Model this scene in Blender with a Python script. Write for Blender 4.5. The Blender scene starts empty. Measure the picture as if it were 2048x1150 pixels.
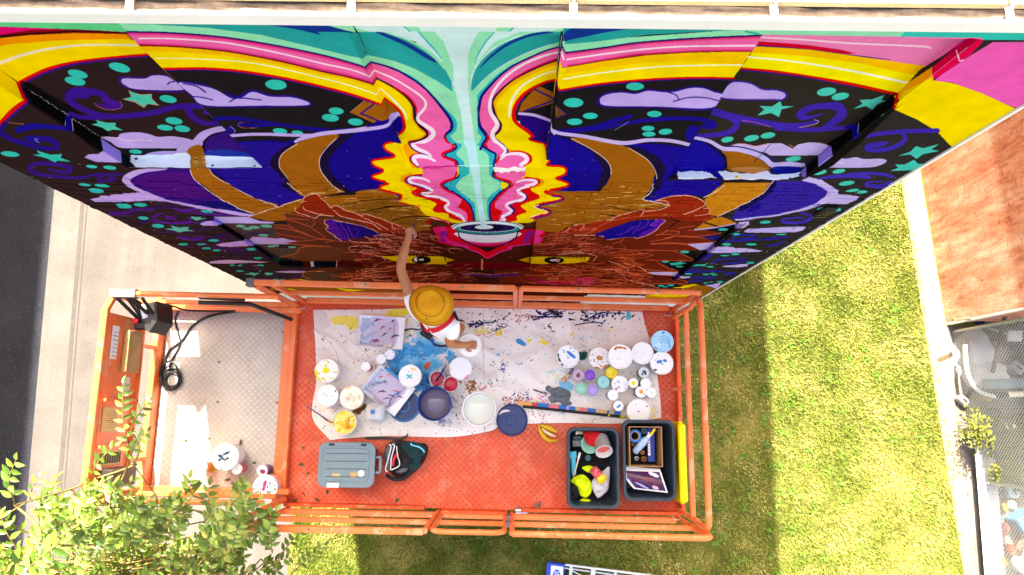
import bpy, bmesh, math, random
import numpy as np
from mathutils import Vector, Matrix, noise
from mathutils.bvhtree import BVHTree

# ---------------------------------------------------------------- camera, sky, sun, exposure
scene = bpy.context.scene
COL = scene.collection
PIT, ROL, FPX = math.radians(10.3), math.radians(.6), 1365.
CAMP = Vector((0, 0, 11.6))
FWD = Vector((0, math.sin(PIT), -math.cos(PIT)))
_u = Vector((0, math.cos(PIT), math.sin(PIT))); _x = Vector((1, 0, 0))
RT = _x*math.cos(ROL)+_u*math.sin(ROL)
UPV = -_x*math.sin(ROL)+_u*math.cos(ROL)
cam = bpy.data.cameras.new('camera')
cam.sensor_width = 36
cam.lens = FPX/2048*36
cam.clip_end = 400
camo = bpy.data.objects.new('camera', cam)
COL.objects.link(camo)
camo.matrix_world = Matrix(((RT.x, UPV.x, -FWD.x, CAMP.x), (RT.y, UPV.y, -FWD.y, CAMP.y), (RT.z, UPV.z, -FWD.z, CAMP.z), (0, 0, 0, 1)))
scene.camera = camo

SUN = Vector((-.2, 1., 1.15)).normalized()          # towards the sun: behind the building, a little left
world = bpy.data.worlds.new('World')
scene.world = world
world.use_nodes = True
wn = world.node_tree.nodes; wl = world.node_tree.links
wn.clear()
sky = wn.new('ShaderNodeTexSky'); sky.sky_type = 'NISHITA'; sky.sun_disc = False
sky.sun_elevation = math.asin(SUN.z); sky.sun_rotation = math.atan2(SUN.x, SUN.y)
sky.air_density, sky.dust_density, sky.ozone_density = .7, 6., .4
bg = wn.new('ShaderNodeBackground'); bg.inputs[1].default_value = .15
wo = wn.new('ShaderNodeOutputWorld')
wl.new(sky.outputs[0], bg.inputs[0]); wl.new(bg.outputs[0], wo.inputs[0])
sun = bpy.data.lights.new('sun', 'SUN')
sun.energy = 4.8; sun.angle = math.radians(.6); sun.color = (1, .97, .95)
suno = bpy.data.objects.new('sun', sun); COL.objects.link(suno)
suno.rotation_euler = SUN.to_track_quat('Z', 'Y').to_euler()
vs = scene.view_settings
vs.view_transform = 'Standard'; vs.look = 'None'; vs.gamma = 1; vs.use_curve_mapping = False
vs.exposure = 2.58
vs.use_white_balance = True; vs.white_balance_temperature = 7800; vs.white_balance_tint = 8
scene.cycles.max_bounces = 8; scene.cycles.diffuse_bounces = 4
scene.cycles.use_denoising = True
scene.cycles.sample_clamp_indirect = 8

GZ, DZ = 0., 5.                                     # ground and platform deck
def ray(u, v):
    return FWD*FPX+RT*(u-1024)-UPV*(v-575)
def at(u, v, z):                                    # the point of height z seen at (u, v) of the photograph
    d = ray(u, v)
    return CAMP+d*((z-CAMP.z)/d.z)
def aty(u, v, y):
    d = ray(u, v)
    return CAMP+d*(y/d.y)
def see(X, Y, Z):                                   # numpy: world to photograph
    qx, qy, qz = X-CAMP.x, Y-CAMP.y, Z-CAMP.z
    w = qx*FWD.x+qy*FWD.y+qz*FWD.z
    return 1024+FPX*(qx*RT.x+qy*RT.y+qz*RT.z)/w, 575-FPX*(qx*UPV.x+qy*UPV.y+qz*UPV.z)/w
# ---------------------------------------------------------------- helpers
R = random.Random(11)
def srgb(c):
    return tuple(((v/255.)/12.92 if v/255. <= .04045 else ((v/255.+.055)/1.055)**2.4) for v in c)+(1.,)

class MB:
    """Collects shapes; build() links them as ONE mesh object."""
    def __init__(s):
        s.v, s.f, s.uv, s.sm = [], [], {}, set()
    def add(s, vs, fs, smooth=False):
        n = len(s.v)
        s.v += [tuple(v) for v in vs]
        for f in fs:
            if smooth:
                s.sm.add(len(s.f))
            s.f.append(tuple(i+n for i in f))
        return s
    def box(s, lo, hi, M=None, bev=0.):
        (x0, y0, z0), (x1, y1, z1) = lo, hi
        if bev <= 0:
            v = [(x0, y0, z0), (x1, y0, z0), (x1, y1, z0), (x0, y1, z0), (x0, y0, z1), (x1, y0, z1), (x1, y1, z1), (x0, y1, z1)]
            f = [(3, 2, 1, 0), (4, 5, 6, 7), (0, 1, 5, 4), (1, 2, 6, 5), (2, 3, 7, 6), (3, 0, 4, 7)]
        else:
            b = bev; v = []
            for z, e in ((z0, b), (z0+b, 0), (z1-b, 0), (z1, b)):
                for x, y in ((x0+e+b*(e == 0), y0+e), (x1-e-b*(e == 0), y0+e), (x1-e, y0+e+b*(e == 0)), (x1-e, y1-e-b*(e == 0)), (x1-e-b*(e == 0), y1-e), (x0+e+b*(e == 0), y1-e), (x0+e, y1-e-b*(e == 0)), (x0+e, y0+e+b*(e == 0))):
                    v.append((x, y, z))
            f = [tuple(range(7, -1, -1)), tuple(range(24, 32))]
            for k in range(3):
                for i in range(8):
                    j = (i+1) % 8
                    f.append((k*8+i, k*8+j, k*8+8+j, k*8+8+i))
        if M is not None:
            v = [M @ Vector(p) for p in v]
        return s.add(v, f)
    def bar(s, a, b, w, h=None, bev=.006, up=(0, 0, 1)):
        """Square section bar from a to b."""
        a, b = Vector(a), Vector(b); d = b-a; L = d.length
        if L < 1e-6:
            return s
        h = w if h is None else h
        z = d/L; x = Vector(up).cross(z)
        if x.length < 1e-3:
            x = Vector((1, 0, 0)).cross(z)
        x.normalize(); y = z.cross(x)
        M = Matrix(((x.x, y.x, z.x, a.x), (x.y, y.y, z.y, a.y), (x.z, y.z, z.z, a.z), (0, 0, 0, 1)))
        return s.box((-w/2, -h/2, 0), (w/2, h/2, L), M, bev)
    def tube(s, pts, r, n=8, cap=True):
        p = [Vector(q) for q in pts]
        rr = list(r) if hasattr(r, '__len__') else [r]*len(p)
        rings = []; up = None
        for i, q in enumerate(p):
            t = (p[min(i+1, len(p)-1)]-p[max(i-1, 0)]).normalized()
            if up is None:
                up = Vector((0, 0, 1)) if abs(t.z) < .9 else Vector((1, 0, 0))
            x = t.cross(up)
            if x.length < 1e-4:
                x = t.cross(Vector((1, .3, .2)))
            x.normalize(); up = x.cross(t).normalized()
            rings.append([q+(x*math.cos(2*math.pi*k/n)+up*math.sin(2*math.pi*k/n))*rr[i] for k in range(n)])
        v = [c for g in rings for c in g]
        f = [(i*n+k, i*n+(k+1) % n, (i+1)*n+(k+1) % n, (i+1)*n+k) for i in range(len(p)-1) for k in range(n)]
        s.add(v, f, True)
        if cap:
            s.add(rings[0], [tuple(range(n))]); s.add(rings[-1], [tuple(range(n-1, -1, -1))])
        return s
    def lathe(s, prof, c=(0, 0, 0), n=28, M=None, smooth=True, close=True):
        v = []
        for r, z in prof:
            for k in range(n):
                a = 2*math.pi*k/n
                v.append(Vector((c[0]+r*math.cos(a), c[1]+r*math.sin(a), c[2]+z)))
        f = [(i*n+k, i*n+(k+1) % n, (i+1)*n+(k+1) % n, (i+1)*n+k) for i in range(len(prof)-1) for k in range(n)]
        if M is not None:
            v = [M @ q for q in v]
        s.add(v, f, smooth)
        if close:
            s.add(v[-n:], [tuple(range(n))]); s.add(v[:n], [tuple(range(n-1, -1, -1))])
        return s
    def sheet(s, grid, th=.0):
        """grid[i][j] of points as a smooth sheet (thickness downwards)."""
        n, m = len(grid), len(grid[0])
        v = [q for row in grid for q in row]
        f = [(i*m+j, i*m+j+1, (i+1)*m+j+1, (i+1)*m+j) for i in range(n-1) for j in range(m-1)]
        s.add(v, f, True)
        if th:
            w = [Vector(q)-Vector((0, 0, th)) for q in v]
            s.add(w, [g[::-1] for g in f], True)
            ed = [(i, 0) for i in range(n)]+[(n-1, j) for j in range(1, m)]+[(i, m-1) for i in range(n-2, -1, -1)]+[(0, j) for j in range(m-2, 0, -1)]
            e = [i*m+j for i, j in ed]; k = len(e)
            s.add([v[i] for i in e]+[w[i] for i in e], [(i, i+k, (i+1) % k+k, (i+1) % k) for i in range(k)])
        return s
    def prism(s, pts, z0, z1):
        n = len(pts)
        v = [(p[0], p[1], z0) for p in pts]+[(p[0], p[1], z1) for p in pts]
        return s.add(v, [tuple(range(n-1, -1, -1)), tuple(range(n, 2*n))]+[(i, (i+1) % n, (i+1) % n+n, i+n) for i in range(n)])
    def mesh(s, name):
        m = bpy.data.meshes.new(name)
        m.from_pydata([tuple(q) for q in s.v], [], s.f)
        if s.sm:
            m.polygons.foreach_set('use_smooth', [i in s.sm for i in range(len(s.f))])
        m.update()
        return m
    def build(s, name, mat, parent=None, uv=None):
        m = s.mesh(name)
        if mat:
            m.materials.append(mat)
        if uv:
            L = m.uv_layers.new(name='UVMap')
            co = np.empty(len(m.vertices)*3); m.vertices.foreach_get('co', co); co = co.reshape(-1, 3)
            vi = np.empty(len(m.loops), np.int32); m.loops.foreach_get('vertex_index', vi)
            L.data.foreach_set('uv', np.ascontiguousarray(uv(co[vi]), np.float32).ravel())
        return link(name, m, parent)

def link(name, mesh, parent=None):
    o = bpy.data.objects.new(name, mesh)
    COL.objects.link(o)
    if parent is not None:
        o.parent = parent
        o.matrix_parent_inverse = Matrix.Translation(parent.location).inverted() if parent.parent is None and parent.type == 'EMPTY' else Matrix()
    return o
def tag(o, label=None, cat=None, group=None, kind=None):
    for k, v in (('label', label), ('category', cat), ('group', group), ('kind', kind)):
        if v:
            o[k] = v
    return o
def thing(name, loc, label, cat, group=None):
    o = bpy.data.objects.new(name, None); COL.objects.link(o)
    o.empty_display_size = .1
    o.location = loc
    return tag(o, label, cat, group)

# ---------------------------------------------------------------- materials
def new_mat(name):
    m = bpy.data.materials.new(name); m.use_nodes = True
    nt = m.node_tree
    return m, nt, nt.nodes['Principled BSDF']
def node(nt, kind, **kw):
    n = nt.nodes.new(kind)
    for k, v in kw.items():
        if k.startswith('i_'):
            n.inputs[k[2:].replace('_', ' ')].default_value = v
        elif k[0] == 'n' and k[1:].isdigit():
            n.inputs[int(k[1:])].default_value = v
        else:
            setattr(n, k, v)
    return n
def ramp(nt, stops):
    n = nt.nodes.new('ShaderNodeValToRGB'); e = n.color_ramp.elements
    while len(e) < len(stops):
        e.new(.5)
    for q, (p, c) in zip(e, stops):
        q.position = p; q.color = c if len(c) == 4 else tuple(c)+(1,)
    return n
def mix(nt, fac, a, b, mode='MIX'):
    n = nt.nodes.new('ShaderNodeMix'); n.data_type = 'RGBA'; n.blend_type = mode
    for s, v in ((n.inputs[0], fac), (n.inputs[6], a), (n.inputs[7], b)):
        if hasattr(v, 'is_output'):
            nt.links.new(v, s)
        else:
            s.default_value = v
    return n.outputs[2]
def coord(nt, scale=(1, 1, 1), kind='Object', rot=(0, 0, 0)):
    t = nt.nodes.new('ShaderNodeTexCoord'); mp = nt.nodes.new('ShaderNodeMapping')
    mp.inputs['Scale'].default_value = scale; mp.inputs['Rotation'].default_value = rot
    nt.links.new(t.outputs[kind], mp.inputs['Vector'])
    return mp.outputs[0]
def noise_fac(nt, vec, scale, detail=4., rough=.6):
    n = node(nt, 'ShaderNodeTexNoise', i_Scale=scale, i_Detail=detail, i_Roughness=rough)
    nt.links.new(vec, n.inputs['Vector'])
    return n.outputs[0]
def bump(nt, bs, h, strength=.3, dist=.01):
    b = node(nt, 'ShaderNodeBump', i_Strength=strength, i_Distance=dist)
    nt.links.new(h, b.inputs['Height']); nt.links.new(b.outputs[0], bs.inputs['Normal'])
def paint(name, col, rough=.5, var=.12, scale=9., metal=0., wear=None, wear_amt=.6, bmp=0., spec=.4, chip=None):
    """Coloured surface with uneven tone, optional worn patches of another colour."""
    m, nt, bs = new_mat(name)
    c = srgb(col); v = coord(nt)
    f = noise_fac(nt, v, scale)
    r = ramp(nt, [(.3, tuple(x*(1-var) for x in c[:3])), (.7, tuple(min(1, x*(1+var)) for x in c[:3]))])
    nt.links.new(f, r.inputs[0])
    out = r.outputs[0]
    if wear:
        f2 = noise_fac(nt, v, scale*3.1, 6., .7)
        r2 = ramp(nt, [(wear_amt, (0, 0, 0)), (wear_amt+.05, (1, 1, 1))])
        nt.links.new(f2, r2.inputs[0])
        out = mix(nt, r2.outputs[0], out, srgb(wear))
    if chip:
        r3 = ramp(nt, [(.64, (0, 0, 0)), (.67, (.85,)*3)]); nt.links.new(noise_fac(nt, v, scale*12, 5., .75), r3.inputs[0]); out = mix(nt, r3.outputs[0], out, srgb(chip))
    nt.links.new(out, bs.inputs['Base Color'])
    bs.inputs['Roughness'].default_value = rough; bs.inputs['Metallic'].default_value = metal
    bs.inputs['Specular IOR Level'].default_value = spec
    if bmp:
        bump(nt, bs, noise_fac(nt, v, scale*8, 3.), bmp, .004)
    return m
def image_from(name, a):
    """A picture made here from an array (h, w, 3) of 0-255, first row on top."""
    h, w = a.shape[:2]
    im = bpy.data.images.new(name, w, h)
    px = np.ones((h, w, 4), np.float32)
    px[..., :3] = a[::-1].astype(np.float32)/255.
    im.pixels.foreach_set(px.ravel()); im.pack()
    return im
def image_mat(name, im, rough=.55, var=.0, bmp=0., bscale=60., spec=.35, dirt=None):
    m, nt, bs = new_mat(name)
    uv = node(nt, 'ShaderNodeUVMap')
    t = node(nt, 'ShaderNodeTexImage', image=im, extension='EXTEND')
    nt.links.new(uv.outputs[0], t.inputs[0])
    out = t.outputs[0]; v = coord(nt)
    if var:
        f = noise_fac(nt, v, bscale*.12, 5.)
        r = ramp(nt, [(.25, (1-var,)*3), (.75, (1.,)*3)]); nt.links.new(f, r.inputs[0])
        out = mix(nt, 1., out, r.outputs[0], 'MULTIPLY')
    if dirt:
        f = noise_fac(nt, v, bscale*.5, 6., .75)
        r = ramp(nt, [(.62, (0, 0, 0)), (.74, (.7, .7, .7))]); nt.links.new(f, r.inputs[0])
        out = mix(nt, r.outputs[0], out, srgb(dirt))
    nt.links.new(out, bs.inputs['Base Color'])
    bs.inputs['Roughness'].default_value = rough; bs.inputs['Specular IOR Level'].default_value = spec
    if bmp:
        bump(nt, bs, noise_fac(nt, v, bscale, 4.), bmp, .003)
    return m
# ---------------------------------------------------------------- flat print: a small vector painter
# Paint, lettering and spatters are flat marks; they are drawn as vector shapes into images made here.
def spline(pts, closed=False, n=6):
    p = np.asarray(pts, float)
    if len(p) < 3:
        return p
    if closed:
        q = np.vstack([p[-1], p, p[0], p[1]])
    else:
        q = np.vstack([2*p[0]-p[1], p, 2*p[-1]-p[-2]])
    out = []
    t = np.linspace(0, 1, n, endpoint=False)[:, None]
    for i in range(1, len(q)-2):
        a, b, c, d = q[i-1], q[i], q[i+1], q[i+2]
        out.append(.5*((2*b)+(-a+c)*t+(2*a-5*b+4*c-d)*t*t+(-a+3*b-3*c+d)*t**3))
    r = np.vstack(out)
    return r if closed else np.vstack([r, p[-1]])

class Canvas:
    def __init__(s, x0, y0, x1, y1, k, base=(255, 255, 255)):
        s.x0, s.y0, s.k = x0, y0, k
        s.w, s.h = int((x1-x0)*k), int((y1-y0)*k)
        s.a = np.empty((s.h, s.w, 3), np.uint8)
        s.a[:] = base
        s.clip = None
        s.rng = np.random.default_rng(5)
    def mask(s, pts):
        p = (np.asarray(pts, float)-(s.x0, s.y0))*s.k
        lo = np.floor(p.min(0)).astype(int); hi = np.ceil(p.max(0)).astype(int)+1
        xa, ya = max(lo[0], 0), max(lo[1], 0); xb, yb = min(hi[0], s.w), min(hi[1], s.h)
        if xb <= xa or yb <= ya:
            return None
        tg = np.zeros((yb-ya, xb-xa+1), np.int16)
        q = np.roll(p, -1, 0)
        for (ax, ay), (bx, by) in zip(p, q):
            if ay == by:
                continue
            d = 1
            if ay > by:
                ax, ay, bx, by, d = bx, by, ax, ay, -1
            r0, r1 = max(int(math.ceil(ay-.5)), ya), min(int(math.ceil(by-.5)), yb)
            if r1 <= r0:
                continue
            rows = np.arange(r0, r1)
            xs = ax+(rows+.5-ay)*(bx-ax)/(by-ay)
            c = np.clip(np.ceil(xs-.5).astype(int), xa, xb)-xa
            np.add.at(tg, (rows-ya, c), d)
        return xa, ya, xb, yb, np.cumsum(tg, 1)[:, :-1] != 0
    def put(s, xa, ya, xb, yb, m, col, al=1.):
        if s.clip is not None:
            m = m & s.clip[ya:yb, xa:xb]
        v = s.a[ya:yb, xa:xb]
        if callable(col):
            yy, xx = np.nonzero(m)
            v[m] = col((xx+xa)/s.k+s.x0, (yy+ya)/s.k+s.y0)
        elif al >= 1:
            v[m] = col
        else:
            v[m] = (v[m]*(1-al)+np.array(col)*al).astype(np.uint8)
    def poly(s, pts, col, smooth=True, al=1., jag=0.):
        p = spline(pts, True) if smooth and len(pts) > 3 else np.asarray(pts, float)
        if jag:
            p = np.vstack([p[i]+(p[(i+1) % len(p)]-p[i])*t for i in range(len(p)) for t in (0, .2, .4, .6, .8)])
            p = p+s.rng.normal(0, jag, p.shape)
        r = s.mask(p)
        if r:
            s.put(*r, col, al)
    def line(s, pts, w, col, smooth=True, al=1.):
        p = spline(pts) if smooth else np.asarray(pts, float)
        p = (p-(s.x0, s.y0))*s.k
        w = np.interp(np.linspace(0, 1, len(p)), np.linspace(0, 1, np.size(w)), np.atleast_1d(w).astype(float))*s.k/2
        w = np.maximum(w, .55)
        for i in range(len(p)-1):
            a, b = p[i], p[i+1]; r = max(w[i], w[i+1])+1
            xa, ya = np.maximum(np.floor(np.minimum(a, b)-r).astype(int), 0)
            xb, yb = np.ceil(np.maximum(a, b)+r).astype(int)+1
            xb, yb = min(xb, s.w), min(yb, s.h)
            if xb <= xa or yb <= ya:
                continue
            X, Y = np.meshgrid(np.arange(xa, xb)+.5, np.arange(ya, yb)+.5)
            d = b-a; L = max(d@d, 1e-9)
            t = np.clip(((X-a[0])*d[0]+(Y-a[1])*d[1])/L, 0, 1)
            m = (X-a[0]-t*d[0])**2+(Y-a[1]-t*d[1])**2 <= (w[i]+(w[i+1]-w[i])*t)**2
            s.put(xa, ya, xb, yb, m, col, al)
    def ell(s, cx, cy, rx, ry, col, rot=0., jag=0., al=1.):
        t = np.linspace(0, 2*math.pi, 28, endpoint=False); c, n = math.cos(math.radians(rot)), math.sin(math.radians(rot))
        x, y = rx*np.cos(t), ry*np.sin(t)
        p = np.stack([cx+x*c-y*n, cy+x*n+y*c], 1)
        if jag:
            p += s.rng.normal(0, jag, p.shape)
        s.poly(p, col, jag > 0, al)
    def sample(s, u, v):
        x = np.clip((u-s.x0)*s.k-.5, 0, s.w-1.001); y = np.clip((v-s.y0)*s.k-.5, 0, s.h-1.001)
        i, j = x.astype(int), y.astype(int); f, g = (x-i)[..., None], (y-j)[..., None]
        a = s.a
        return ((a[j, i]*(1-f)+a[j, i+1]*f)*(1-g)+(a[j+1, i]*(1-f)+a[j+1, i+1]*f)*g)
def paint_mural():
    """The mural as seen over the wall; returned as a canvas,later laid out in wall metres."""
    c = Canvas(-160,-10,2220,640,2,(40,32,32))
    TL = dict(A=(0,0,2.874),B=(600,0,2.874),C=(1100,0,2.874),D=(1500,0,3.593),E=(0,280,3.382),F=(400,280,3.382),
              H=(1400,280,3.16),J=(700,40,4.6),K=(720,280,4.6),L=(480,370,4.6),M=(1050,370,4.6),N=(0,40,4.6),
              O=(120,240,4.6),P=(1280,240,4.6),Q=(1400,40,4.6),a=(0,0,6.763),b=(1748,0,6.763),c=(0,130,6.763),
              d=(200,270,6.02),e=(1560,130,6.763),f=(1480,290,6.763),g=(1340,430,6.763),h=(380,420,6.763),p=(0,0,1.))
    def T(t,pts):
        x,y,k = TL[t]
        return [(x+q[0]/k,y+q[1]/k) for q in pts]
    def P(t,col,*pts,**kw): c.poly(T(t,pts),col,**kw)
    def S(t,col,w,*pts,**kw): c.line(T(t,pts),w,col,**kw)
    def E(t,col,*es,**kw):
        k = TL[t][2]
        for e in es:
            x,y = T(t,[e[:2]])[0]
            c.ell(x,y,e[2]/k,e[3]/k,col,e[4] if len(e) > 4 else 0.,**kw)
    def zone(*pts):
        c.clip = None
        if pts:
            m = np.zeros((c.h,c.w),bool); r = c.mask(pts)
            m[r[1]:r[3],r[0]:r[2]] = r[4]; c.clip = m
    def U(*ts): return [q for t,pts in ts for q in T(t,pts)]
    TEAL,MINT,NAVY,CY = (0,172,168),(150,236,190),(12,30,120),(0,186,196)
    DBL,PALE = (10,62,150),(214,245,247)
    HOT,PINK,WP = (232,12,96),(252,112,178),(255,232,245)
    RED,MAR,YEL,ORA,WY = (232,14,22),(78,10,44),(255,226,0),(255,176,0),(255,250,205)
    PUR,BLU,DK,BRZ,LIL = (70,22,130),(18,4,140),(30,18,60),(172,106,22),(200,176,240)
    DOT,SAL = (16,204,188),(240,140,110)
    NL,NM,NR,NC = (52,36,34),(34,31,32),(54,49,40),(52,49,45)
    # ---- night ground of every zone
    zone()
    P('p',NL,(-160,40),(268,62),(525,335),(525,360),(640,420),(640,640),(-160,640),smooth=False)
    P('p',NM,(262,40),(745,40),(840,340),(740,420),(500,335),smooth=False)
    P('p',NR,(1540,40),(2220,40),(2220,100),(1920,90),(1795,190),(1600,350),(1330,345),smooth=False)
    P('p',NC,(1795,190),(1960,60),(2220,60),(2220,640),(1400,640),(1330,420),(1600,340),smooth=False)
    # brick zone at the lower left: brown courses brushed over with violet
    r = np.random.default_rng(3)
    P('p',(56,40,38),(-160,300),(110,350),(300,372),(520,430),(700,560),(700,640),(-160,640),smooth=False)
    for i in range(300):
        u,v = r.uniform(120,640),r.uniform(400,568)
        if (v-324)/.49 < u:
            S('p',[(74,26,110),(88,40,120),(56,30,84)][i % 3],r.uniform(2,4),(u,v),(u+r.uniform(15,50),v+r.uniform(-1,2)),al=.7)
    # ================= left recess
    zone((-160,10),(268,10),(268,64),(526,336),(520,345),(240,345),(201,276),(133,228),(37,166),(-160,40))
    P('a',(96,222,150),(-900,200),(-400,240),(0,250),(2029,285),(2029,440),(1700,430),(1000,398),(0,360),(-900,340),smooth=False)
    P('a',(8,158,146),(300,262),(2029,285),(2029,328),(1500,322),(900,302),(500,275))
    P('a',(238,10,120),(-900,350),(0,360),(500,378),(900,398),(500,450),(0,500),(-900,620),smooth=False)
    P('a',(150,8,26),(-900,560),(0,470),(420,405),(1000,396),(1790,432),(1810,470),(1000,445),(400,475),(0,515),(-900,640),smooth=False)
    S('a',(50,8,22),[8,4,3,2],(-500,580),(0,498),(300,468),(700,440),(1100,425),(1790,448))
    P('a',(255,160,0),(-900,620),(0,515),(400,475),(1000,447),(1810,462),(1960,620),(800,640),(0,700),(-900,800),smooth=False)
    P('N',(255,222,0),(-700,420),(0,240),(250,212),(500,190),(800,182),(1290,186),(1400,320),(1200,330),(900,350),(600,395),(400,470),(160,580),(-300,480))
    S('N',(250,232,190),[9,6,4],(-300,470),(0,395),(150,340),(350,285),(600,245),(850,228),(1330,232))
    S('N',RED,[8,8,5,4],(160,590),(280,525),(450,450),(650,398),(900,360),(1150,335),(1410,318))
    S('N',PUR,[5,5,3],(210,590),(300,540),(470,468),(670,412),(920,375),(1160,352),(1430,335))
    P('c',(18,16,16),(300,250),(420,255),(700,420),(1000,590),(1450,900),(1360,960),(900,650))
    E('N',DOT,(1100,437,103,40,14),(715,497,95,36,13),(690,562,98,38,11),(1553,727,86,34,9),(1600,928,80,33,8),(1518,990,74,26,6),(1676,1000,72,30,8))
    P('N',PUR,(1090,560),(1110,520),(1330,525),(1420,498),(1560,500),(1600,520),(1740,660),(1280,650),(1130,610))
    P('N',LIL,(1115,560),(1150,537),(1330,540),(1420,512),(1560,515),(1640,560),(1740,640),(1280,638),(1150,600))
    S('N',PUR,[3,2],(1570,590),(1600,572),(1650,565))
    P('N',SAL,(1180,645),(1230,668),(1300,685),(1398,680),(1396,722),(1465,788),(1360,772),(1322,808),(1240,758),(1122,728),(1205,708),smooth=False)
    P('N',(70,208,182),(1186,650),(1235,672),(1300,690),(1392,684),(1390,726),(1455,783),(1358,768),(1322,800),(1245,752),(1132,726),(1210,708),smooth=False)
    P('N',(70,208,182),(880,920),(980,945),(1065,945),(1060,980),(1130,1015),(1040,1008),(990,1022),(940,990),(840,960),(900,950),smooth=False)
    S('N',(66,22,150),[6,22,22,14,10,11],(960,748),(960,715),(830,678),(680,672),(630,720),(720,800),(900,870),(1000,885))
    E('N',(66,22,150),(1010,775,118,48,12)); E('N',NL,(900,735,90,34,18))
    S('N',(80,22,150),[5,11],(905,770),(960,800),(1060,780),(1010,750),(960,735))
    S('N',SAL,.8,(870,765),(900,795),(980,825),(1080,820),(1122,790),(1100,745))
    S('N',(66,22,150),[8,10,11,11,12],(640,860),(760,895),(1000,890),(1180,880),(1400,855),(1620,800),(1900,790))
    S('N',(66,22,150),[16,14,10,7],(1740,830),(1780,890),(1880,945),(2040,950))
    E('N',(80,22,150),(1930,850,40,25))
    P('O',LIL,(375,155),(520,160),(560,125),(700,112),(820,130),(900,155),(1040,150),(1215,190),(1080,262),(900,260),(570,258),(460,200))
    S('O',(255,220,235),1.2,(420,155),(520,165),(610,192),(720,185),(845,188))
    P('O',(24,36,44),(565,260),(1075,262),(1070,285),(900,290),(800,325),(650,330),smooth=False)
    E('O',DOT,(695,291,60,20,5))
    P('O',(188,170,236),(790,328),(830,300),(950,285),(1080,282),(1180,250),(1240,230),(1240,330),(1000,335))
    P('O',(60,20,130),(1305,200),(1400,130),(1560,90),(1850,380),(1860,420),(1330,335),smooth=False)
    P('O',(30,8,60),(1305,215),(1340,170),(1420,120),(1545,88),(1560,100),(1400,150),(1335,215),(1340,320))
    P('O',(24,60,168),(1350,330),(1330,290),(1500,270),(1700,300),(1790,335),(1600,345))
    P('O',LIL,(1080,262),(1210,190),(1290,115),(1400,75),(1520,55),(1548,92),(1400,130),(1320,190),(1300,240),(1160,290),(1090,290))
    P('O',BRZ,(1165,295),(1210,245),(1290,232),(1330,320),(1340,440),(1205,445),(1200,330))
    P('O',(245,250,255),(650,325),(1000,318),(1165,300),(1205,335),(1200,440),(900,440),(700,432),(645,380),smooth=False,jag=.7)
    P('O',(245,250,255),(1335,330),(1780,340),(1860,425),(1840,436),(1340,440),smooth=False,jag=.7)
    P('O',(200,140,50),(1210,330),(1330,330),(1335,440),(1215,440),smooth=False,jag=.8)
    for i in range(14):
        u,v = r.uniform(1215,1330),r.uniform(340,435)
        S('O',[(150,84,10),(235,200,130)][i % 2],1.6,(u,v),(u+r.uniform(10,30),v+4))
    P('O',(20,22,30),(685,350),(720,345),(715,362),(695,370),smooth=False,jag=.5)
    E('O',(10,120,140),(1403,418,11,11)); E('O',(20,20,60),(1780,422,9,8))
    # ---- reveal on the recess's left side
    zone((-160,40),(37,164),(133,226),(201,274),(262,318),(256,336),(240,345),(145,262),(103,232),(62,207),(54,203),(-160,70))
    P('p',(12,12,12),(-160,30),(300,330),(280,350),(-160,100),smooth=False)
    P('c',YEL,(-1200,-420),(-200,-60),(0,70),(240,240),(340,480),(0,640),(-1200,300),smooth=False)
    S('c',(70,50,10),.8,(0,70),(120,145),(250,232))
    S('c',RED,7,(240,230),(290,360),(345,490)); S('c',(30,10,70),6,(285,240),(335,370),(400,500))
    for i in range(26):
        t = i/26.; u,v = 390+t*960,335+t*630
        S('c',(225,215,220),r.uniform(.5,1.6),(u,v),(u+r.uniform(8,40),v+r.uniform(6,26)))
    P('c',(22,14,140),(880,680),(960,680),(975,800),(985,885),(880,840),smooth=False)
    S('c',(230,220,240),.9,(885,760),(880,830)); S('c',(230,220,240),1.2,(970,730),(990,885))
    P('O',(150,136,232),(372,160),(560,285),(568,390),(480,390),(400,290),smooth=False)
    P('O',(14,26,36),(565,285),(650,340),(640,430),(570,395),smooth=False)
    S('O',(40,36,60),1.4,(380,165),(500,250),(600,310),(650,350))
    # ================= left corner pier and brick under it
    zone((-160,60),(54,203),(62,207),(103,232),(145,262),(243,325),(262,337),(900,337),(900,640),(-160,640))
    P('c',YEL,(-1200,-600),(0,0),(250,260),(350,490),(150,610),(0,800),(-1200,900),smooth=False)
    S('c',RED,[9,8],(355,490),(250,550),(120,660),(0,800),(-200,1050)); S('c',PUR,[6,5],(400,500),(290,580),(160,690),(50,810),(-150,1050))
    S('c',(24,12,150),[13,9,9,13,12],(985,860),(850,855),(600,830),(400,835),(240,880))
    S('c',(40,14,140),[9,10,9,8,12,7,4],(60,790),(10,890),(100,980),(350,1070),(620,1130),(780,1110),(700,1020),(500,985),(400,975),(350,990))
    E('c',(28,14,150),(440,1010,120,42,12))
    S('c',(200,200,230),.8,(460,1005),(510,1000),(480,1020),(530,1050)); S('c',SAL,.8,(110,780),(330,800))
    P('O',(196,172,240),(225,345),(260,315),(350,312),(400,280),(480,300),(568,380),(560,393),(330,385),smooth=False)
    E('E',DOT,(68,95,64,18,6),(620,180,38,11,6),(743,187,45,13,6),(572,303,42,11,6),(690,308,52,13,6),(650,340,52,14,6),(838,444,54,14,6),(950,438,46,11,4),
      (1400,484,42,10,4),(968,526,36,11,5),(1068,580,42,12,3),(1444,678,37,9),(1240,702,34,8),(1364,704,32,7),(1396,732,30,7),(1465,744,28,7),(1702,738,34,9,3),(1745,798,30,7),(1570,845,18,5),(1622,848,18,4),(1762,848,24,6),(1624,885,28,6),(1865,940,20,4),(1910,944,20,5),(1760,886,10,3))
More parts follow.
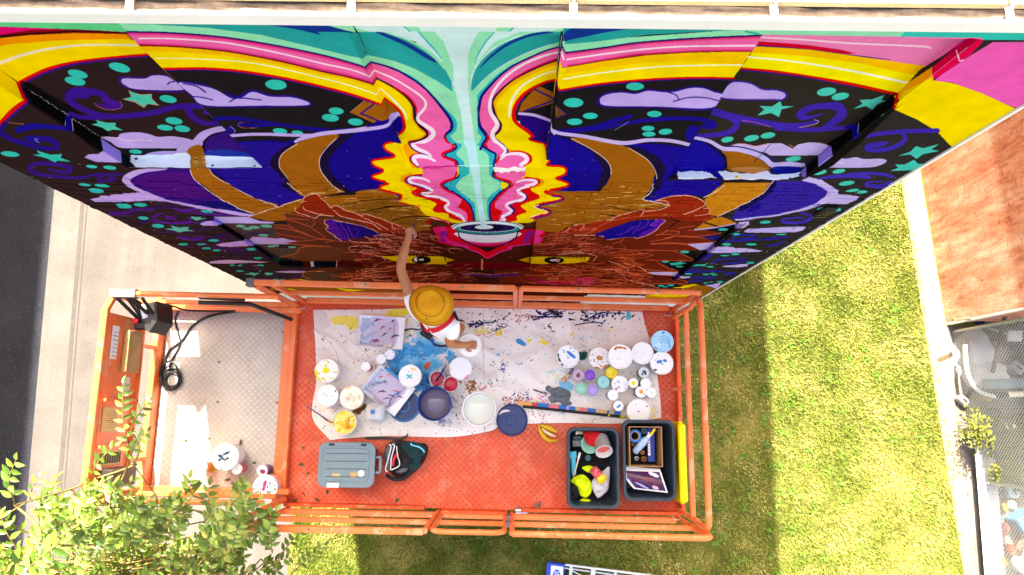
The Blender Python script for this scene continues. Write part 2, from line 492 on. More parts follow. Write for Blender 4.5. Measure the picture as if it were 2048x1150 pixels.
    P('E',DOT,(220,100),(270,98),(245,70),(340,100),(420,95),(410,120),(485,148),(390,140),(370,152),(320,125),smooth=False)
    for s in [((1265,522),(1300,524),(1290,512),(1335,522),(1360,515),(1355,528),(1400,530),(1350,538),(1330,546),(1310,536)),
              ((1115,600),(1170,595),(1150,575),(1210,590),(1280,588),(1270,605),(1320,618),(1250,615),(1210,628),(1180,612)),
              ((1650,905),(1690,902),(1690,892),(1725,900),(1760,900),(1740,908),(1720,920),(1700,912)),
              ((1785,905),(1800,895),(1850,900),(1840,912),(1810,918))]:
        P('E',(90,205,180),*s,smooth=False)
    VI = (62,22,140)
    S('E',VI,[4,8,8,8,6,4],(330,200),(400,215),(450,220),(480,190),(380,165),(270,160),(200,180),(240,225),(400,250),(560,255),(640,235),(830,232))
    S('E',(70,24,130),6,(700,240),(660,255),(680,275),(780,262),(740,255))
    P('E',(206,178,240),(608,400),(650,390),(700,378),(740,380),(760,365),(900,360),(960,355),(1110,412),(860,418),(640,415),smooth=False,jag=.5)
    S('E',(84,30,140),5,(740,500),(850,490),(920,470),(1040,468)); S('E',(96,30,150),[4,7,5],(1180,462),(1250,480),(1330,460)); S('E',(96,30,140),[3,5,3],(1330,500),(1440,502),(1560,498))
    S('E',(96,30,150),[3,5,4],(1090,500),(1040,515),(1060,545),(1160,560),(1280,555),(1280,525)); S('E',(96,30,150),5,(1120,520),(1180,530)); S('E',(96,30,150),5,(1210,655),(1290,670),(1370,665))
    P('E',(206,178,240),(1350,565),(1385,552),(1445,545),(1500,565),(1490,580),(1380,580),smooth=False)
    P('E',(206,178,240),(1460,710),(1490,700),(1510,695),(1650,680),(1660,665),(1720,700),(1710,715),(1500,722),smooth=False)
    P('E',(206,178,240),(1420,825),(1500,812),(1600,810),(1820,825),(1700,832),(1450,836)); P('E',(206,178,240),(1860,890),(1960,885),(2120,885),(2100,895),(1960,900)); P('E',(214,160,226),(1700,960),(1900,948),(2029,960),(1900,975),(1760,975))
    # left wing leaf (blue,violet) with its lilac border
    P('O',(206,178,240),(1010,440),(760,450),(640,480),(575,530),(590,580),(700,650),(900,730),(1300,815),(1720,885),(1790,860),(1500,800),(1100,700),(800,600),(1000,470))
    P('O',(62,14,132),(650,570),(690,520),(800,480),(960,460),(1020,430),(1120,410),(1200,460),(1230,530),(1350,650),(1500,740),(1780,850),(1760,862),(1300,790),(1000,730),(800,660))
    P('O',(96,16,130),(680,570),(800,500),(1000,480),(1180,500),(1260,600),(1380,700),(1100,720),(860,660),al=.75)
    P('O',(22,12,120),(1500,745),(1640,800),(1790,852),(1740,862),(1500,820),(1250,770)); P('O',(16,40,150),(1020,430),(1100,408),(1180,430),(1100,445))
    P('O',(30,18,70),(1350,440),(1870,425),(2024,330),(2200,330),(2300,700),(2024,800),(1800,720),(1600,600),(1440,520),smooth=False)
    P('O',(34,6,148),(1400,440),(1870,430),(2000,300),(2300,380),(2250,700),(2024,790),(1800,700),(1600,600),(1450,500))
    P('O',(180,112,24),(1200,450),(1350,440),(1410,510),(1560,590),(1700,670),(1860,740),(2010,790),(1790,860),(1640,810),(1480,720),(1330,610),(1230,530))
    S('O',(250,225,215),1.5,(1195,455),(1225,530),(1320,620),(1480,725),(1640,812),(1785,858)); S('O',(250,225,215),1.3,(1370,450),(1420,515),(1560,590),(1720,685),(1860,745),(2010,795))
    # ================= middle-left pier: rainbow,cloud,night,blue disc
    zone((262,40),(700,40),(732,110),(782,226),(830,345),(1030,345),(1030,460),(900,460),(440,460),(440,345),(524,336))
    P('A',TEAL,(730,100),(2012,100),(2500,130),(2500,420),(2012,420),(760,190),smooth=False)
    P('A',DBL,(1450,128),(1700,122),(1850,140),(2012,180),(2140,210),(2120,228),(1900,212),(1700,168))
    P('A',MINT,(1800,110),(1950,110),(2700,180),(2400,190),(2200,205),(2012,180),(1860,138))
    zone((262,40),(716,66),(823,330),(1088,335),(1126,66),(1126,40),(1540,40),(1540,70),(1335,360),(1335,470),(440,470),(440,345),(524,336),(268,66))
    # centre panel ground above: pale beam field,teal wings
    P('J',TEAL,(-300,110),(75,110),(300,110),(950,650),(960,1200),(160,700),(160,330),(100,350),(-100,300),smooth=False)
    zone((700,40),(1126,40),(1126,66),(1088,335),(1088,460),(820,460),(823,330),(716,66))
    P('p',MINT,(900,40),(1126,40),(1088,340),(960,340),(830,160),smooth=False)
    P('J',PALE,(75,110),(0,60),(0,0),(2024,0),(1960,110),(1400,700),(1150,1150),(900,1150),(960,660),(600,200),(300,115),smooth=False)
    P('J',BRZ,(300,700),(450,830),(450,870),(360,870),smooth=False); P('J',BLU,(372,880),(480,880),(520,990),(470,1060),(560,1330),(420,1010),smooth=False); S('J',LIL,6,(375,895),(395,868),(460,872))
    P('J',TEAL,(75,110),(310,112),(500,180),(720,300),(860,430),(930,560),(945,660),(800,560),(600,450),(400,370),(160,325),smooth=False)
    P('J',DBL,(230,112),(320,120),(520,205),(700,310),(810,390),(720,365),(520,245),(300,145))
    P('J',MINT,(160,322),(400,372),(600,450),(800,560),(945,665),(950,440),(860,200),(770,105),(620,108),(740,230),(840,360),(860,430),(935,560),(970,660),(1020,900),(1060,1150),(1000,1150),(900,1000),(980,900),(800,640),(600,540),(400,450),(190,388),smooth=False)
    P('J',MINT,(300,112),(370,118),(560,190),(740,290),(850,400),(870,460),(840,430),(720,310),(520,190))
    P('J',MINT,(415,18),(580,18),(660,106),(545,106),smooth=False); S('J',CY,2,(430,20),(500,65),(550,106)); P('J',MINT,(0,60),(180,108),(0,112),smooth=False)
    S('J',CY,[2,3,1],(625,108),(700,190),(790,290),(840,360))
    P('J',MINT,(860,640),(970,700),(1040,900),(1066,1170),(860,1170),(860,900),smooth=False)
    # right half of the fan
    P('J',TEAL,(1115,650),(1118,560),(1160,440),(1250,330),(1400,220),(1600,140),(1750,108),(1960,108),(1960,190),(1800,235),(1600,310),(1400,415),(1250,525),(1150,625))
    S('J',DBL,[2,5,6,5,4],(1195,435),(1300,330),(1450,222),(1650,142),(1860,108))
    P('J',MINT,(1960,190),(1800,240),(1600,315),(1400,420),(1250,530),(1140,640),(1105,650),(1110,520),(1150,420),(1300,260),(1500,160),(1700,108),(1560,108),(1330,200),(1150,400),(1200,250),(1320,108),(1180,108),(1100,260),(1068,420),(1070,600),(1100,900),(1150,1150),(1240,1150),(1260,1060),(1180,900),(1200,740),(1290,600),(1500,420),(1650,345),(1950,245),smooth=False)
    P('J',PALE,(1330,112),(1440,112),(1350,180),(1250,270),(1150,400),(1180,300),(1240,200),smooth=False)
    S('J',CY,[2,3,1],(1325,112),(1240,210),(1180,310),(1150,395)); P('J',MINT,(1385,30),(1540,30),(1470,105),(1330,105),smooth=False); S('J',CY,2.5,(1535,32),(1470,102)); S('J',YEL,1,(1380,40),(1335,100)); P('J',MINT,(2024,50),(2024,108),(1820,108),smooth=False)
    # ================= bands of the left half,one sweep across pier,reveal and recess
    zone((262,40),(1126,40),(1126,66),(1088,335),(1088,470),(740,470),(440,470),(440,345),(524,336),(268,66))
    m0 = [(255,47),(304,48.7),(417,55.7),(522,69.6),(609,90),(700,112),(726,117),(735,109)]
    m1 = [(255,63),(348,66),(452,75),(557,92),(644,110),(700,125),(730.4,134.6)] + T('J',[(190,387)])
    m2 = [(255,90),(348,93),(452,102.6),(557,122),(644,143),(700,155),(746.7,168.3)] + T('J',[(245,535)])
    m3 = [(320,138),(400,136.7),(470,141),(539,151),(609,165),(700,188),(763,209.6)] + T('J',[(320,720)])
    n1 = [(320,420),(450,470),(600,560),(700,640),(790,740),(870,840),(920,910),(938,960),(930,1010),(890,1045),(870,1080),(900,1120),(950,1160)]
    n2 = [(400,620),(520,710),(580,790),(592,860),(600,910),(640,970),(705,1030),(700,1070),(640,1105),(550,1125),(545,1160)]
    n3 = [(400,780),(460,840),(490,920),(500,990),(470,1040),(440,1070),(430,1120),(330,1150)]
    j1,j2,j3 = T('J',n1),T('J',n2),T('J',n3)
    c.poly(m0+[T('J',[(190,387)])[0]]+m1[::-1],MINT,smooth=False)
    for i in range(15):      # pink band airbrushed from deep rim to light core
        t0,t1 = i/15.,(i+1)/15.
        k = math.sin(math.pi*(t0+t1)/2)
        col = tuple(int(HOT[q]+(PINK[q]-HOT[q])*min(1,1.35*k)) for q in range(3))
        lo = [(a[0]+(b[0]-a[0])*t0,a[1]+(b[1]-a[1])*t0) for a,b in zip(m1,m2)]; hi = [(a[0]+(b[0]-a[0])*t1,a[1]+(b[1]-a[1])*t1+.5) for a,b in zip(m1,m2)]
        c.poly(lo+hi[::-1],col,smooth=False)
    c.poly([m1[-1]]+j1+T('J',[(545,1160)])+j2[::-1]+[m2[-1]],PINK,smooth=False)
    c.poly(m2+m3[::-1],YEL,smooth=False)
    up = [(a[0],a[1]+(11-8*i/7.)) for i,a in enumerate(m2[:7])]
    c.poly(m2[:7]+up[::-1],(255,196,0),smooth=False)
    c.poly([m2[-1]]+j2+j3[::-1]+[m3[-1]],YEL,smooth=False)
    c.line(T('J',[(560,800),(575,900),(640,1000),(690,1050),(640,1090),(540,1110)]),[2,5,6,4],ORA); c.line(m1[:7],3,NAVY); c.line([m1[6],m1[7]]+j1,[3,3.5,4,7,6,4],NAVY,smooth=False)
    c.line([(m[0],m[1]) for m in m2[:7]],2.6,(110,6,40)); c.line([m2[6],m2[7]],3,(110,6,40)); c.line(T('J',[(245,537)]+n2),[3,5,7,6,4,4],(62,8,48)); c.line(T('J',[(400,612),(530,700),(600,790),(615,850)]),[2,3.5,2],RED)
    c.line(m3[:7],4.5,RED); c.line([m3[6],m3[7]],4,RED); c.line([(a[0],a[1]+3.4) for a in m3[:7]],2.4,PUR); c.line(T('J',[(320,722),(400,785),(460,845),(488,920),(498,990),(470,1035),(440,1048)]),[3.5,5,6,6,4],RED)
    c.line(T('J',[(-400,535),(-1000,360)][::-1]),1,RED,al=0.) if False else None
    c.line([(290,77),(348,77.6),(452,86),(557,106),(644,127),(700,139),(740.2,153)],[2.5,3,2.8],WP); c.line(T('J',[(185,522),(220,462)]),2.8,WP)
    c.line(T('J',[(220,462),(400,540),(550,630),(660,710),(696,765),(680,820),(628,880),(628,925),(690,970),(750,1010),(765,1055),(710,1105),(600,1150)]),[3,3.5,4,5,7,8,9,8],WP)
    c.line([(322,116.5),(400,118),(504,126),(609,148),(700,171),(752,189)],[1.8,2.6,2.4],WY); c.line(T('J',[(240,690),(280,632)]),2.6,WY); c.line(T('J',[(280,630),(380,720),(450,790),(500,850),(525,915)]),[2,5,4,2],WY)
    c.line(T('J',[(780,720),(870,830),(940,905),(960,960),(950,1015),(905,1055),(910,1090),(960,1140),(1000,1160)]),[3,8,10,8,8,10],CY); c.line(T('J',[(190,385),(400,450),(600,545),(780,725)]),[1,1.5,3],CY); c.line(T('J',[(205,392)]+n1),[3,3.2,3.6,6,5,4,4],NAVY); c.line(T('J',[(870,1050),(868,1085),(905,1130),(935,1150)]),[2,4,4],RED)
    # night detail on the middle-left pier
    zone((262,40),(716,66),(782,226),(823,332),(740,420),(440,345),(524,336),(268,66))
    c.line([(345,141),(400,140),(470,144.5),(539,154.5),(609,168.5),(700,191)],2.2,PUR)
    E('A',DOT,(1585,487,62,29,5),(1931,638,43,20,5),(1898,677,49,22,5),(1609,754,42,17,6),(1708,763,33,13,5)); E('B',DOT,(318,701,44,20,5))
    P('A',(44,16,140),(1040,470),(1180,485),(1290,540),(1370,548),(1450,515),(1560,545),(1690,550),(1790,590),(1775,610),(1740,614),(1180,614),(1100,540))
    P('A',LIL,(1050,475),(1180,497),(1250,520),(1330,565),(1390,560),(1450,528),(1550,555),(1680,560),(1775,590),(1740,606),(1500,607),(1200,606),(1120,545))
    S('A',(30,10,140),2.4,(1075,480),(1140,495),(1190,530)); S('A',(30,10,140),2.4,(1290,525),(1350,555),(1380,566)); S('A',(30,10,140),2.4,(1320,585),(1370,563),(1500,575)); S('A',(30,10,140),2.2,(1130,555),(1180,560),(1230,575))
    S('A',(24,10,140),[9,8,6,8,9],(1220,690),(1330,678),(1500,700),(1700,730),(1900,750),(2100,745)); S('A',(24,10,140),[9,7,3],(1380,715),(1480,722),(1620,715)); S('A',SAL,.8,(1400,700),(1370,715),(1400,735),(1480,735)); E('A',(34,12,130),(1330,748,26,24,45)); S('A',(220,210,240),.8,(1330,725),(1355,750),(1345,775))
    P('J',BRZ,(0,850),(130,745),(290,790),(320,720),(375,860),(370,940),(240,960),smooth=False); S('J',PUR,3.4,(215,775),(100,860),(310,950),smooth=False); S('J',(245,200,140),.7,(0,850),(130,742))
    P('O',(26,14,70),(1620,200),(2024,180),(2500,200),(2400,520),(2024,520),(1860,430),smooth=False)
    P('A',(20,4,140),(1380,815),(1560,805),(1690,830),(1640,900),(1560,960),(1540,1100),(1400,960),smooth=False)
    P('p',(20,4,140),(500,284),(590,290),(556,340),(520,330),smooth=False)
    P('J',BLU,(-600,1150),(-300,1060),(100,990),(380,900),(400,880),(470,1000),(440,1060),(480,1160),(400,1300),(-100,1500),(-350,1400))
    S('J',LIL,[6,6,7,7,5],(-1150,1070),(-850,1050),(-500,1060),(-200,1055),(0,1020),(200,985),(340,975),(375,930),(380,885)); S('J',LIL,7,(372,900),(390,868),(450,875))
    # ================= discs and bronze crescents,left half (over recess sill line and bricks)
    zone((440,336),(524,336),(480,290),(440,240),(780,226),(826,338),(1050,345),(1050,470),(440,470))
    F = 'F'
    P(F,(26,12,60),(640,20),(480,130),(480,190),(560,320),(700,385),(1000,350),(1230,335),(1100,0),(900,-80),smooth=False)
    P(F,(36,12,150),(280,10),(480,15),(620,25),(520,90),(478,180),(520,280),(600,340),(710,380),(560,440),(380,400),(200,300),(110,190),smooth=False)
    P(F,(28,14,56),(640,20),(550,60),(475,130),(480,200),(540,290),(700,380),(600,290),(560,200),(560,110))
    P(F,BLU,(1340,-130),(1340,0),(1250,40),(1170,130),(1190,210),(1240,290),(1230,330),(980,348),(900,260),(860,160),(900,60),(1010,-30),(1200,-130),smooth=False)
    P(F,(30,16,56),(1060,-60),(950,0),(850,80),(810,150),(830,230),(900,310),(970,348),(1010,345),(930,270),(880,200),(880,120),(960,30))
    P(F,BRZ,(940,-30),(840,60),(805,140),(820,220),(900,310),(960,350),(720,385),(620,320),(550,240),(530,160),(560,90),(660,20),(800,-40))
    S(F,(250,225,215),1.4,(920,-10),(850,60),(808,130),(820,215),(900,310),(950,350)); S(F,(250,225,215),1.3,(660,25),(560,90),(532,160),(560,260),(640,330),(710,380))
    # ================= the jets under the sill line,left and right
    zone((726,270),(800,287),(1090,287),(1092,240),(1180,290),(1180,470),(700,470))
    P('p',BLU,(730,322),(770,322),(768,352),(735,362),smooth=False)
    P('K',BRZ,(-500,700),(-300,560),(0,465),(170,445),(330,490),(600,720),(800,800),(800,850),(-400,860),smooth=False)
    P('K',YEL,(350,-20),(330,15),(240,32),(215,60),(240,95),(312,138),(290,160),(140,182),(108,205),(135,240),(208,275),(190,302),(120,325),(125,352),(248,395),(250,408),(190,425),(192,452),(330,490),(375,512),(362,545),(335,570),(400,582),(490,610),(540,635),(505,662),(545,692),(700,720),(830,765),(850,800),(1000,740),(900,100),(700,-20),smooth=True)
    S('K',RED,4.5,(330,12),(240,30),(215,60),(240,95),(312,138),(290,160),(135,182),(105,205),(132,240),(208,275),(190,302),(117,325),(122,352),(248,395),(250,408),(190,425),(190,452),(330,490),(378,512),(366,545),(338,570),(400,582),(490,610),(540,635),(505,662),(545,692),(700,720),(830,765),(850,800))
    S('K',PUR,2.6,(330,498),(362,520),(345,550),(322,572),(400,594),(480,618),(520,640),(490,665),(530,702)); S('K',(255,245,215),1.8,(540,690),(700,722),(830,768))
    P('K',ORA,(450,10),(470,70),(560,130),(450,160),(480,220),(560,270),(560,310),(420,350),(430,390),(510,430),(470,470),(450,440),(380,370),(380,330),(480,280),(440,180),(400,60),smooth=True)
    P('K',YEL,(470,255),(570,265),(575,310),(480,320),smooth=False)
    P('K',RED,(500,425),(520,450),(475,472),(475,492),(510,522),(610,548),(685,572),(700,600),(668,630),(690,660),(805,682),(820,712),(900,740),(990,750),(1050,742),(1040,680),(1000,590),(900,505),(790,455),(740,410),(600,400),smooth=True)
    S('K',PUR,6,(440,-10),(460,30),(490,75),(560,112),(620,130)); S('K',RED,4,(620,130),(520,132),(465,160),(480,205),(530,248)); S('K',PUR,4,(640,136),(530,138),(475,165),(490,205),(545,245)); S('K',RED,4,(570,320),(500,325),(420,352),(425,385),(500,430)); S('K',PUR,3.5,(560,330),(460,342),(432,365),(445,395),(560,430),(630,455),(560,490),(570,515))
    P('K',PINK,(470,-10),(800,-20),(855,48),(840,88),(765,122),(775,152),(870,192),(895,240),(890,320),(855,362),(740,410),(790,458),(880,512),(935,545),(925,580),(895,615),(965,655),(990,700),(985,748),(955,748),(900,705),(790,650),(780,605),(820,570),(720,525),(580,505),(560,485),(665,468),(640,440),(540,410),(450,392),(440,360),(480,342),(560,345),(580,310),(570,262),(530,240),(485,205),(480,170),(530,142),(640,145),(560,100),(475,50),smooth=False)
    S('K',WP,[9,9,7,3],(540,-5),(490,30),(520,75),(620,120),(660,150)); S('K',WP,[4,8,9,6],(690,192),(620,158),(530,150),(495,175),(530,225)); S('K',WP,[3,6,6],(640,380),(560,350),(480,348),(448,368),(480,392)); S('K',WP,[5,5,6,5],(480,392),(590,425),(662,458),(640,478),(570,490),(600,512),(720,528),(800,560),(812,590),(785,615),(810,648),(880,682),(935,705),(960,745))
    P('K',(250,60,160),(580,245),(880,235),(880,250),(640,262),(590,275),smooth=False,jag=1.2)
    # centre: cyan,mint,beam
    P('K',CY,(845,-20),(880,50),(870,90),(800,125),(800,155),(880,190),(905,240),(905,320),(880,350),(790,390),(765,412),(815,452),(930,520),(1010,600),(1045,680),(1052,770),(1205,770),(1190,680),(1195,590),(1255,510),(1340,440),(1375,405),(1330,382),(1240,345),(1215,320),(1222,240),(1232,200),(1240,130),(1185,95),(1128,50),(1135,-20),smooth=True)
    P('K',MINT,(930,-20),(935,55),(890,110),(900,150),(950,195),(965,240),(985,320),(940,345),(880,418),(905,462),(980,520),(1050,585),(1062,680),(1075,770),(1175,770),(1165,620),(1180,530),(1275,455),(1310,415),(1285,385),(1195,330),(1188,240),(1190,190),(1175,130),(1125,90),(1080,40),(1090,-20),smooth=True)
    S('K',NAVY,4.2,(835,-20),(882,48),(870,88),(790,125),(795,155),(880,190),(908,240)); S('K',NAVY,3.6,(915,310),(890,348),(800,380),(760,412),(815,455),(925,520),(1005,595),(1040,680),(1050,765)); S('K',RED,4.5,(810,-20),(858,50),(845,86),(765,122),(775,155),(865,192),(888,238)); S('K',RED,4,(890,300),(862,352),(780,378),(740,410),(790,455),(850,490))
    P('K',(0,190,190),(905,250),(1000,245),(1000,315),(910,318),smooth=False,jag=.8)
    # right half of the jets
    zone((1120,40),(1126,66),(1088,335),(1180,335),(1180,470),(960,470),(950,40))
    P('J',NM,(1500,800),(1560,660),(1900,520),(1900,930),(1520,930),smooth=False)
    r1 = [(1950,240),(1800,282),(1650,346),(1500,420),(1380,510),(1290,600),(1210,700),(1185,800),(1175,880),(1195,980),(1245,1050),(1255,1090),(1230,1130),(1200,1190)]
    r2 = [(1925,365),(1800,405),(1650,470),(1500,550),(1380,650),(1312,740),(1315,810),(1345,900),(1385,960),(1370,1020),(1328,1060),(1340,1095),(1420,1160)]
    r3 = [(1895,550),(1800,570),(1680,625),(1580,700),(1515,800),(1505,900),(1545,960),(1640,1030),(1680,1070),(1650,1100),(1750,1130),(1830,1160)]
    P('J',(44,6,130),(1545,850),(1700,870),(1850,925),(1830,1150),(1780,1260),(1600,1150),smooth=False)
    P('J',NM,(1890,550),(1870,930),(1550,850),(1580,700),smooth=False); P('J',BRZ,(1548,845),(1580,760),(1680,650),(1745,610),(1880,672),(1865,765),(1610,842),smooth=False)
    S('J',PUR,3.4,(1700,640),(1870,720)); S('J',PUR,3.4,(1600,840),(1870,740)); S('J',(214,190,240),[5,6,6],(1545,860),(1690,875),(1840,925))
    P('J',YEL,*(r2+[(1830,1160)]+r3[::-1]),smooth=False); P('J',ORA,*([(a[0],a[1]) for a in r2[:8]]+[(a[0]+55-4*i,a[1]+18) for i,a in enumerate(r2[:8])][::-1]),smooth=False,al=.8)
    P('J',PINK,*(r1+[(1420,1160)]+r2[::-1]),smooth=False)
    S('J',RED,[4,5,7,8,7,6],*r3[:9]); S('J',RED,4,*r3[8:]); S('J',(62,8,60),[3,3.4,5,5,4],*r2); S('J',HOT,[3,3],(1915,352),(1800,392),(1650,455),(1500,538)); S('J',PUR,[3,3],(1540,860),(1540,800),(1600,720)); S('J',CY,[2,4,9,9,8],(1500,408),(1360,505),(1260,605),(1170,720),(1150,820),(1145,900),(1170,1000),(1225,1070),(1200,1150)); S('J',NAVY,[3,3.6,6,7,5],*r1); S('J',RED,4,(1265,1065),(1270,1095),(1240,1150))
    S('J',WP,[4,5,6,8,9,8],(1940,290),(1750,340),(1550,432),(1400,550),(1312,670),(1285,770),(1292,850),(1335,920),(1352,970),(1310,1040),(1325,1100),(1390,1160)); S('J',WY,[2.5,4.5,6,5],(1905,462),(1750,510),(1600,592),(1512,690),(1472,790),(1462,885))
    zone()
    P('J',PALE,(930,100),(1075,100),(1090,700),(1150,1150),(1055,1150),(1000,700),(940,400),smooth=False)
    P('K',(196,240,244),(962,-30),(1045,-30),(1078,120),(1100,300),(1110,480),(1135,640),(1165,790),(1105,790),(1085,640),(1050,440),(1010,240),smooth=False)
    S('K',(30,50,50),.8,(560,262),(640,248),(760,244),(900,236),smooth=False); S('K',(245,250,250),1.3,(900,236),(1060,238),(1240,236),(1500,240),smooth=False); S('K',(40,40,20),1,(1540,237),(1680,235))
    # ================= centre-right reveal + middle-right pier
    zone((1126,30),(1545,30),(1545,74),(1126,66))
    P('p',TEAL,(1126,30),(1545,30),(1545,74),(1126,70),smooth=False); P('p',MINT,(1440,58),(1545,60),(1545,74),(1440,70),smooth=False); P('p',DBL,(1126,62),(1160,52),(1290,46),(1290,66),(1126,72),smooth=False)
    zone((1119,64),(1126,58),(1540,58),(1540,72),(1415,240),(1335,358),(1335,430),(1092,430),(1092,335),(1103,240))
    b = lambda *q: T('C',q)
    P('C',NM,(60,180),(1270,180),(1260,200),(670,1040),(-20,1040),smooth=False)
    P('C',TEAL,(70,180),(75,260),(300,235),(560,200),(1130,168),(1160,150),(300,140),smooth=False); P('C',DBL,(82,235),(80,190),(140,165),(270,142),(540,145),(300,190),(120,228))
    P('C',MINT,(72,290),(72,255),(250,240),(450,215),(800,190),(1140,165),(1250,170),(1250,205),(1000,212),(600,235),(300,270),(100,300),smooth=False); S('C',(20,190,160),4,(1135,180),(1180,188),(1240,195))
    p1 = [(85,303),(300,275),(500,245),(800,222),(1000,212),(1250,203)]; p2 = [(75,390),(300,352),(550,318),(800,302),(1000,298),(1190,298)]
    for i in range(12):
        t0,t1 = i/12.,(i+1)/12.; k = min(1,1.5*math.sin(math.pi*(t0+t1)/2))
        P('C',tuple(int((214,6,60)[q]+(PINK[q]-(214,6,60)[q])*k) for q in range(3)),*([(x[0],x[1]+(y[1]-x[1])*t0) for x,y in zip(p1,p2)]+[(x[0],x[1]+(y[1]-x[1])*t1+1) for x,y in zip(p1,p2)][::-1]),smooth=False)
    S('C',NAVY,3,*p1); S('C',MAR,2.2,*p2); S('C',WP,3.2,(75,345),(300,312),(550,282),(800,266),(1230,262))
    P('C',YEL,*(p2+[(1130,380),(1075,448),(850,446),(600,452),(300,478),(50,520)]),smooth=False); P('C',(255,204,0),*(p2+[(1130,372),(800,350),(550,358),(300,390),(60,430)]),smooth=False)
    S('C',WY,3.2,(60,458),(300,418),(600,386),(900,375),(1135,374)); S('C',RED,3.6,(45,520),(300,480),(600,454),(850,446),(1080,450)); S('C',PUR,2.2,(50,528),(300,490),(600,463),(850,455),(1070,460))
    E('C',DOT,(487,497,52,22),(133,590,57,27),(230,666,43,18),(140,700,45,19),(598,655,42,18),(562,738,38,15),(567,771,38,15),(662,757,40,17,-4))
    P('C',(44,16,140),(268,585),(300,540),(400,522),(490,532),(560,512),(650,522),(720,515),(800,497),(880,497),(960,522),(1020,545),(930,632),(600,622),(320,618)); P('C',LIL,(285,580),(310,548),(400,532),(490,540),(560,522),(650,530),(715,528),(800,507),(880,507),(955,530),(1010,550),(930,620),(600,612),(330,608)); S('C',(44,16,140),2.4,(660,525),(720,545),(740,572)); S('C',(44,16,140),2.2,(708,583),(800,560),(900,562),(990,580))
    S('C',(26,10,150),[5,9,9,10,7],(20,755),(150,748),(280,725),(380,690),(465,668)); S('C',(26,10,150),[8,6,8,8],(100,755),(300,738),(420,712),(560,690),(760,680),(900,688)); S('C',(210,200,240),.7,(370,748),(450,700)); E('C',(26,10,150),(815,765,32,48,20)); S('C',(26,10,150),7,(830,750),(900,720))
    P('C',(120,80,30),(25,600),(95,655),(25,680),smooth=False); S('C',PUR,1.6,(20,610),(95,655),(25,682),smooth=False)
    P('C',(20,4,150),(0,770),(100,790),(220,850),(310,930),(350,1000),(300,1080),(200,1120),(-30,1080),smooth=False)
    P('C',DK,(20,775),(130,785),(260,850),(350,950),(350,1020),(290,1110),(240,1110),(300,1000),(270,920),(190,840))
    P('C',BRZ,(120,795),(300,800),(450,850),(560,920),(612,1000),(600,1070),(560,1130),(420,1180),(240,1180),(320,1070),(350,1000),(330,930),(240,860))
    P('C',DK,(410,820),(600,820),(820,850),(660,1050),(560,1180),(500,1160),(610,1000),(560,900),smooth=False); P('C',(24,6,150),(420,830),(600,825),(815,850),(672,1030),(640,1060),(670,960),(620,900),(520,850),smooth=False)
    S('C',(250,225,215),1.3,(120,795),(240,860),(330,930),(350,1000),(320,1070),(260,1130)); S('C',(250,225,215),1.3,(450,850),(560,920),(612,1000),(600,1070),(540,1140))
    S('C',(208,186,240),[6,7,8,7,7],(2,720),(40,762),(200,785),(410,822),(560,805),(700,810),(830,838))
    # reveal strip of the central recess,right hand
    P('J',MINT,(1952,190),(1975,200),(1975,290),(1950,245),smooth=False); P('J',PINK,(1948,245),(1975,300),(2000,430),(1945,440),(1925,368),smooth=False); S('J',WP,3,(1940,292),(1965,365)); S('J',NAVY,2.4,(1948,240),(1972,288)); P('J',YEL,(1925,368),(1945,438),(1990,440),(1915,645),(1895,555),smooth=False); S('J',RED,3,(1896,550),(1912,640)); P('J',(24,22,24),(1896,560),(1912,650),(1880,1010),(1845,990),(1870,760),smooth=False); S('J',(208,186,240),4,(1842,920),(1850,1010),(1880,1050)); P('J',(30,6,90),(1840,940),(1845,1150),(1805,1150),smooth=False); P('J',(150,96,30),(1885,770),(1905,830),(1890,890),smooth=False); S('J',(20,18,20),1,(1925,370),(1885,690),(1850,920),(1790,1290)); S('J',(20,18,20),1,(75,112),(150,315)); S('J',(20,18,20),.9,(285,630),(370,850)); S('J',(20,18,20),.9,(420,975),(560,1320))
    # ================= right recess
    zone((1536,60),(2220,60),(2220,80),(1937,80),(1840,140),(1796,188),(1664,290),(1636,314),(1600,352),(1560,362),(1330,362),(1415,240))
    P('Q',(150,232,190),(430,80),(700,70),(2400,90),(2400,165),(640,135),(430,130),smooth=False); P('b',(20,204,190),(420,425),(2200,425),(2200,560),(1500,545),(340,505),smooth=False)
    P('Q',(250,138,192),(640,135),(2600,165),(2600,480),(2024,455),(1730,400),(1400,340),(1000,270),(590,200),smooth=False); S('Q',(255,222,240),3.2,(625,160),(1000,185),(1400,215),(2024,242),(2120,260)); P('Q',(218,0,50),(600,196),(1000,232),(1300,275),(1430,308),(1300,312),(950,268),(580,238),smooth=False); S('Q',PUR,[3,3,3,1],(575,236),(950,270),(1350,320),(1750,365))
    P('b',(236,8,130),(1240,520),(1290,520),(790,900),(760,890),(900,780),(1100,620),smooth=False,al=.8)
    P('Q',(255,240,0),(572,242),(1000,272),(1400,327),(2024,418),(2120,430),(1820,680),(1500,605),(1000,520),(415,447),smooth=False); P('Q',(255,202,0),(572,242),(1000,272),(1400,327),(2024,418),(2100,440),(1950,505),(1500,405),(1000,335),(520,300),smooth=False); S('Q',(255,252,225),[3.5,4,5.5],(492,340),(900,388),(1400,470),(1900,577)); S('Q',(226,24,10),[4,5,6,6],(425,445),(700,475),(1000,522),(1400,592),(1815,685)); S('Q',PUR,[3,3,2],(415,462),(700,492),(1000,535),(1440,622))
    P('Q',(74,40,160),(300,580),(390,558),(480,576),(550,618),(600,634),(690,635),(775,655),(803,695),(770,735),(700,742),(200,722)); P('Q',LIL,(310,588),(390,572),(480,590),(545,632),(600,648),(690,648),(765,668),(785,695),(760,722),(700,728),(210,710))
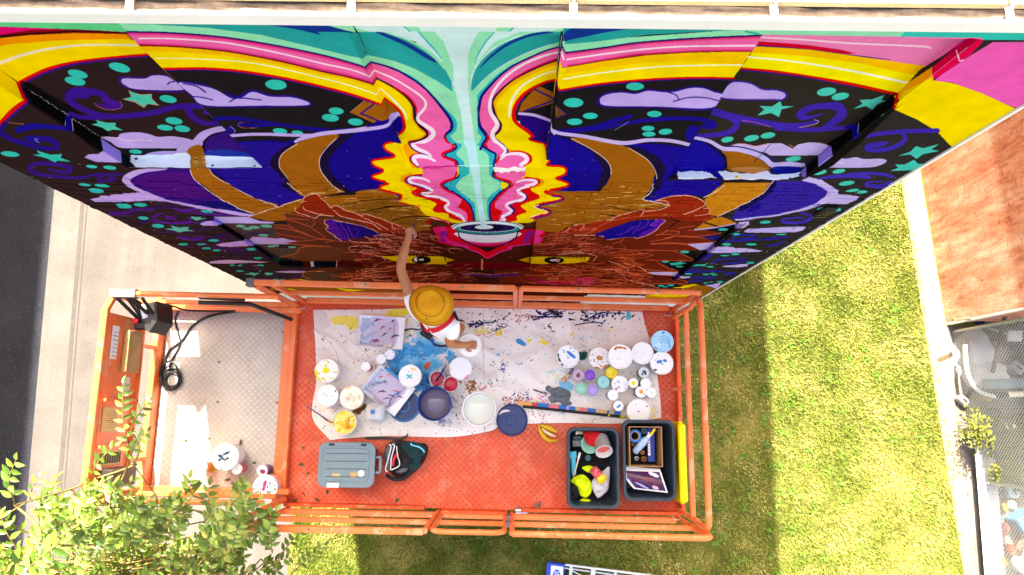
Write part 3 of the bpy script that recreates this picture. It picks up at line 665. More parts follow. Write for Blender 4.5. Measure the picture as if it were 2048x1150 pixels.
    E('Q',(60,212,190),(1160,660,90,38,-8),(1287,703,82,33,-10),(250,1100,58,25,-10),(472,1087,70,28,-10),(622,1062,68,27,-8))
    for s in [((540,790),(660,795),(735,745),(752,790),(862,795),(745,822),(725,895),(650,855),(525,880),(588,822)),((1465,735),(1580,730),(1690,690),(1665,740),(1715,745),(1630,772),(1580,825),(1520,792),(1405,820),(1490,770))]:
        P('Q',(70,210,190),*s,smooth=False)
    VB = (70,44,176)
    S('Q',VB,[15,14,12,9,5],(110,830),(300,890),(500,930),(750,972),(900,970),(1000,950),(1080,932)); S('Q',VB,[8,9,8],(700,1000),(1000,1010),(1200,1000),(1400,985)); S('Q',VB,[3,14,20,18,12,12,15,14,7,2],(1110,1000),(1220,940),(1300,870),(1270,800),(1160,790),(1020,805),(925,860),(930,890),(1010,895),(1125,862)); S('Q',VB,[14,14,12,10,8],(150,850),(270,890),(335,950),(290,1020),(160,1055),(0,1065)); P('Q',(26,14,150),(-20,900),(80,905),(150,940),(160,980),(110,1005),(40,995),(10,960)); P('Q',(18,10,130),(1370,985),(1440,970),(1470,1060),(1420,1100)); S('Q',SAL,.8,(385,925),(500,940),(650,985)); S('Q',(255,200,200),1,(910,990),(1050,960),(1088,932),(1050,918))
    P('e',(10,10,10),(1590,380),(1440,480),(1150,700),(900,900),(640,1060),(720,1070),(1060,800),(1560,600)); S('e',(26,14,150),[4,18],(870,850),(960,830),(1030,900),(1010,1000))
    P('P',(206,188,242),(835,232),(900,215),(1000,225),(1060,240),(1180,215),(1300,215),(1400,262),(1450,225),(1550,205),(1660,210),(1760,245),(1640,325),(1200,327),(1150,300),(1000,270),smooth=False); S('P',SAL,1.2,(1370,228),(1410,250),(1395,272)); S('P',SAL,1,(840,232),(950,218),(1050,240),(1180,215)); S('P',SAL,1,(1640,212),(1690,220),(1750,245))
    P('P',(52,50,50),(1200,326),(1645,326),(1640,430),(1500,405),(1260,395),(1200,360),smooth=False); E('P',(60,212,190),(1408,358,72,24,-8)); P('P',(16,16,16),(1560,400),(1640,330),(1640,440),(1510,440),smooth=False)
    P('P',(18,10,160),(500,185),(600,195),(700,250),(770,330),(800,410),(775,465),(640,482),(350,475),(250,540),(200,480),smooth=False); P('P',(24,16,66),(490,175),(620,195),(720,265),(790,350),(800,420),(760,470),(770,380),(700,290),(600,215)); P('P',BRZ,(750,282),(900,290),(1050,340),(1150,400),(1195,450),(1170,482),(1120,510),(1000,490),(820,465),(800,400),(790,330)); P('P',(214,150,76),(850,440),(1000,430),(1150,440),(1170,480),(1110,505),(1000,485),(860,465))
    S('P',(206,188,242),[6,8,10,11,8],(500,160),(640,195),(760,262),(900,272),(1050,310),(1150,360),(1220,415),(1350,405),(1500,415)); S('P',(14,44,140),2.4,(790,240),(930,250),(1080,290),(1200,350),(1250,385)); S('P',(20,18,20),.9,(1320,95),(1200,220),(1120,310),(1040,390))
    W = (246,250,255)
    P('P',W,(350,472),(560,466),(640,482),(725,538),(345,540),smooth=False,jag=1.2); P('P',W,(715,480),(800,465),(1000,495),(1180,470),(1205,495),(1480,480),(1480,552),(1200,555),(770,545),smooth=False,jag=1.2); P('P',(16,12,150),(640,480),(720,480),(770,540),(720,545),smooth=False); P('P',(12,30,150),(1203,462),(1230,432),(1350,425),(1470,440),(1450,482),(1340,496),(1240,490)); P('P',(12,20,150),(1370,555),(1375,520),(1395,545),(1470,548),smooth=False,jag=.8); E('P',(240,210,20),(890,522,16,12)); P('P',(120,110,220),(1480,470),(1530,425),(1530,505),(1480,545),smooth=False)
    # right reveal
    zone((1930,74),(1968,80),(1985,84),(1940,111),(1867,160),(1790,218),(1715,290),(1664,332),(1612,356),(1596,350),(1636,312),(1664,288),(1796,186),(1840,138))
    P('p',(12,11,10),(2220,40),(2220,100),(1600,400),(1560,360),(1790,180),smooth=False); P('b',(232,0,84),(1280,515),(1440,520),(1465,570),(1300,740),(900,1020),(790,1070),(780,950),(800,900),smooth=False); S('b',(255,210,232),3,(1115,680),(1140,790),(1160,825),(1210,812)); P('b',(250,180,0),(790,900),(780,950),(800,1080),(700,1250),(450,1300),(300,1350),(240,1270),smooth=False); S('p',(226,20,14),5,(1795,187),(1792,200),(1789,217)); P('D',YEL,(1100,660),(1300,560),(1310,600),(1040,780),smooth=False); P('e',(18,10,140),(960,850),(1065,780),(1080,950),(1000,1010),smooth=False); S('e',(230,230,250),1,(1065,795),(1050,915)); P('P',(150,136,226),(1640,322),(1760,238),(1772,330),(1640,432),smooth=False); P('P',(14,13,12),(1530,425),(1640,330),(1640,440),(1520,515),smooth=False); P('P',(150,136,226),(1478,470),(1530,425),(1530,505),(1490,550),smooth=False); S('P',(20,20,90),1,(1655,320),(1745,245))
    # ================= right corner pier and the bricks below it
    zone((1985,84),(2220,84),(2220,640),(1380,640),(1330,440),(1330,360),(1604,360),(1664,332),(1715,290),(1790,218),(1867,160),(1940,111))
    P('D',(250,104,190),(1700,290),(2500,300),(2500,900),(1905,775),(1600,655),(1450,592),(1310,585),smooth=False); P('D',(20,190,186),(1660,275),(2500,290),(2500,305),(1700,300),smooth=False,jag=.6); P('D',YEL,(1308,578),(1450,596),(1650,665),(1905,780),(2300,960),(2000,1200),(1440,1050),(1340,945),(1200,860),(1030,785),smooth=False)
    S('D',VB,[6,8,9,9],(770,1000),(900,965),(1100,945),(1345,938)); S('D',VB,[8,9,8,10,6,3],(1090,950),(1112,1000),(1050,1050),(950,1078),(850,1075),(840,1050),(910,1030),(990,1022)); E('D',VB,(910,1040,70,18,-6))
    for s in [('D',(1060,1120),(1150,1090),(1190,1050),(1240,1065),(1355,1035),(1300,1075),(1360,1085),(1240,1108),(1195,1142),(1150,1110)),('H',(1230,155),(1290,155),(1350,125),(1375,150),(1420,150),(1350,190),(1200,196),(1250,175))]:
        P(s[0],(50,206,188),*s[1:],smooth=False)
    P('f',(202,184,240),(1050,295),(1240,130),(1400,185),(1560,165),(1680,190),(1900,185),(1980,215),(1900,270),(1700,305),(1060,303)); S('f',(240,230,255),1.2,(1130,260),(1250,230),(1410,248))
    E('f',(60,212,190),(1070,370,100,32,-10),(1332,355,88,28,-10),(1438,518,110,30,-8),(1515,610,95,20,-8),(1650,630,70,25,-5),(1110,860,75,22,-8),(1300,875,65,22,-6),(337,1042,75,20,-4))
    V2 = (72,50,182)
    S('f',V2,[3,7,9,6],(1060,450),(1250,430),(1500,415),(1750,440)); S('f',V2,6,(1500,395),(1750,385),(1950,400),(2060,430)); S('f',V2,[6,7,4,2],(2029,500),(1900,555),(1750,550),(1690,530),(1760,500),(1930,495))
    P('f',(206,188,242),(830,440),(900,425),(1100,470),(1250,570),(1330,610),(1320,660),(1480,665),(1610,712),(1450,795),(1150,790),(900,880),(500,960),(-60,1025),(-80,1000),(500,930),(1000,790),(1180,640),(1000,520),(840,490),smooth=False,jag=.4)
    P('f',(58,36,164),(370,490),(840,485),(1000,520),(1130,590),(1180,620),(1150,690),(1030,780),(800,870),(500,935),(0,1000),(-120,1000),(0,800),(150,740),(270,640),smooth=False); P('f',(24,18,90),(370,490),(480,490),(440,620),(250,760),(0,900),(0,830),(150,740),(270,640)); P('f',(22,8,150),(100,890),(200,800),(290,800),(230,860),(150,920))
    for i in range(26):
        u,v = r.uniform(400,1100),r.uniform(540,850)
        S('f',(34,22,110),r.uniform(.8,1.6),(u,v),(u+r.uniform(30,140),v-r.uniform(2,24)),al=.6)
    P('f',(10,10,10),(1170,870),(1210,810),(1330,815),(1200,900),smooth=False); S('f',W,1,(1180,890),(1250,850)); S('f',V2,[3,6,6,5,3],(800,920),(950,945),(960,990),(850,1040),(650,1050),(560,1020),(650,985),(860,985)); S('f',V2,3,(950,960),(1150,950))
    LB = (206,188,242)
    for s in [((1000,215),(1050,190),(1250,180),(1500,165),(1750,150),(1840,160),(1790,210),(1700,235),(1020,235)),((500,505),(600,430),(850,430),(880,450),(1000,450),(1250,480),(1200,500),(900,505)),((680,700),(750,685),(1060,665),(1050,690),(900,710)),((60,835),(100,820),(250,825),(285,845),(200,855),(70,855)),((470,945),(690,925),(620,1000),(600,985)),((870,185),(930,90),(1060,80),(1070,130),(980,180))]:
        P('g',LB,*s,smooth=False,jag=.3)
    B2 = (46,38,164)
    S('g',B2,4,(850,325),(870,285),(1000,270),(1150,282),(1080,318),(925,325)); S('g',B2,3,(680,352),(900,350),(1300,322),(1600,297)); S('g',B2,3.5,(1310,415),(1450,392),(1540,362)); S('g',B2,3.5,(600,652),(590,630),(700,600),(990,590),(980,630),(700,662)); S('g',B2,3,(230,742),(420,722)); S('g',B2,4,(180,772),(700,760)); S('g',B2,4,(740,797),(880,795)); S('g',B2,4,(310,850),(600,850)); S('g',B2,2,(250,888),(430,890)); S('g',B2,4,(420,560),(560,545)); S('g',B2,4,(380,600),(520,590))
    E('g',(20,204,184),(1285,95,75,20,-4),(883,255,60,16),(1500,262,68,13),(763,395,62,15),(1100,395,75,16),(880,528,60,13),(745,550,65,9),(1085,645,55,13),(540,700,50,9),(243,798,55,11),(485,805,45,9),(575,795,45,9),(605,815,45,8),(485,918,35,7),(555,907,28,6),(675,903,42,12),(30,965,40,8))
    P('g',(20,204,184),(285,680),(340,672),(320,655),(400,662),(530,655),(470,675),(490,695),(380,690),(310,695),smooth=False); P('g',(170,108,26),(0,990),(350,935),(600,985),(420,1120),(200,1100),smooth=False); P('g',YEL,(0,1000),(80,965),(350,930),(200,985),(0,1060),smooth=False)
    zone()
    S('p',(206,184,242),[6,8,8,7,8],(591,283),(604,277),(640,268),(684,263),(727,259),(771,252),(785,238),(794,228))
    # ================= lower part: bronze,discs on the right,bowl,the creature's head
    zone((1092,336),(1335,360),(1606,360),(1600,470),(1440,470),(1300,480),(1092,480))
    P('M',BRZ,(300,110),(400,80),(680,80),(740,0),(760,-60),(1180,-120),(1190,0),(1075,130),(1330,185),(1100,260),(600,420),(100,420),(110,310),(60,300),(130,205),(230,160),(320,120),smooth=False)
    P('M',(34,20,70),(640,78),(740,0),(760,-90),(900,-90),(1180,-100),(1200,-10),(1100,120),smooth=False) if False else None
    P('M',BLU,(100,-30),(420,-160),(700,-160),(660,72),(400,50),(260,45),smooth=False); P('M',DK,(700,-170),(795,-170),(785,-80),(745,-5),(665,74),(618,70),(690,-20),smooth=False)
    P('M',BRZ,(795,-170),(1172,-170),(1212,-100),(1190,10),(1130,70),(1080,130),(900,110),(660,82),(745,-5),(785,-80),smooth=False)
    P('M',(26,8,150),(1200,-160),(1400,-60),(1800,-40),(1790,20),(1640,105),(1500,90),(1290,105),(1200,145),(1320,180),(1075,135),(1180,0),smooth=False); P('M',DK,(1174,-170),(1300,-170),(1270,0),(1120,130),(1078,133),(1190,10),(1212,-100),smooth=False); S('M',(250,225,215),1.6,(1190,-10),(1150,70),(1080,130),(1200,160),(1325,185),(1290,205))
    P('M',(214,142,32),(1830,-20),(2260,-20),(2180,80),(1980,190),(1770,285),(1680,260),(1650,130),(1750,40),smooth=False); S('M',(255,225,205),1.5,(1830,0),(1760,60),(1640,115)); S('M',(255,225,205),1.4,(2300,-60),(2180,80),(1980,190),(1770,285))
    for k in range(36):      # worn,patchy gold
        u,v = r.uniform(150,1300),r.uniform(100,400)
        S('M',[(136,78,8),(196,140,50)][k % 2],r.uniform(1,2),(u,v),(u+r.uniform(40,160),v+r.uniform(-3,8)),al=.5)
    S('M',(40,24,14),[1,2],(510,160),(720,182),(860,215),(1000,240)); S('M',(40,24,14),[1,2],(150,205),(400,225),(560,245),(840,290)); S('M',(60,24,14),[1,2],(120,300),(400,325),(600,345)); S('M',(120,40,10),1.5,(180,380),(400,390))
    S('M',(60,24,14),4,(300,410),(320,432),(350,425),(400,390),(440,370))
    zone((1092,287),(1092,320),(1200,320),(1200,470),(950,470),(950,287))
    P('K',BRZ,(1560,470),(1740,465),(2024,470),(2600,470),(2600,850),(1500,850),smooth=False)
    P('K',YEL,(1340,60),(1400,-20),(1560,-20),(1690,30),(1720,130),(1740,190),(1722,232),(1850,242),(1895,275),(1875,320),(1805,350),(1850,372),(1915,402),(1890,432),(1745,462),(1700,482),(1760,502),(1845,522),(1838,552),(1625,602),(1650,622),(1735,650),(1715,682),(1570,715),(1600,728),(1500,790),(1330,760),(1300,300),smooth=True)
    S('K',RED,4.5,(1560,-15),(1690,30),(1720,130),(1742,190),(1722,232),(1852,242),(1898,275),(1878,320),(1805,350),(1850,372),(1918,402),(1890,432),(1745,462),(1700,482),(1760,502),(1848,522),(1840,552),(1625,602),(1650,622),(1738,650),(1718,682),(1570,715)); S('K',PUR,2.4,(1760,514),(1860,530),(1850,556),(1640,608),(1670,626),(1752,652),(1730,690),(1600,722)); S('K',(255,245,215),1.6,(1640,600),(1600,615),(1700,650),(1690,672),(1560,712))
    P('K',ORA,(1360,100),(1450,105),(1560,140),(1570,200),(1520,240),(1530,330),(1640,350),(1690,370),(1680,410),(1600,440),(1540,440),(1640,400),(1640,370),(1540,345),smooth=True)
    P('K',RED,(1490,440),(1560,438),(1580,472),(1648,512),(1630,545),(1500,592),(1480,612),(1530,650),(1515,672),(1440,702),(1430,745),(1205,750),(1195,590),(1265,510),(1400,400),smooth=True)
    S('K',RED,5,(1165,-10),(1150,45),(1210,90),(1275,140),(1250,210)); S('K',RED,6,(1300,150),(1440,108),(1550,140),(1565,190),(1500,232)); S('K',RED,5,(1520,348),(1630,365),(1645,390),(1590,425),(1480,450)); S('K',PUR,4,(1320,60),(1358,100),(1320,140)); S('K',PUR,4,(1500,440),(1470,470),(1530,510),(1515,548),(1380,590),(1420,645),(1400,672),(1330,705))
    P('K',PINK,(1165,-10),(1230,-10),(1320,55),(1352,98),(1300,145),(1290,178),(1340,132),(1450,118),(1530,150),(1540,190),(1500,228),(1520,262),(1520,325),(1480,350),(1600,362),(1635,388),(1600,418),(1500,440),(1460,470),(1522,510),(1508,545),(1380,585),(1360,605),(1405,645),(1395,668),(1320,700),(1325,745),(1270,748),(1290,690),(1312,660),(1240,622),(1240,580),(1275,530),(1350,470),(1400,418),(1370,385),(1255,348),(1235,250),(1290,160),(1260,130),(1175,70),smooth=False)
    S('K',WP,[6,7,6,4],(1240,0),(1320,70),(1335,105),(1300,150)); S('K',WP,[3,6,9,8],(1292,180),(1350,135),(1450,125),(1520,150),(1530,190),(1480,228)); S('K',WP,[3,6,6,6,5,6,5],(1435,388),(1520,368),(1610,375),(1605,402),(1510,430),(1452,470),(1510,512),(1490,545),(1370,580),(1345,610),(1390,645),(1380,668),(1310,705),(1330,735),(1290,748))
    P('K',(255,250,252),(1235,250),(1520,245),(1525,285),(1420,290),(1300,300),(1230,295),smooth=False,jag=1.6)
    S('K',NAVY,4,(1135,-15),(1128,50),(1185,95),(1248,132),(1235,200),(1228,240)); S('K',NAVY,3.6,(1218,315),(1240,345),(1340,380),(1375,405),(1345,442),(1258,510),(1196,590),(1195,680),(1205,750)); S('K',RED,4,(1240,320),(1260,348),(1370,378),(1398,410),(1370,442))
    zone((480,400),(600,395),(900,380),(900,480),(480,480))
    P('L',BRZ,(80,290),(330,200),(580,120),(700,60),(880,30),(1100,20),(1320,50),(1450,100),(1440,150),(1650,220),(1760,320),(1760,410),(1000,400),(500,320),(270,335),smooth=False); P('L',(150,96,24),(940,190),(1300,130),(1440,120),(1450,160),(1600,190),(1600,260),(1760,320),(1760,405),(1550,410),(1300,320),smooth=False)
    for k in range(34):
        u,v = r.uniform(850,1750),r.uniform(60,400)
        S('L',[(120,70,8),(200,150,60)][k % 2],r.uniform(1,2),(u,v),(u+r.uniform(60,200),v+r.uniform(-4,4)),al=.5)
    S('L',(40,24,14),[1,2.5,1],(920,190),(1100,150),(1250,132),(1440,120)); S('L',(30,20,14),[1,2.5,1.5],(1050,258),(1250,220),(1400,195),(1600,190)); S('L',(40,24,14),1.6,(1400,330),(1550,290),(1750,290)); S('L',(245,215,190),1.4,(80,290),(330,205),(580,130)); S('L',(250,220,200),1.3,(940,65),(1200,32),(1300,45)); S('L',(245,170,130),1.2,(780,110),(900,80))
    # head: red-brown plumage
    zone()
    P('p',(70,28,16),(640,535),(1300,535),(1390,600),(620,600),smooth=False)
    HB,HR = (122,44,18),(158,48,16)
    P('L',(112,58,30),(310,365),(440,360),(400,262),(500,255),(540,210),(580,150),(600,100),(700,80),(745,115),(835,210),(880,185),(1060,258),(1120,290),(1150,265),(1290,305),(1390,352),(1500,382),(1560,420),(1780,410),(1830,530),(2120,560),(2120,930),(1000,900),(800,890),(570,830),(600,790),(740,765),(1000,745),(1130,700),(400,662),(540,570),(410,530),(540,515),(310,455),(340,440),(310,395),smooth=False)
    P('L',HR,(500,255),(540,215),(585,150),(600,100),(700,82),(745,115),(835,212),(880,188),(1060,260),(1120,290),(1150,268),(1290,308),(1390,355),(1500,385),(1540,430),(1300,450),(1100,340),(860,280),(700,270)); P('L',(104,34,14),(1000,420),(1500,440),(1780,412),(1830,530),(2120,560),(2120,930),(1000,900),(1150,760),(1000,560),smooth=False); P('L',(92,40,22),(800,830),(1000,745),(1130,700),(1300,740),(1300,900),(900,890),smooth=False)
    P('M',HB,(60,420),(300,430),(440,372),(560,357),(680,322),(760,322),(900,270),(1080,217),(1110,240),(1250,222),(1330,187),(1290,150),(1200,146),(1290,110),(1400,95),(1520,100),(1620,132),(1660,180),(1640,218),(1695,222),(1690,262),(1740,277),(1720,312),(1640,342),(1590,382),(1540,422),(1680,420),(1815,436),(1680,472),(1500,477),(1650,490),(1752,522),(1690,542),(1480,540),(1580,572),(1612,602),(1400,612),(1550,692),(1420,702),(1250,702),(1330,760),(1415,800),(1350,872),(1480,880),(1492,905),(1350,916),(1150,916),(1250,960),(-200,960),(-400,560),(60,500),smooth=False)
    P('M',(168,50,18),(370,425),(440,372),(560,357),(760,322),(900,272),(1080,220),(1250,224),(1330,187),(1210,146),(1400,97),(1520,102),(1620,134),(1655,180),(1640,218),(1695,224),(1690,262),(1735,277),(1600,330),(1300,300),(1000,320),(700,430),(480,450)); P('M',(128,44,18),(1100,420),(1400,330),(1640,342),(1590,382),(1540,422),(1810,436),(1500,477),(1740,522),(1480,540),(1600,600),(1200,600),(900,560))
    # central lower recess: bowl
    zone((877,484),(850,440),(850,430),(1095,430),(1072,441),(1060,540),(892,540))
    P('p',(84,34,16),(840,446),(1100,446),(1100,545),(840,545),smooth=False)
    zone()
    P('K',(96,58,30),(640,730),(740,745),(830,790),(840,800),(660,800),smooth=False); P('K',(96,58,30),(1500,800),(1540,770),(1615,745),(1610,805),smooth=False); S('K',RED,2,(640,735),(720,735),(800,760),(840,795))
    P('K',(240,8,44),(660,810),(720,795),(820,795),(880,815),(905,850),(1440,860),(1490,825),(1600,815),(1700,835),(1700,870),(1660,890),(1690,920),(1620,960),(1500,965),(1400,980),(1400,1000),(1290,1030),(1172,1085),(1050,1020),(985,985),(850,975),(720,945),(700,880),smooth=False); P('K',(244,40,130),(670,810),(770,800),(800,830),(790,880),(820,920),(900,945),(1000,975),(980,1000),(900,965),(720,940),(740,890),(690,850)); P('K',(170,30,150),(740,850),(790,840),(810,870),(770,900),(800,930),(750,930),(730,890)); P('K',(244,60,150),(1600,830),(1690,840),(1640,880),(1680,910),(1610,950),(1590,900)); P('K',(170,30,150),(1530,850),(1580,840),(1570,900),(1540,950),(1500,940)); S('K',(244,60,160),2.4,(850,965),(980,985),(1010,1010),(1100,1040),(1172,1085),(1290,1030),(1390,1000),(1370,985),(1560,955))
    P('K',(60,14,10),(1060,975),(1290,975),(1172,1035),smooth=False); P('K',(244,244,250),(900,850),(1450,850),(1430,900),(1350,950),(1172,970),(1000,950),(920,900)); P('K',(240,60,150),(940,905),(1000,930),(1172,945),(1350,930),(1420,895),(1370,950),(1290,975),(1060,975),(980,945)); P('K',(220,8,60),(1020,955),(1172,965),(1320,955),(1280,980),(1070,980))
    S('K',(20,16,40),2.6,(905,850),(920,900),(1000,950),(1172,1000),(1350,950),(1430,900),(1448,850))
    E('K',(240,250,250),(1172,800,335,58)); S('K',(10,10,20),1.2,(840,805),(920,768),(1060,748),(1172,744),(1290,748),(1420,768),(1505,805)); E('K',(46,170,172),(1172,820,300,52)); E('K',(230,248,248),(1172,808,262,42)); E('K',(26,18,70),(1172,808,256,36)); E('K',(60,26,120),(1172,808,205,27)); E('K',(16,12,40),(1172,806,160,24)); E('K',(230,248,248),(1140,802,86,20))
    P('K',(200,242,244),(1090,690),(1150,690),(1170,795),(1110,795),smooth=False)
    for k in range(22):
        u = 930+k*23; w = 52*math.sqrt(max(0,1-((u-1172)/300.)**2))
        S('K',(12,70,84),1.2,(u,820+w*.5),(u-6,820+w))
    S('K',(24,14,40),1.1,(873,820),(930,850),(1050,868),(1172,873),(1300,868),(1420,850),(1472,820)); S('K',(16,10,10),1.2,(640,745),(660,820),(700,900),(725,940),(760,1030),(800,1140)); S('K',(16,10,10),1.4,(1620,735),(1600,900),(1580,1030),(1560,1110)); P('K',(200,20,30),(620,730),(650,735),(650,790),(590,760),smooth=False,jag=.6)
    # eyes,nose,mouth
    P('L',(238,206,8),(1270,655),(1500,650),(1870,655),(1905,730),(1700,725),(1440,705),(1340,675),smooth=False); P('L',(236,200,10),(1885,665),(1975,690),(1900,712),smooth=False); E('L',(14,12,8),(1668,688,88,35)); P('L',(246,246,246),(1600,668),(1625,662),(1630,705),(1600,695),smooth=False); P('L',(236,226,236),(1642,678),(1690,676),(1690,694),(1642,694),smooth=False)
    P('M',(238,206,8),(45,662),(120,655),(350,657),(600,668),(570,700),(450,720),(150,727),(45,722),smooth=False); P('M',(236,200,10),(-60,690),(40,660),(40,715),smooth=False); E('M',(14,12,8),(266,691,90,33)); P('M',(240,236,236),(225,688),(290,682),(285,697),(235,700),smooth=False); P('M',(200,150,160),(290,672),(325,680),(315,708),(285,710),smooth=False)
    for k in range(9):
        S('M',(16,10,6),1.5,(350+k*24,655+k*2),(358+k*24,668+k*2)); S('L',(16,10,6),1.5,(1560+k*30,648),(1566+k*30,658))
    P('F',(134,10,30),(1690,830),(2029,830),(2260,835),(2255,870),(1690,866),smooth=False,jag=.4)
    P('p',(96,34,110),(924,547),(975,549),(985,551),(1000,548),(1036,547),(1036,551),(1005,553),(986,556),(970,553),(930,551)); S('p',(230,160,150),.8,(924,547),(950,546),(980,549),(1010,546),(1036,546))
    P('p',(240,150,120),(962,518),(966,518),(966,540),(962,540),smooth=False)
    FE,FL = (226,104,62),(240,170,140)
    for w,s in [(1,((310,365),(420,375),(480,400),(620,450))),(1,((310,395),(340,440),(450,470),(620,490))),(1.2,((310,400),(340,392),(450,410),(600,450),(700,485),(860,510))),(1.2,((310,455),(400,490),(540,516),(740,500),(850,510))),(1,((440,360),(520,420),(640,470),(740,495))),(1.2,((410,530),(560,550),(800,565))),(1.2,((400,660),(500,635),(540,585),(620,565),(830,572))),
                 (1,((405,265),(500,275),(640,300))),(1.2,((395,262),(430,300),(640,320))),(1.2,((410,310),(500,335),(650,385))),(1.2,((655,300),(690,350),(660,395),(740,450),(790,485))),(1.6,((505,210),(520,250),(640,290),(700,295),(740,275),(860,285))),(1.6,((580,200),(600,230),(720,265),(760,265))),(2,((570,165),(600,105),(700,80),(745,120),(840,215))),(2,((835,215),(880,190),(950,220),(1060,260),(1120,285))),(1.8,((860,225),(920,280),(1020,310),(1200,350),(1300,410))),(1.8,((1120,290),(1160,268),(1290,308),(1390,352),(1400,390))),(1.5,((1400,350),(1500,390),(1545,425),(1530,445))),(1.4,((1140,300),(1250,350),(1320,385),(1420,440))),
                 (1.8,((930,510),(860,460),(790,410),(810,380),(775,350),(800,318),(900,330),(1080,370),(1220,410),(1300,470))),(1.4,((980,485),(1040,520),(1200,525),(1300,520))),(1.4,((1140,465),(1200,490),(1330,490),(1400,510))),(1.2,((780,525),(900,515),(1100,540),(1200,535))),(1.2,((1200,535),(1300,550),(1400,590),(1500,600))),(1.4,((1000,600),(1020,565),(1150,560),(1250,580))),(1.2,((900,630),(1000,620),(1200,625),(1350,640))),(1.4,((1240,650),(1300,660),(1340,690))),(1.2,((1050,680),(1200,680))),(1.2,((1240,745),(1300,715),(1400,705))),(1.4,((1150,800),(1250,770),(1450,740))),(1.4,((570,830),(600,800),(740,795),(800,800))),(1.3,((820,830),(900,850),(1000,845),(1150,790))),(1.3,((740,890),(1000,880),(1150,850),(1250,800))),(1.2,((1400,860),(1500,820),(1700,800))),(1,((1350,840),(1500,850),(1800,830)))]:
        S('L',[FE,FL][w > 1.3],w,*s)
    P('L',(92,14,150),(790,340),(830,315),(900,335),(1080,370),(1200,405),(1290,468),(1140,470),(1130,490),(990,480),(1000,505),(930,505),(860,450),(800,405),(820,375)); P('L',(40,8,120),(890,345),(1080,372),(1200,405),(1285,466),(1140,470),(1130,490),(990,480),(960,440),(920,400)); S('L',(110,30,180),2.4,(920,360),(970,420),(1000,480)); S('L',(110,30,180),2.4,(990,380),(1010,420),(1040,480)); S('L',(90,24,170),2.4,(1060,390),(1090,430),(1060,480))
    for w,s in [(2,((1330,187),(1290,150),(1200,146),(1290,112),(1400,96),(1520,102),(1620,132),(1655,180),(1560,235),(1460,265))),(1.8,((1100,240),(1250,224),(1325,190))),(1.8,((780,322),(900,272),(1075,222),(1085,250),(1060,290))),(1.4,((1640,218),(1690,222),(1680,260),(1560,280))),(1.2,((1690,265),(1735,278),(1640,320))),(1.6,((370,425),(440,372),(540,360),(510,420))),(1.2,((540,360),(720,325),(760,322),(740,350),(640,400))),(1.2,((760,345),(900,310),(1060,290),(1300,270))),(2,((720,470),(760,500),(880,485),(1010,475),(1020,490),(1120,462),(1210,410),(1240,370),(1290,325),(1200,318))),(1.8,((450,460),(640,462),(720,470))),(1.2,((1320,275),(1360,320),(1410,328),(1350,370),(1330,410),(1200,470))),(1.2,((1290,420),(1400,425),(1420,440),(1380,460))),(1.2,((1200,455),(1340,455),(1360,475),(1300,495),(1150,520))),(1.2,((1540,420),(1600,385),(1640,345))),(1,((1400,400),(1560,375))),(1.2,((1500,417),(1680,418),(1810,436),(1600,470),(1400,470),(1280,490))),(1.2,((1380,470),(1500,477),(1650,490),(1750,522),(1500,538),(1300,530),(1160,540))),(1.2,((1150,545),(1400,540),(1540,565),(1605,600),(1400,605),(1180,600),(920,600))),(1.2,((1360,605),(1450,640),(1550,692),(1400,695),(1100,690))),(1.2,((1210,705),(1300,760),(1410,798),(1250,790),(1080,770))),(1.4,((910,720),(1050,755),(1130,805),(1180,820),(1390,835))),(1.4,((770,700),(900,745),(950,790),(820,780),(720,775))),(1.4,((830,790),(900,820),(920,860),(1000,890),(1130,915),(1240,945))),(1.2,((1130,912),(1300,905),(1470,910),(1490,890),(1400,862))),(1.2,((70,560),(140,545),(270,520),(280,510),(400,520),(390,500),(520,530))),(1.2,((350,600),(480,580),(520,560),(510,530))),(1.2,((220,625),(400,605),(700,595),(720,570),(680,555))),(1.2,((800,550),(890,510),(910,480))),(1,((880,545),(920,570),(920,600))),(1.2,((120,560),(260,545),(250,570))),(1.4,((300,640),(500,620),(620,640),(660,660),(620,700))),(1.1,((140,740),(260,760),(350,790))),(1.1,((300,740),(430,760),(450,790))),(1.1,((0,760),(150,790),(300,800))),(1.1,((450,740),(620,760),(700,760))),(1.1,((470,780),(620,790),(720,765))),(1.1,((500,700),(640,720),(740,710))),(1.2,((850,640),(960,640),(990,665),(860,665))),(1.1,((820,660),(1010,690),(880,705))),(1.1,((300,830),(500,820),(680,830))),(1.1,((0,830),(200,830),(400,850))),(1.3,((680,870),(780,890),(810,905))),(1.3,((640,925),(760,920),(810,940))),(1.2,((420,935),(480,910)))]:
        S('M',[FE,FL][w > 1.3],w,*s)
    def feather(u,v,a,L,w,col,wd):
        ca,sa = math.cos(a),math.sin(a)
        f = lambda t,n: (u+ca*L*t-sa*w*n,v+(sa*L*t+ca*w*n)*.36)
        c.line([f(0,.9),f(.45,.95),f(.85,.4),f(1,0)],[wd*.6,wd,wd],col); c.line([f(1,0),f(.8,-.5),f(.4,-.95),f(0,-.8)],[wd,wd,wd*.5],col)
    for k in range(380):
        sd = -1 if k % 2 else 1; u = 985+sd*(60+225*r.random()**.8); v = r.uniform(462,576)
        if abs(v-520) < 12 and 760 < u < 1185: continue
        if v < 500 and (abs(u-985) < 105 or (640 < u < 770) or (1180 < u < 1340)): continue
        if sd < 0 and u < 735 and 510 < v < 545: continue
        a = math.atan2((v-530)*2.2,u-985)+r.normal(0,.14)
        feather(u,v,a,r.uniform(20,46),r.uniform(6,14),[(206,88,48),(236,150,116),(226,110,70),(170,60,30)][k % 4],r.uniform(.7,1.2))
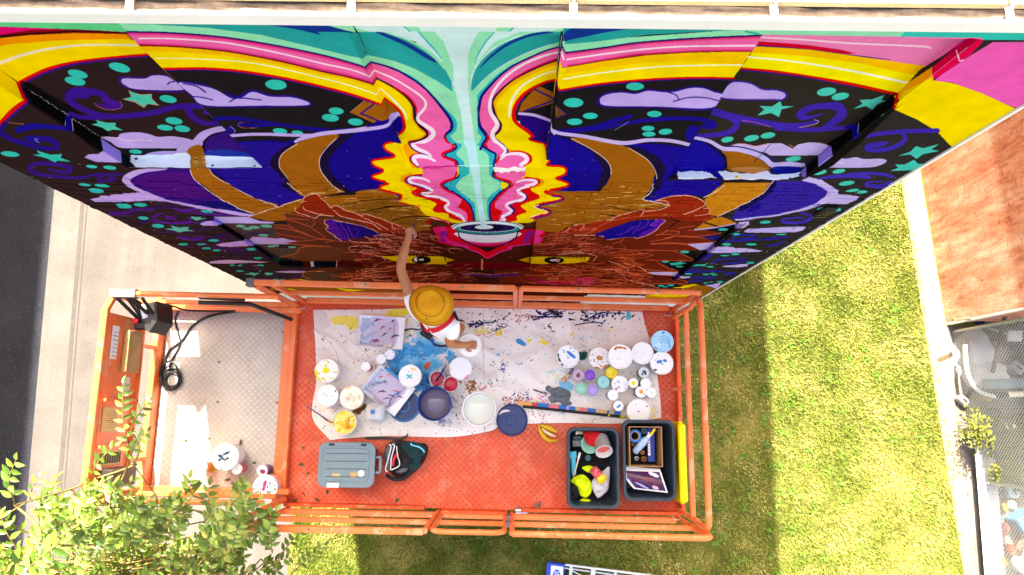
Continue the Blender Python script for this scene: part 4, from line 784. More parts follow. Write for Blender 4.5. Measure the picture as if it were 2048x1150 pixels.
    for k in range(260):
        u,v = (r.uniform(560,840),r.uniform(378,455)) if k % 2 else (r.uniform(1092,1340),r.uniform(370,452))
        x,y = int((u-c.x0)*c.k),int((v-c.y0)*c.k); g_ = c.a[y,x]
        if g_[0] > 120 and 60 < g_[1] < 160 and g_[2] < 90: S('p',[(214,172,84),(120,66,8),(236,204,130)][k % 3],.8,(u,v),(u+r.uniform(6,26),v+r.uniform(-.4,.4)))
    for k in range(26):
        u,v = r.uniform(0,620),r.uniform(735,930); S('M',[(196,90,60),(230,150,120)][k % 2],.9,(u,v),(u+r.uniform(40,160),v+r.uniform(-16,16)))
        u,v = r.uniform(1450,2100),r.uniform(735,900); S('L',[(196,100,70),(224,150,120)][k % 2],.9,(u,v),(u+r.uniform(40,160),v+r.uniform(-22,6)))
        u,v = r.uniform(0,560),r.uniform(850,920); S('M',[(196,20,80),(226,60,120)][k % 2],1.4,(u,v),(u+r.uniform(60,180),v+r.uniform(0,14)))
        u,v = r.uniform(1250,1800),r.uniform(440,640); S('L',[FE,(235,160,130)][k % 2],.9,(u,v),(u+r.uniform(40,130),v+r.uniform(6,24)))
        u,v = r.uniform(60,700),r.uniform(470,640); S('M',[FE,(225,150,120)][k % 2],.9,(u,v),(u+r.uniform(40,150),v-r.uniform(4,20)))
    P('M',(26,14,140),(640,465),(740,412),(900,362),(1030,327),(1200,322),(1280,325),(1240,368),(1205,410),(1120,460),(1020,488),(1010,478),(880,487),(735,500),(720,468)); P('M',(104,20,170),(1200,320),(1282,325),(1240,368),(1205,410),(1120,460),(1040,480),(1090,430),(1180,390)); S('M',(96,40,190),2.6,(1060,340),(1040,380),(960,400),(940,430),(850,460)); S('M',(120,30,190),2.4,(1140,340),(1090,390),(1010,420),(990,450)); S('M',(150,60,210),2,(1230,325),(1150,370),(1200,370)); S('M',(36,12,10),[1,2.4,2],(1320,270),(1360,315),(1420,325)); S('M',(36,12,10),2.4,(1410,330),(1350,370),(1330,410)); S('M',(36,12,10),2.2,(360,420),(380,395),(440,368))
    # right lower recess edge: bronze tip,star pieces
    P('M',(206,134,30),(1640,345),(1730,300),(1800,290),(1945,345),(1880,375),(1780,385),smooth=False); P('M',(206,134,30),(1560,405),(1640,350),(1760,385),(1650,400),smooth=False); S('M',(40,24,14),2,(1650,342),(1790,385)); S('M',LB,2.4,(1560,412),(1760,390),(1930,355))
    P('M',(22,22,26),(1650,415),(1930,362),(1890,410),(1830,440),smooth=False); P('M',(36,30,110),(1600,475),(1790,460),(1790,500),(1740,515),smooth=False); P('M',LB,(1490,545),(1735,528),(1680,590),(1610,600),smooth=False); P('M',(20,20,24),(1380,608),(1610,600),(1560,680),smooth=False); P('M',(20,20,28),(1220,702),(1545,700),(1500,740),(1430,800),smooth=False); P('M',LB,(1130,800),(1410,802),(1380,832),(1180,822),smooth=False); E('M',(20,204,184),(1820,410,46,12),(1468,616,42,11),(1290,707,34,9),(1420,750,34,7)); P('M',(20,204,184),(1325,720),(1380,715),(1440,702),(1440,712),(1490,718),(1430,730),(1380,738),(1340,735),smooth=False)
    P('M',(12,12,14),(1945,350),(1930,400),(1790,515),(1735,540),(1850,430),smooth=False); P('M',(140,128,226),(1930,360),(1950,350),(1945,395),(1925,405),smooth=False); P('M',(134,122,224),(1670,590),(1735,525),(1740,560),(1670,620),smooth=False); P('M',(12,12,14),(1550,690),(1665,590),(1670,625),(1550,720),smooth=False); P('M',(12,12,14),(1410,805),(1500,735),(1550,715),(1410,830),smooth=False); P('M',(110,90,220),(1370,840),(1410,808),(1415,825),(1380,860),smooth=False); P('M',(30,10,10),(1340,870),(1370,840),(1375,860),smooth=False)
    P('M',(24,30,34),(1160,918),(1340,912),(1420,930),(1380,950),(1250,950),smooth=False); E('M',(20,190,170),(1250,925,30,7),(1340,922,32,8),(1290,935,26,5)); P('M',YEL,(1350,950),(1550,912),(1600,912),(1450,950),smooth=False)
    # left lower recess
    P('h',(92,74,62),(440,180),(1120,182),(1170,330),(1200,520),(1540,500),(1400,600),(1200,640),smooth=False); P('h',LB,(320,92),(690,90),(790,95),(950,150),(1150,165),(1120,182),(440,180),smooth=False); P('h',LB,(800,395),(850,365),(1000,368),(1150,385),(1250,380),(1450,425),(1300,440),(1350,465),(880,462),smooth=False); P('h',(60,34,110),(720,330),(900,290),(1140,300),(1000,330),(800,350),al=.5); E('h',(110,200,170),(685,218,65,18,3),(778,254,64,18,3),(870,233,74,20,3),(1032,217,78,22,3),(993,341,68,18,2),(1095,493,52,12,2),(1160,481,46,11),(1382,502,54,13))
    P('h',(118,70,40),(1230,640),(1440,590),(1480,520),(1580,490),(1900,490),(2100,520),(2029,690),(1500,690),smooth=False); S('h',FE,1.5,(1225,628),(1320,620),(1440,580),(1480,520),(1580,492),(1900,492)); S('h',FE,1.3,(1290,440),(1400,460),(1800,490),(1910,495))
    P('h',(10,10,16),(430,175),(750,385),(720,410),(370,212),smooth=False); P('h',(124,112,226),(318,92),(440,178),(420,205),(330,150),smooth=False); P('h',(124,112,226),(755,390),(875,462),(860,480),(745,410),smooth=False); P('h',(10,10,14),(875,462),(1130,640),(1110,660),(870,490),smooth=False); P('h',(16,90,76),(1130,635),(1260,650),(1195,715),(1130,670),smooth=False)
    P('h',(12,18,26),(1190,700),(1240,660),(1530,690),(1530,765),(1210,740),smooth=False); P('h',(104,22,14),(1525,690),(1630,695),(1630,765),(1530,765),smooth=False); P('h',(240,240,244),(1625,695),(1670,700),(1680,765),(1640,765),smooth=False,jag=.3); P('h',(12,24,38),(1675,690),(1980,690),(1980,765),(1680,765),smooth=False); S('h',(240,230,230),1.6,(1985,690),(1980,770)); P('h',(110,28,16),(1990,690),(2500,700),(2480,760),(1990,765),smooth=False)
    P('h',(168,106,30),(1260,965),(1420,925),(1750,985),(1800,1100),(1000,1090),smooth=False); P('h',YEL,(1430,928),(1600,945),(1760,980),(1560,965),smooth=False); P('h',YEL,(1300,1060),(1440,1075),(1520,1095),(1400,1095),smooth=False); P('h',(100,70,46),(1505,880),(1560,840),(1700,830),(2000,850),(2029,940),(1800,975),(1600,930)); S('h',FE,1.3,(1640,935),(1520,890),(1560,840),(1700,825)); S('h',FE,1.2,(1900,880),(1960,900),(2100,905),(2200,880))
    for k in range(420):
        u,v = r.uniform(60,1960),r.uniform(300,575); S('p',[(236,222,226),(220,160,140),(150,120,170)][k % 3],.55,(u,v),(u+r.uniform(.5,4),v))
    # foot of the picture: primed and half-painted panels
    P('p',(244,242,240),(560,586),(800,583),(1100,588),(1260,596),(1420,604),(1400,640),(480,640),smooth=False); P('p',(90,30,14),(880,560),(1180,572),(1160,606),(880,600),smooth=False); P('p',(170,106,26),(560,575),(900,572),(900,583),(640,586),smooth=False); P('p',YEL,(670,576),(730,580),(700,584),smooth=False); P('p',(240,238,236),(1177,588),(1290,592),(1290,606),(1160,602),smooth=False); P('p',(214,150,30),(1290,590),(1400,590),(1380,606),(1290,604),smooth=False); P('p',YEL,(1290,590),(1370,584),(1400,590),(1330,594),smooth=False); S('p',(60,60,70),.8,(1190,600),(1230,604),(1270,598))
    return c
# ================================================================ the painted building
YW, XL, XR, ZT = 1.5, -3.21, 2.48, 9.40
CH = .0745; ZBR = 7.28                              # height of a brick course, top of the bare brick
crs = lambda z: ZBR-round((ZBR-z)/CH)*CH
BAYS = [(-2.45, -1.58, crs(4.46), crs(6.36), 7.47), (-.67, .19, crs(4.48), crs(6.33), 7.535), (1.0, 1.87, crs(3.95), crs(6.29), 7.375)]   # x0, x1, low sill, low head, high sill
UD, LD, ZH, RISE = .07, .045, 9.07, .26               # recess depths, head of the high recesses, top of the bare brick
def skin(cv, X, Y, Z):
    u, v = see(X, Y, Z)
    for xe, line in ((-1.58, [(60, 262), (66, 268), (336, 525)]), (1.0, [(60, 1548), (72, 1540), (240, 1415), (358, 1335)])):
        zz = np.linspace(9.4, 7.2, 60); mu, mv = see(np.full(60, xe), np.full(60, YW), zz)
        d = np.interp(mv, [q[0] for q in line], [q[1] for q in line])-mu; o = np.argsort(mv)      # hand-painted edges wander a little
        dv = np.interp(v, mv[o], d[o], left=0, right=0); ul = np.interp(v, mv[o], mu[o])
        u = u+dv*np.exp(-((u-ul)/40.)**2)*np.clip((385-v)/45., 0, 1)
    return cv.sample(u, v)
def build_building():
    cv = paint_mural()
    cv.a = np.uint8(255*(cv.a/255.)**np.array([1.1, 1.12, 1.06]))
    # ---- front: the mural laid out in wall metres
    kx, kz, x0, x1, z0, z1 = 400, 290, XL-.01, XR+.01, 1.9, ZT
    W, H = int((x1-x0)*kx), int((z1-z0)*kz)
    xs = x0+(np.arange(W)+.5)/kx
    tex = np.empty((H, W, 3), np.uint8)
    for r0 in range(0, H, 200):
        zs = z1-(np.arange(r0, min(r0+200, H))+.5)/kz
        X, Z = np.meshgrid(xs, zs)
        Y = np.full_like(X, YW)
        for a, b, s0, h0, s1 in BAYS:
            m = (X > a) & (X < b)
            Y[m & (Z > s1) & (Z < ZH)] = YW+UD
            Y[m & (Z > s0) & (Z < h0)] = YW+LD
        tex[r0:r0+len(zs)] = skin(cv, X, Y, Z)
    # ---- the narrow faces (reveals and sills) in a second sheet
    RH = 1200; strips = []; sheet = np.zeros((RH, 12*28+3*400, 3), np.uint8); cx = 0; where = {}
    def strip(key, n, fn):
        nonlocal cx
        t, s = np.meshgrid((np.arange(n)+.5)/n, (np.arange(RH)+.5)/RH)
        sheet[:, cx:cx+n] = skin(cv, *fn(t, 1-s)); where[key] = (cx, n); cx += n
    for i, (a, b, s0, h0, s1) in enumerate(BAYS):
        for d, lo, hi, lv in ((UD, s1, ZH, 'u'), (LD, s0, h0, 'l')):
            for side, x in ((0, a), (1, b)):
                strip((i, lv, side), 20, lambda t, s, x=x, lo=lo, hi=hi, d=d: (np.full_like(t, x), YW+t*d, lo+s*(hi-lo)))
            strip((i, lv, 2), 200, lambda t, s, a=a, b=b, lo=lo, d=d, ri=RISE*(i == 1 and lv == 'u'): (a+t*(b-a), YW+s*d, lo+s*ri))
    TW = sheet.shape[1]
    mural = image_mat('mural_paint', image_from('mural', tex), .85, .24, .35, 55., .02)
    narrow = image_mat('mural_paint_edges', image_from('mural_edges', sheet), .85, .1, .3, 55., .02)
    uvf = lambda c: np.stack([(c[:, 0]-x0)/(x1-x0), (c[:, 2]-z0)/(z1-z0)], 1)
    b = thing('painted_building', ((XL+XR)/2, YW, 0), 'brick building with a half finished colourful mural of a creature and rainbow', 'building')
    brick = paint('dark_brick', (122, 78, 62), .85, .2, 14., bmp=.4)
    render_ = paint('cream_render', (226, 216, 198), .8, .1, 3.)
    # plaster faces (front plane above the brick, recess panels), mortar plane behind the bricks
    w = MB()
    def q(xa, xb, za, zb, y):
        w.add([(xa, y, za), (xb, y, za), (xb, y, zb), (xa, y, zb)], [(0, 1, 2, 3)])
    MY = YW+.006
    edges = [XL]+[v for s in BAYS for v in s[:2]]+[XR]
    for i in range(0, 8, 2):
        q(edges[i], edges[i+1], ZBR, ZT, YW); q(edges[i], edges[i+1], 0, ZBR, MY)
    for a, c, s0, h0, s1 in BAYS:
        q(a, c, s1, ZH, YW+UD); q(a, c, ZH, ZT, YW); q(a, c, ZBR, s1, YW); q(a, c, h0, ZBR, MY); q(a, c, s0, h0, YW+LD); q(a, c, 0, s0, MY)
    w.build('wall_face', mural, b, uvf)
    # reveals and sills
    def face(key, vs, st):
        cx_, n = where[key]
        uva = np.array([((cx_+.5+t*(n-1))/TW, .0005+s*.999) for t, s in st])
        MB().add(vs, [(0, 1, 2, 3)]).build('window_sill' if key[2] == 2 else 'window_reveal', narrow, b, lambda c: uva)
    for i, (a, c, s0, h0, s1) in enumerate(BAYS):
        for d, lo, hi, lv in ((UD, s1, ZH, 'u'), (LD, s0, h0, 'l')):
            face((i, lv, 0), [(a, YW, lo), (a, YW+d, lo), (a, YW+d, hi), (a, YW, hi)], [(0, 0), (1, 0), (1, 1), (0, 1)])
            face((i, lv, 1), [(c, YW+d, lo), (c, YW, lo), (c, YW, hi), (c, YW+d, hi)], [(1, 0), (0, 0), (0, 1), (1, 1)])
            face((i, lv, 2), [(a, YW, lo), (c, YW, lo), (c, YW+d, lo+RISE*(i == 1 and lv == 'u')), (a, YW+d, lo+RISE*(i == 1 and lv == 'u'))], [(0, 0), (1, 0), (1, 1), (0, 1)])
    for a, c, s0, h0, s1 in BAYS:
        for z, d in ((ZH, UD), (h0, LD)): MB().add([(a, MY, z), (a, YW+d, z), (c, YW+d, z), (c, MY, z)], [(0, 1, 2, 3)]).build('window_head', render_, b)
    # bricks: each a little proud or back of its neighbours, laid in running bond, painted over with the mural
    bk = MB(); rb = random.Random(4)
    BL, J = .215, .006
    nc = int((ZBR-2.0)/CH)
    for r_ in range(nc+1):
        za, zb = ZBR-(r_+1)*CH+J, ZBR-r_*CH
        segs = [(XL, XR)]
        for a, c, s0, h0, s1 in BAYS:
            if zb > s0+.01 and za < h0-.01:
                segs = [t for s in segs for t in ((s[0], min(s[1], a)), (max(s[0], c), s[1])) if t[1]-t[0] > .02]
        for sa, sb in segs:
            x = sa-(BL/2 if r_ % 2 else 0)
            while x < sb:
                xa, xb = max(x, sa), min(x+BL-J, sb)
                if xb-xa > .03:
                    y = YW-rb.uniform(-.002, .004); t1, t2 = rb.uniform(-.002, .002), rb.uniform(-.003, .003)
                    bk.add([(xa, y+t1, za+.002), (xb, y-t1, za), (xb, y-t1+t2, zb), (xa, y+t1+t2, zb-.002), (xa, MY, za), (xb, MY, za), (xb, MY, zb), (xa, MY, zb)],
                           [(0, 1, 2, 3), (4, 0, 3, 7), (1, 5, 6, 2), (3, 2, 6, 7), (4, 5, 1, 0)])
                x += BL
    tag(bk.build('brick_courses', mural, b, uvf), kind='stuff')
    # body of the building behind the front, roof, gutter
    YB = 17.
    s = MB(); s.box((XL+.004, YW+.2, 0), (XR-.004, YB, ZT-.1))
    s.add([(XL, YW, 0), (XL, YW+.2, 0), (XL, YW+.2, ZT), (XL, YW, ZT)], [(3, 2, 1, 0)]); s.add([(XR, YW, 0), (XR, YW+.2, 0), (XR, YW+.2, ZT), (XR, YW, ZT)], [(0, 1, 2, 3)])
    s.build('side_wall', brick, b)
    white = paint('white_metal', (244, 244, 242), .35, .03, 4., wear='' and None)
    t = MB(); t.box((XR+.001, YW-.012, 0), (XR+.02, YW+.05, 9.3)); t.build('corner_trim', white, b)
    gold = paint('ochre_roof_metal', (158, 138, 104), .6, .1, 2.5, wear=(136, 116, 84), wear_amt=.62)
    GX0, GX1 = XL-.12, XR+.12
    zl = at(1024, 27, 9.41)
    YR = YW-.078; rf = MB(); rf.box((GX0, YR, ZT-.003), (GX1, YB+.2, ZT+.022), None, .004)
    rf.box((GX0-.12, YW+.03, ZT-.05), (GX0+.03, YB+.2, ZT+.009)); rf.box((GX1-.03, YW+.03, ZT-.05), (GX1+.12, YB+.2, ZT+.009))
    rf.build('roof', gold, b)
    g = thing('gutter', (0, YW, ZT), 'white metal gutter full of brown dirt along the roof edge above the mural', 'gutter')
    YG = 1.375
    gm = MB()
    gm.box((GX0, YG, ZT-.075), (GX1, YG+.006, ZT)); gm.box((GX0, YG-.012, ZT-.006), (GX1, YG-.0005, ZT+.008), None, .003); gm.box((GX0, YG+.0065, ZT-.075), (GX1, YW-.003, ZT-.07))
    gm.box((GX0-.004, YG, ZT-.075), (GX0-.0005, YW-.003, ZT)); gm.box((GX1+.0005, YG, ZT-.075), (GX1+.004, YW-.003, ZT))
    gm.build('trough', white, g)
    dirt = paint('gutter_dirt', (150, 130, 112), .95, .3, 26., wear=(168, 148, 124), wear_amt=.62, bmp=.6)
    dm = MB(); grid = []
    for i in range(241):
        X = GX0+.01+(GX1-GX0-.02)*i/240
        grid.append([(X, YG+.008+(YR-.004-YG)*j/5, ZT-.014+.01*noise.noise((X*9, j*.7, 1))) for j in range(6)])
    dm.sheet([r_[::-1] for r_ in grid], .015); dm.build('dirt', dirt, g)
    for u in (-190, 258, 702, 1147, 1548, 2018, 2470):
        p = at(u, 20, ZT+.01)
        h = MB(); h.box((p.x-.014, YG-.012, ZT+.0085), (p.x+.014, YW-.004, ZT+.014), None, .002); h.bar((p.x, YR-.004, ZT+.0145), (p.x, YR-.004, ZT+.034), .022, .006, up=(1, 0, 0)); h.bar((p.x, YR-.004, ZT+.034), (p.x, YR+.09, ZT+.034), .022, .008)
        h.build('hanger', white, g)
    v = thing('wall_vent', aty(1650, 421, YW-.01), 'small black vent on the brick near the right corner of the mural', 'vent')
    p = aty(1650, 421, YW-.005); dkm = paint('black_plastic', (18, 18, 20), .5)
    vm = MB(); vm.box((p.x-.05, YW-.03, p.z-.11), (p.x+.05, YW-.004, p.z+.11), None, .006); vm.build('vent_box', dkm, v)
    vm = MB()
    for k in range(4):
        vm.box((p.x-.04, YW-.038, p.z-.085+k*.05), (p.x+.04, YW-.0305, p.z-.065+k*.05))
    tag(vm.build('louvre', dkm, v), kind=None)
build_building()
# ================================================================ ground, lawn, neighbours
def ground_mat(name, a, b_, scale, fine, bmpk=.3, rough=.95, speck=None, blot=None, streak=False):
    m, nt, bs = new_mat(name); v = coord(nt)
    r = ramp(nt, [(.3, srgb(a)[:3]), (.7, srgb(b_)[:3])]); nt.links.new(noise_fac(nt, v, scale, 6., .65), r.inputs[0]); out = r.outputs[0]
    if blot:
        rb = ramp(nt, [(.52, (0, 0, 0)), (.66, (1, 1, 1))]); nt.links.new(noise_fac(nt, v, scale*.4, 5., .6), rb.inputs[0]); out = mix(nt, rb.outputs[0], out, srgb(blot))
    if speck:
        rs = ramp(nt, [(.66, (0, 0, 0)), (.7, (1, 1, 1))]); nt.links.new(noise_fac(nt, v, fine*.5, 2., .5), rs.inputs[0]); out = mix(nt, rs.outputs[0], out, srgb(speck))
    if streak:
        for sc, lo in (((1.1, .05, 1), .8), ((.5, .9, 1), .88)):
            rk = ramp(nt, [(.4, (lo,)*3), (.6, (1.,)*3)]); nt.links.new(noise_fac(nt, coord(nt, sc), 1.6, 6., .6), rk.inputs[0]); out = mix(nt, 1., out, rk.outputs[0], 'MULTIPLY')
    f = noise_fac(nt, v, fine, 3.)
    rf = ramp(nt, [(.3, (.8,)*3), (.7, (1.1,)*3)]); nt.links.new(f, rf.inputs[0])
    out = mix(nt, 1., out, rf.outputs[0], 'MULTIPLY')
    nt.links.new(out, bs.inputs['Base Color']); bs.inputs['Roughness'].default_value = rough; bs.inputs['Specular IOR Level'].default_value = .15
    bump(nt, bs, f, bmpk, .01)
    return m
def flat(name, pts, z, m, sub=0):
    o = MB().add([(p[0], p[1], z) for p in pts], [tuple(range(len(pts)))]).build(name, m)
    return tag(o, kind='structure')
def yl(x, y):            # the yard's lines run a touch askew of the wall
    return x-.045*(y-1.5)
soil = ground_mat('lawn_soil', (66, 74, 26), (100, 100, 46), 1.1, 60., .5, blot=(128, 116, 64))
conc = ground_mat('concrete', (92, 88, 86), (104, 100, 97), .9, 70., .15, speck=(74, 70, 67), streak=True)
asph = ground_mat('asphalt', (32, 35, 43), (44, 47, 55), 1.6, 130., .5, speck=(84, 84, 88))
sand = ground_mat('sandy_path', (150, 136, 108), (172, 156, 126), 2.5, 60., .4, speck=(150, 132, 90))
flat('lawn', [(-120, -120), (120, -120), (120, 140), (-120, 140)], GZ, soil)
GX = -3.55
flat('pavement', [(yl(-8.3, -60), -60), (GX, -60), (GX, 70), (yl(-8.3, 70), 70)], GZ+.004, conc)
flat('road', [(-60, -60), (yl(-8.02, -60), -60), (yl(-8.02, 70), 70), (-60, 70)], GZ+.008, asph)
jm = paint('joint_filler', (70, 66, 64), .95, .15, 6.)
for xa, wd in ((-7.5, .035), (-7.42, .012)):
    flat('pavement_joint', [(yl(xa-wd, -60), -60), (yl(xa+wd, -60), -60), (yl(xa+wd, 70), 70), (yl(xa-wd, 70), 70)], GZ+.0085, jm)
edge = lambda x, y: x-.06*(y-3)
flat('sandy_path', [(edge(6.92, -30)+.1, -30), (8.2, -30), (8.2, 1.4), (edge(7.35, 1.4), 1.4), (edge(7.2, 40), 40), (edge(6.92, 40), 40)][:6], GZ+.004, sand)
# grass blades
def grass(name, regions, n, seed, cols, h=(.03, .075)):
    rg = np.random.default_rng(seed); P = []
    for x0, x1, y0, y1, wgt in regions:
        k = int(n*wgt); P.append(np.stack([rg.uniform(x0, x1, k), rg.uniform(y0, y1, k)], 1))
    P = np.vstack(P); dens = np.array([noise.noise((x*1.1, y*1.1, seed)) for x, y in P[::1]])
    P = P[(rg.uniform(-.75, .75, len(P)) < dens+.45) & (P[:, 0] < 7.0-.06*(P[:, 1]-3)+rg.normal(0, .07, len(P)))]
    k = len(P); a = rg.uniform(0, 2*math.pi, k); hh = rg.uniform(h[0], h[1], k); w = rg.uniform(.004, .009, k); ln = rg.uniform(.01, .06, k); b_ = rg.uniform(0, 2*math.pi, k)
    V = np.empty((k, 3, 3)); V[:, 0, :2] = P+np.stack([np.cos(a)*w, np.sin(a)*w], 1); V[:, 1, :2] = P-np.stack([np.cos(a)*w, np.sin(a)*w], 1); V[:, 2, :2] = P+np.stack([np.cos(b_)*ln, np.sin(b_)*ln], 1)
    V[:, :2, 2] = GZ+.001; V[:, 2, 2] = GZ+hh
    m = bpy.data.meshes.new(name); m.vertices.add(k*3); m.vertices.foreach_set('co', V.ravel()); m.loops.add(k*3); m.loops.foreach_set('vertex_index', np.arange(k*3, dtype=np.int32)); m.polygons.add(k); m.polygons.foreach_set('loop_start', np.arange(k, dtype=np.int32)*3); m.update()
    mt, nt, bs = new_mat(name); g = node(nt, 'ShaderNodeNewGeometry'); r = ramp(nt, [(i/(len(cols)-1.), srgb(c)[:3]) for i, c in enumerate(cols)])
    v = coord(nt); f = noise_fac(nt, v, 1.4, 4.); ad = node(nt, 'ShaderNodeMath', operation='MULTIPLY_ADD'); ad.inputs[1].default_value = .45
    sb = node(nt, 'ShaderNodeMath', operation='MULTIPLY_ADD'); sb.inputs[1].default_value = 1.6; sb.inputs[2].default_value = -.52
    nt.links.new(f, sb.inputs[0]); nt.links.new(g.outputs['Random Per Island'], ad.inputs[0]); nt.links.new(sb.outputs[0], ad.inputs[2]); nt.links.new(ad.outputs[0], r.inputs[0]); nt.links.new(r.outputs[0], bs.inputs['Base Color']); bs.inputs['Roughness'].default_value = .7; bs.inputs['Specular IOR Level'].default_value = .2
    m.materials.append(mt)
    return tag(link(name, m), kind='stuff')
grass('grass', [(1.3, 7.5, -3., 6.3, .66), (-3.5, 1.3, -3.2, -.4, .38)], 400000, 3, [(50, 78, 20), (100, 122, 42), (160, 158, 86), (206, 196, 136)])
def tufts():             # broader leaved weeds in the lawn
    m = MB(); rg = random.Random(8)
    for i in range(420):
        x, y = (rg.uniform(1.6, 7.), rg.uniform(-2.9, 5.5)) if rg.random() < .7 else (rg.uniform(-1., 1.6), rg.uniform(-3, -.6))
        for k in range(rg.randint(5, 9)):
            a = rg.uniform(0, 6.3); L = rg.uniform(.04, .11); c, s = math.cos(a), math.sin(a); w = L*.18
            m.add([(x, y, GZ+.003), (x+c*L*.5-s*w, y+s*L*.5+c*w, GZ+.03), (x+c*L, y+s*L, GZ+.02+rg.uniform(0, .03)), (x+c*L*.5+s*w, y+s*L*.5-c*w, GZ+.03)], [(0, 3, 2, 1)])
    tag(m.build('weeds', paint('weed_leaf', (84, 124, 34), .6, .3, 6.)), kind='stuff')
tufts()

# ---- neighbour: low red brick building, its wall in grazing sun under the eaves
def neighbour():
    b = thing('red_brick_building', (7.5, 4, 0), 'low red brick building with a sunlit side wall beyond the lawn', 'building')
    m, nt, bs = new_mat('red_brick'); v = coord(nt)
    r = ramp(nt, [(.28, srgb((160, 66, 44))[:3]), (.46, srgb((222, 138, 108))[:3]), (.72, srgb((246, 200, 178))[:3])])
    nt.links.new(noise_fac(nt, coord(nt, (1, 2.2, .55)), 1.7, 9., .74), r.inputs[0])
    br = node(nt, 'ShaderNodeTexBrick', i_Scale=1., i_Mortar_Size=.006, i_Brick_Width=.22, i_Row_Height=.075)
    br.inputs['Color1'].default_value = (1, 1, 1, 1); br.inputs['Color2'].default_value = (.92, .9, .89, 1); br.inputs['Mortar'].default_value = (.93, .92, .9, 1)
    sw = node(nt, 'ShaderNodeSeparateXYZ'); cb = node(nt, 'ShaderNodeCombineXYZ'); nt.links.new(v, sw.inputs[0]); nt.links.new(sw.outputs[1], cb.inputs[0]); nt.links.new(sw.outputs[2], cb.inputs[1]); nt.links.new(cb.outputs[0], br.inputs['Vector'])
    rk = ramp(nt, [(.56, (1, 1, 1)), (.66, (.58, .4, .34))]); nt.links.new(noise_fac(nt, coord(nt, (1, 3.2, 14)), 2.4, 6., .7), rk.inputs[0]); rk2 = ramp(nt, [(.55, (1, 1, 1)), (.64, (.7, .55, .5))]); nt.links.new(noise_fac(nt, coord(nt, (1, 16, 2.2)), 2., 6., .7), rk2.inputs[0])
    o_ = mix(nt, 1., mix(nt, 1., r.outputs[0], rk.outputs[0], 'MULTIPLY'), rk2.outputs[0], 'MULTIPLY')
    nt.links.new(mix(nt, 1., o_, br.outputs['Color'], 'MULTIPLY'), bs.inputs['Base Color']); bs.inputs['Roughness'].default_value = .9
    bump(nt, bs, br.outputs['Fac'], -.3, .005)
    f = lambda y: edge(7.37, y)
    yc, yb, H = 1.58, 12., 3.35
    MB().add([(f(yc), yc, 0), (11.5, yc+.1, 0), (11.5, yb, 0), (f(yb), yb, 0), (f(yc), yc, H), (11.5, yc+.1, H), (11.5, yb, H), (f(yb), yb, H)], [(0, 1, 5, 4), (1, 2, 6, 5), (2, 3, 7, 6), (3, 0, 4, 7)]).build('wall', m, b)
    MB().prism([(f(yc)-.2, yc-.03), (11.7, yc+.05), (11.7, yb+.2), (f(yb)-.2, yb+.2)], H+.002, H+.14).build('roof', paint('grey_roof', (120, 116, 112), .9, .15, 4.), b)
    MB().box((f(yc)-.006, yc-.05, .0), (f(yc)+.05, yc-.008, H-.002), None, .005).build('corner_board', paint('grey_board', (190, 186, 180), .8, .1, 5.), b)
neighbour()
def across():            # unseen tall block, added across the road to lay shade on the asphalt
    b = thing('shade_block', (-16, 12, 0), 'tall plain brick block added out of view across the road to shade the asphalt', 'building')
    x = -9.8
    MB().add([(-24, -6, 0), (yl(x, -6)+.07, -6, 0), (yl(x, 44)+.07, 44, 0), (-24, 44, 0), (-24, -6, 12), (yl(x, -6)+.07, -6, 12), (yl(x, 44)+.07, 44, 12), (-24, 44, 12)], [(0, 1, 5, 4), (1, 2, 6, 5), (2, 3, 7, 6), (3, 0, 4, 7)]).build('wall', paint('brown_brick', (126, 82, 64), .9, .15, 3.), b)
    MB().prism([(-24, -6), (yl(x, -6)+.07, -6), (yl(x, 44)+.07, 44), (-24, 44)], 12.001, 12.02).build('roof', paint('block_roof', (110, 106, 102), .9, .1, 2.), b)
across()
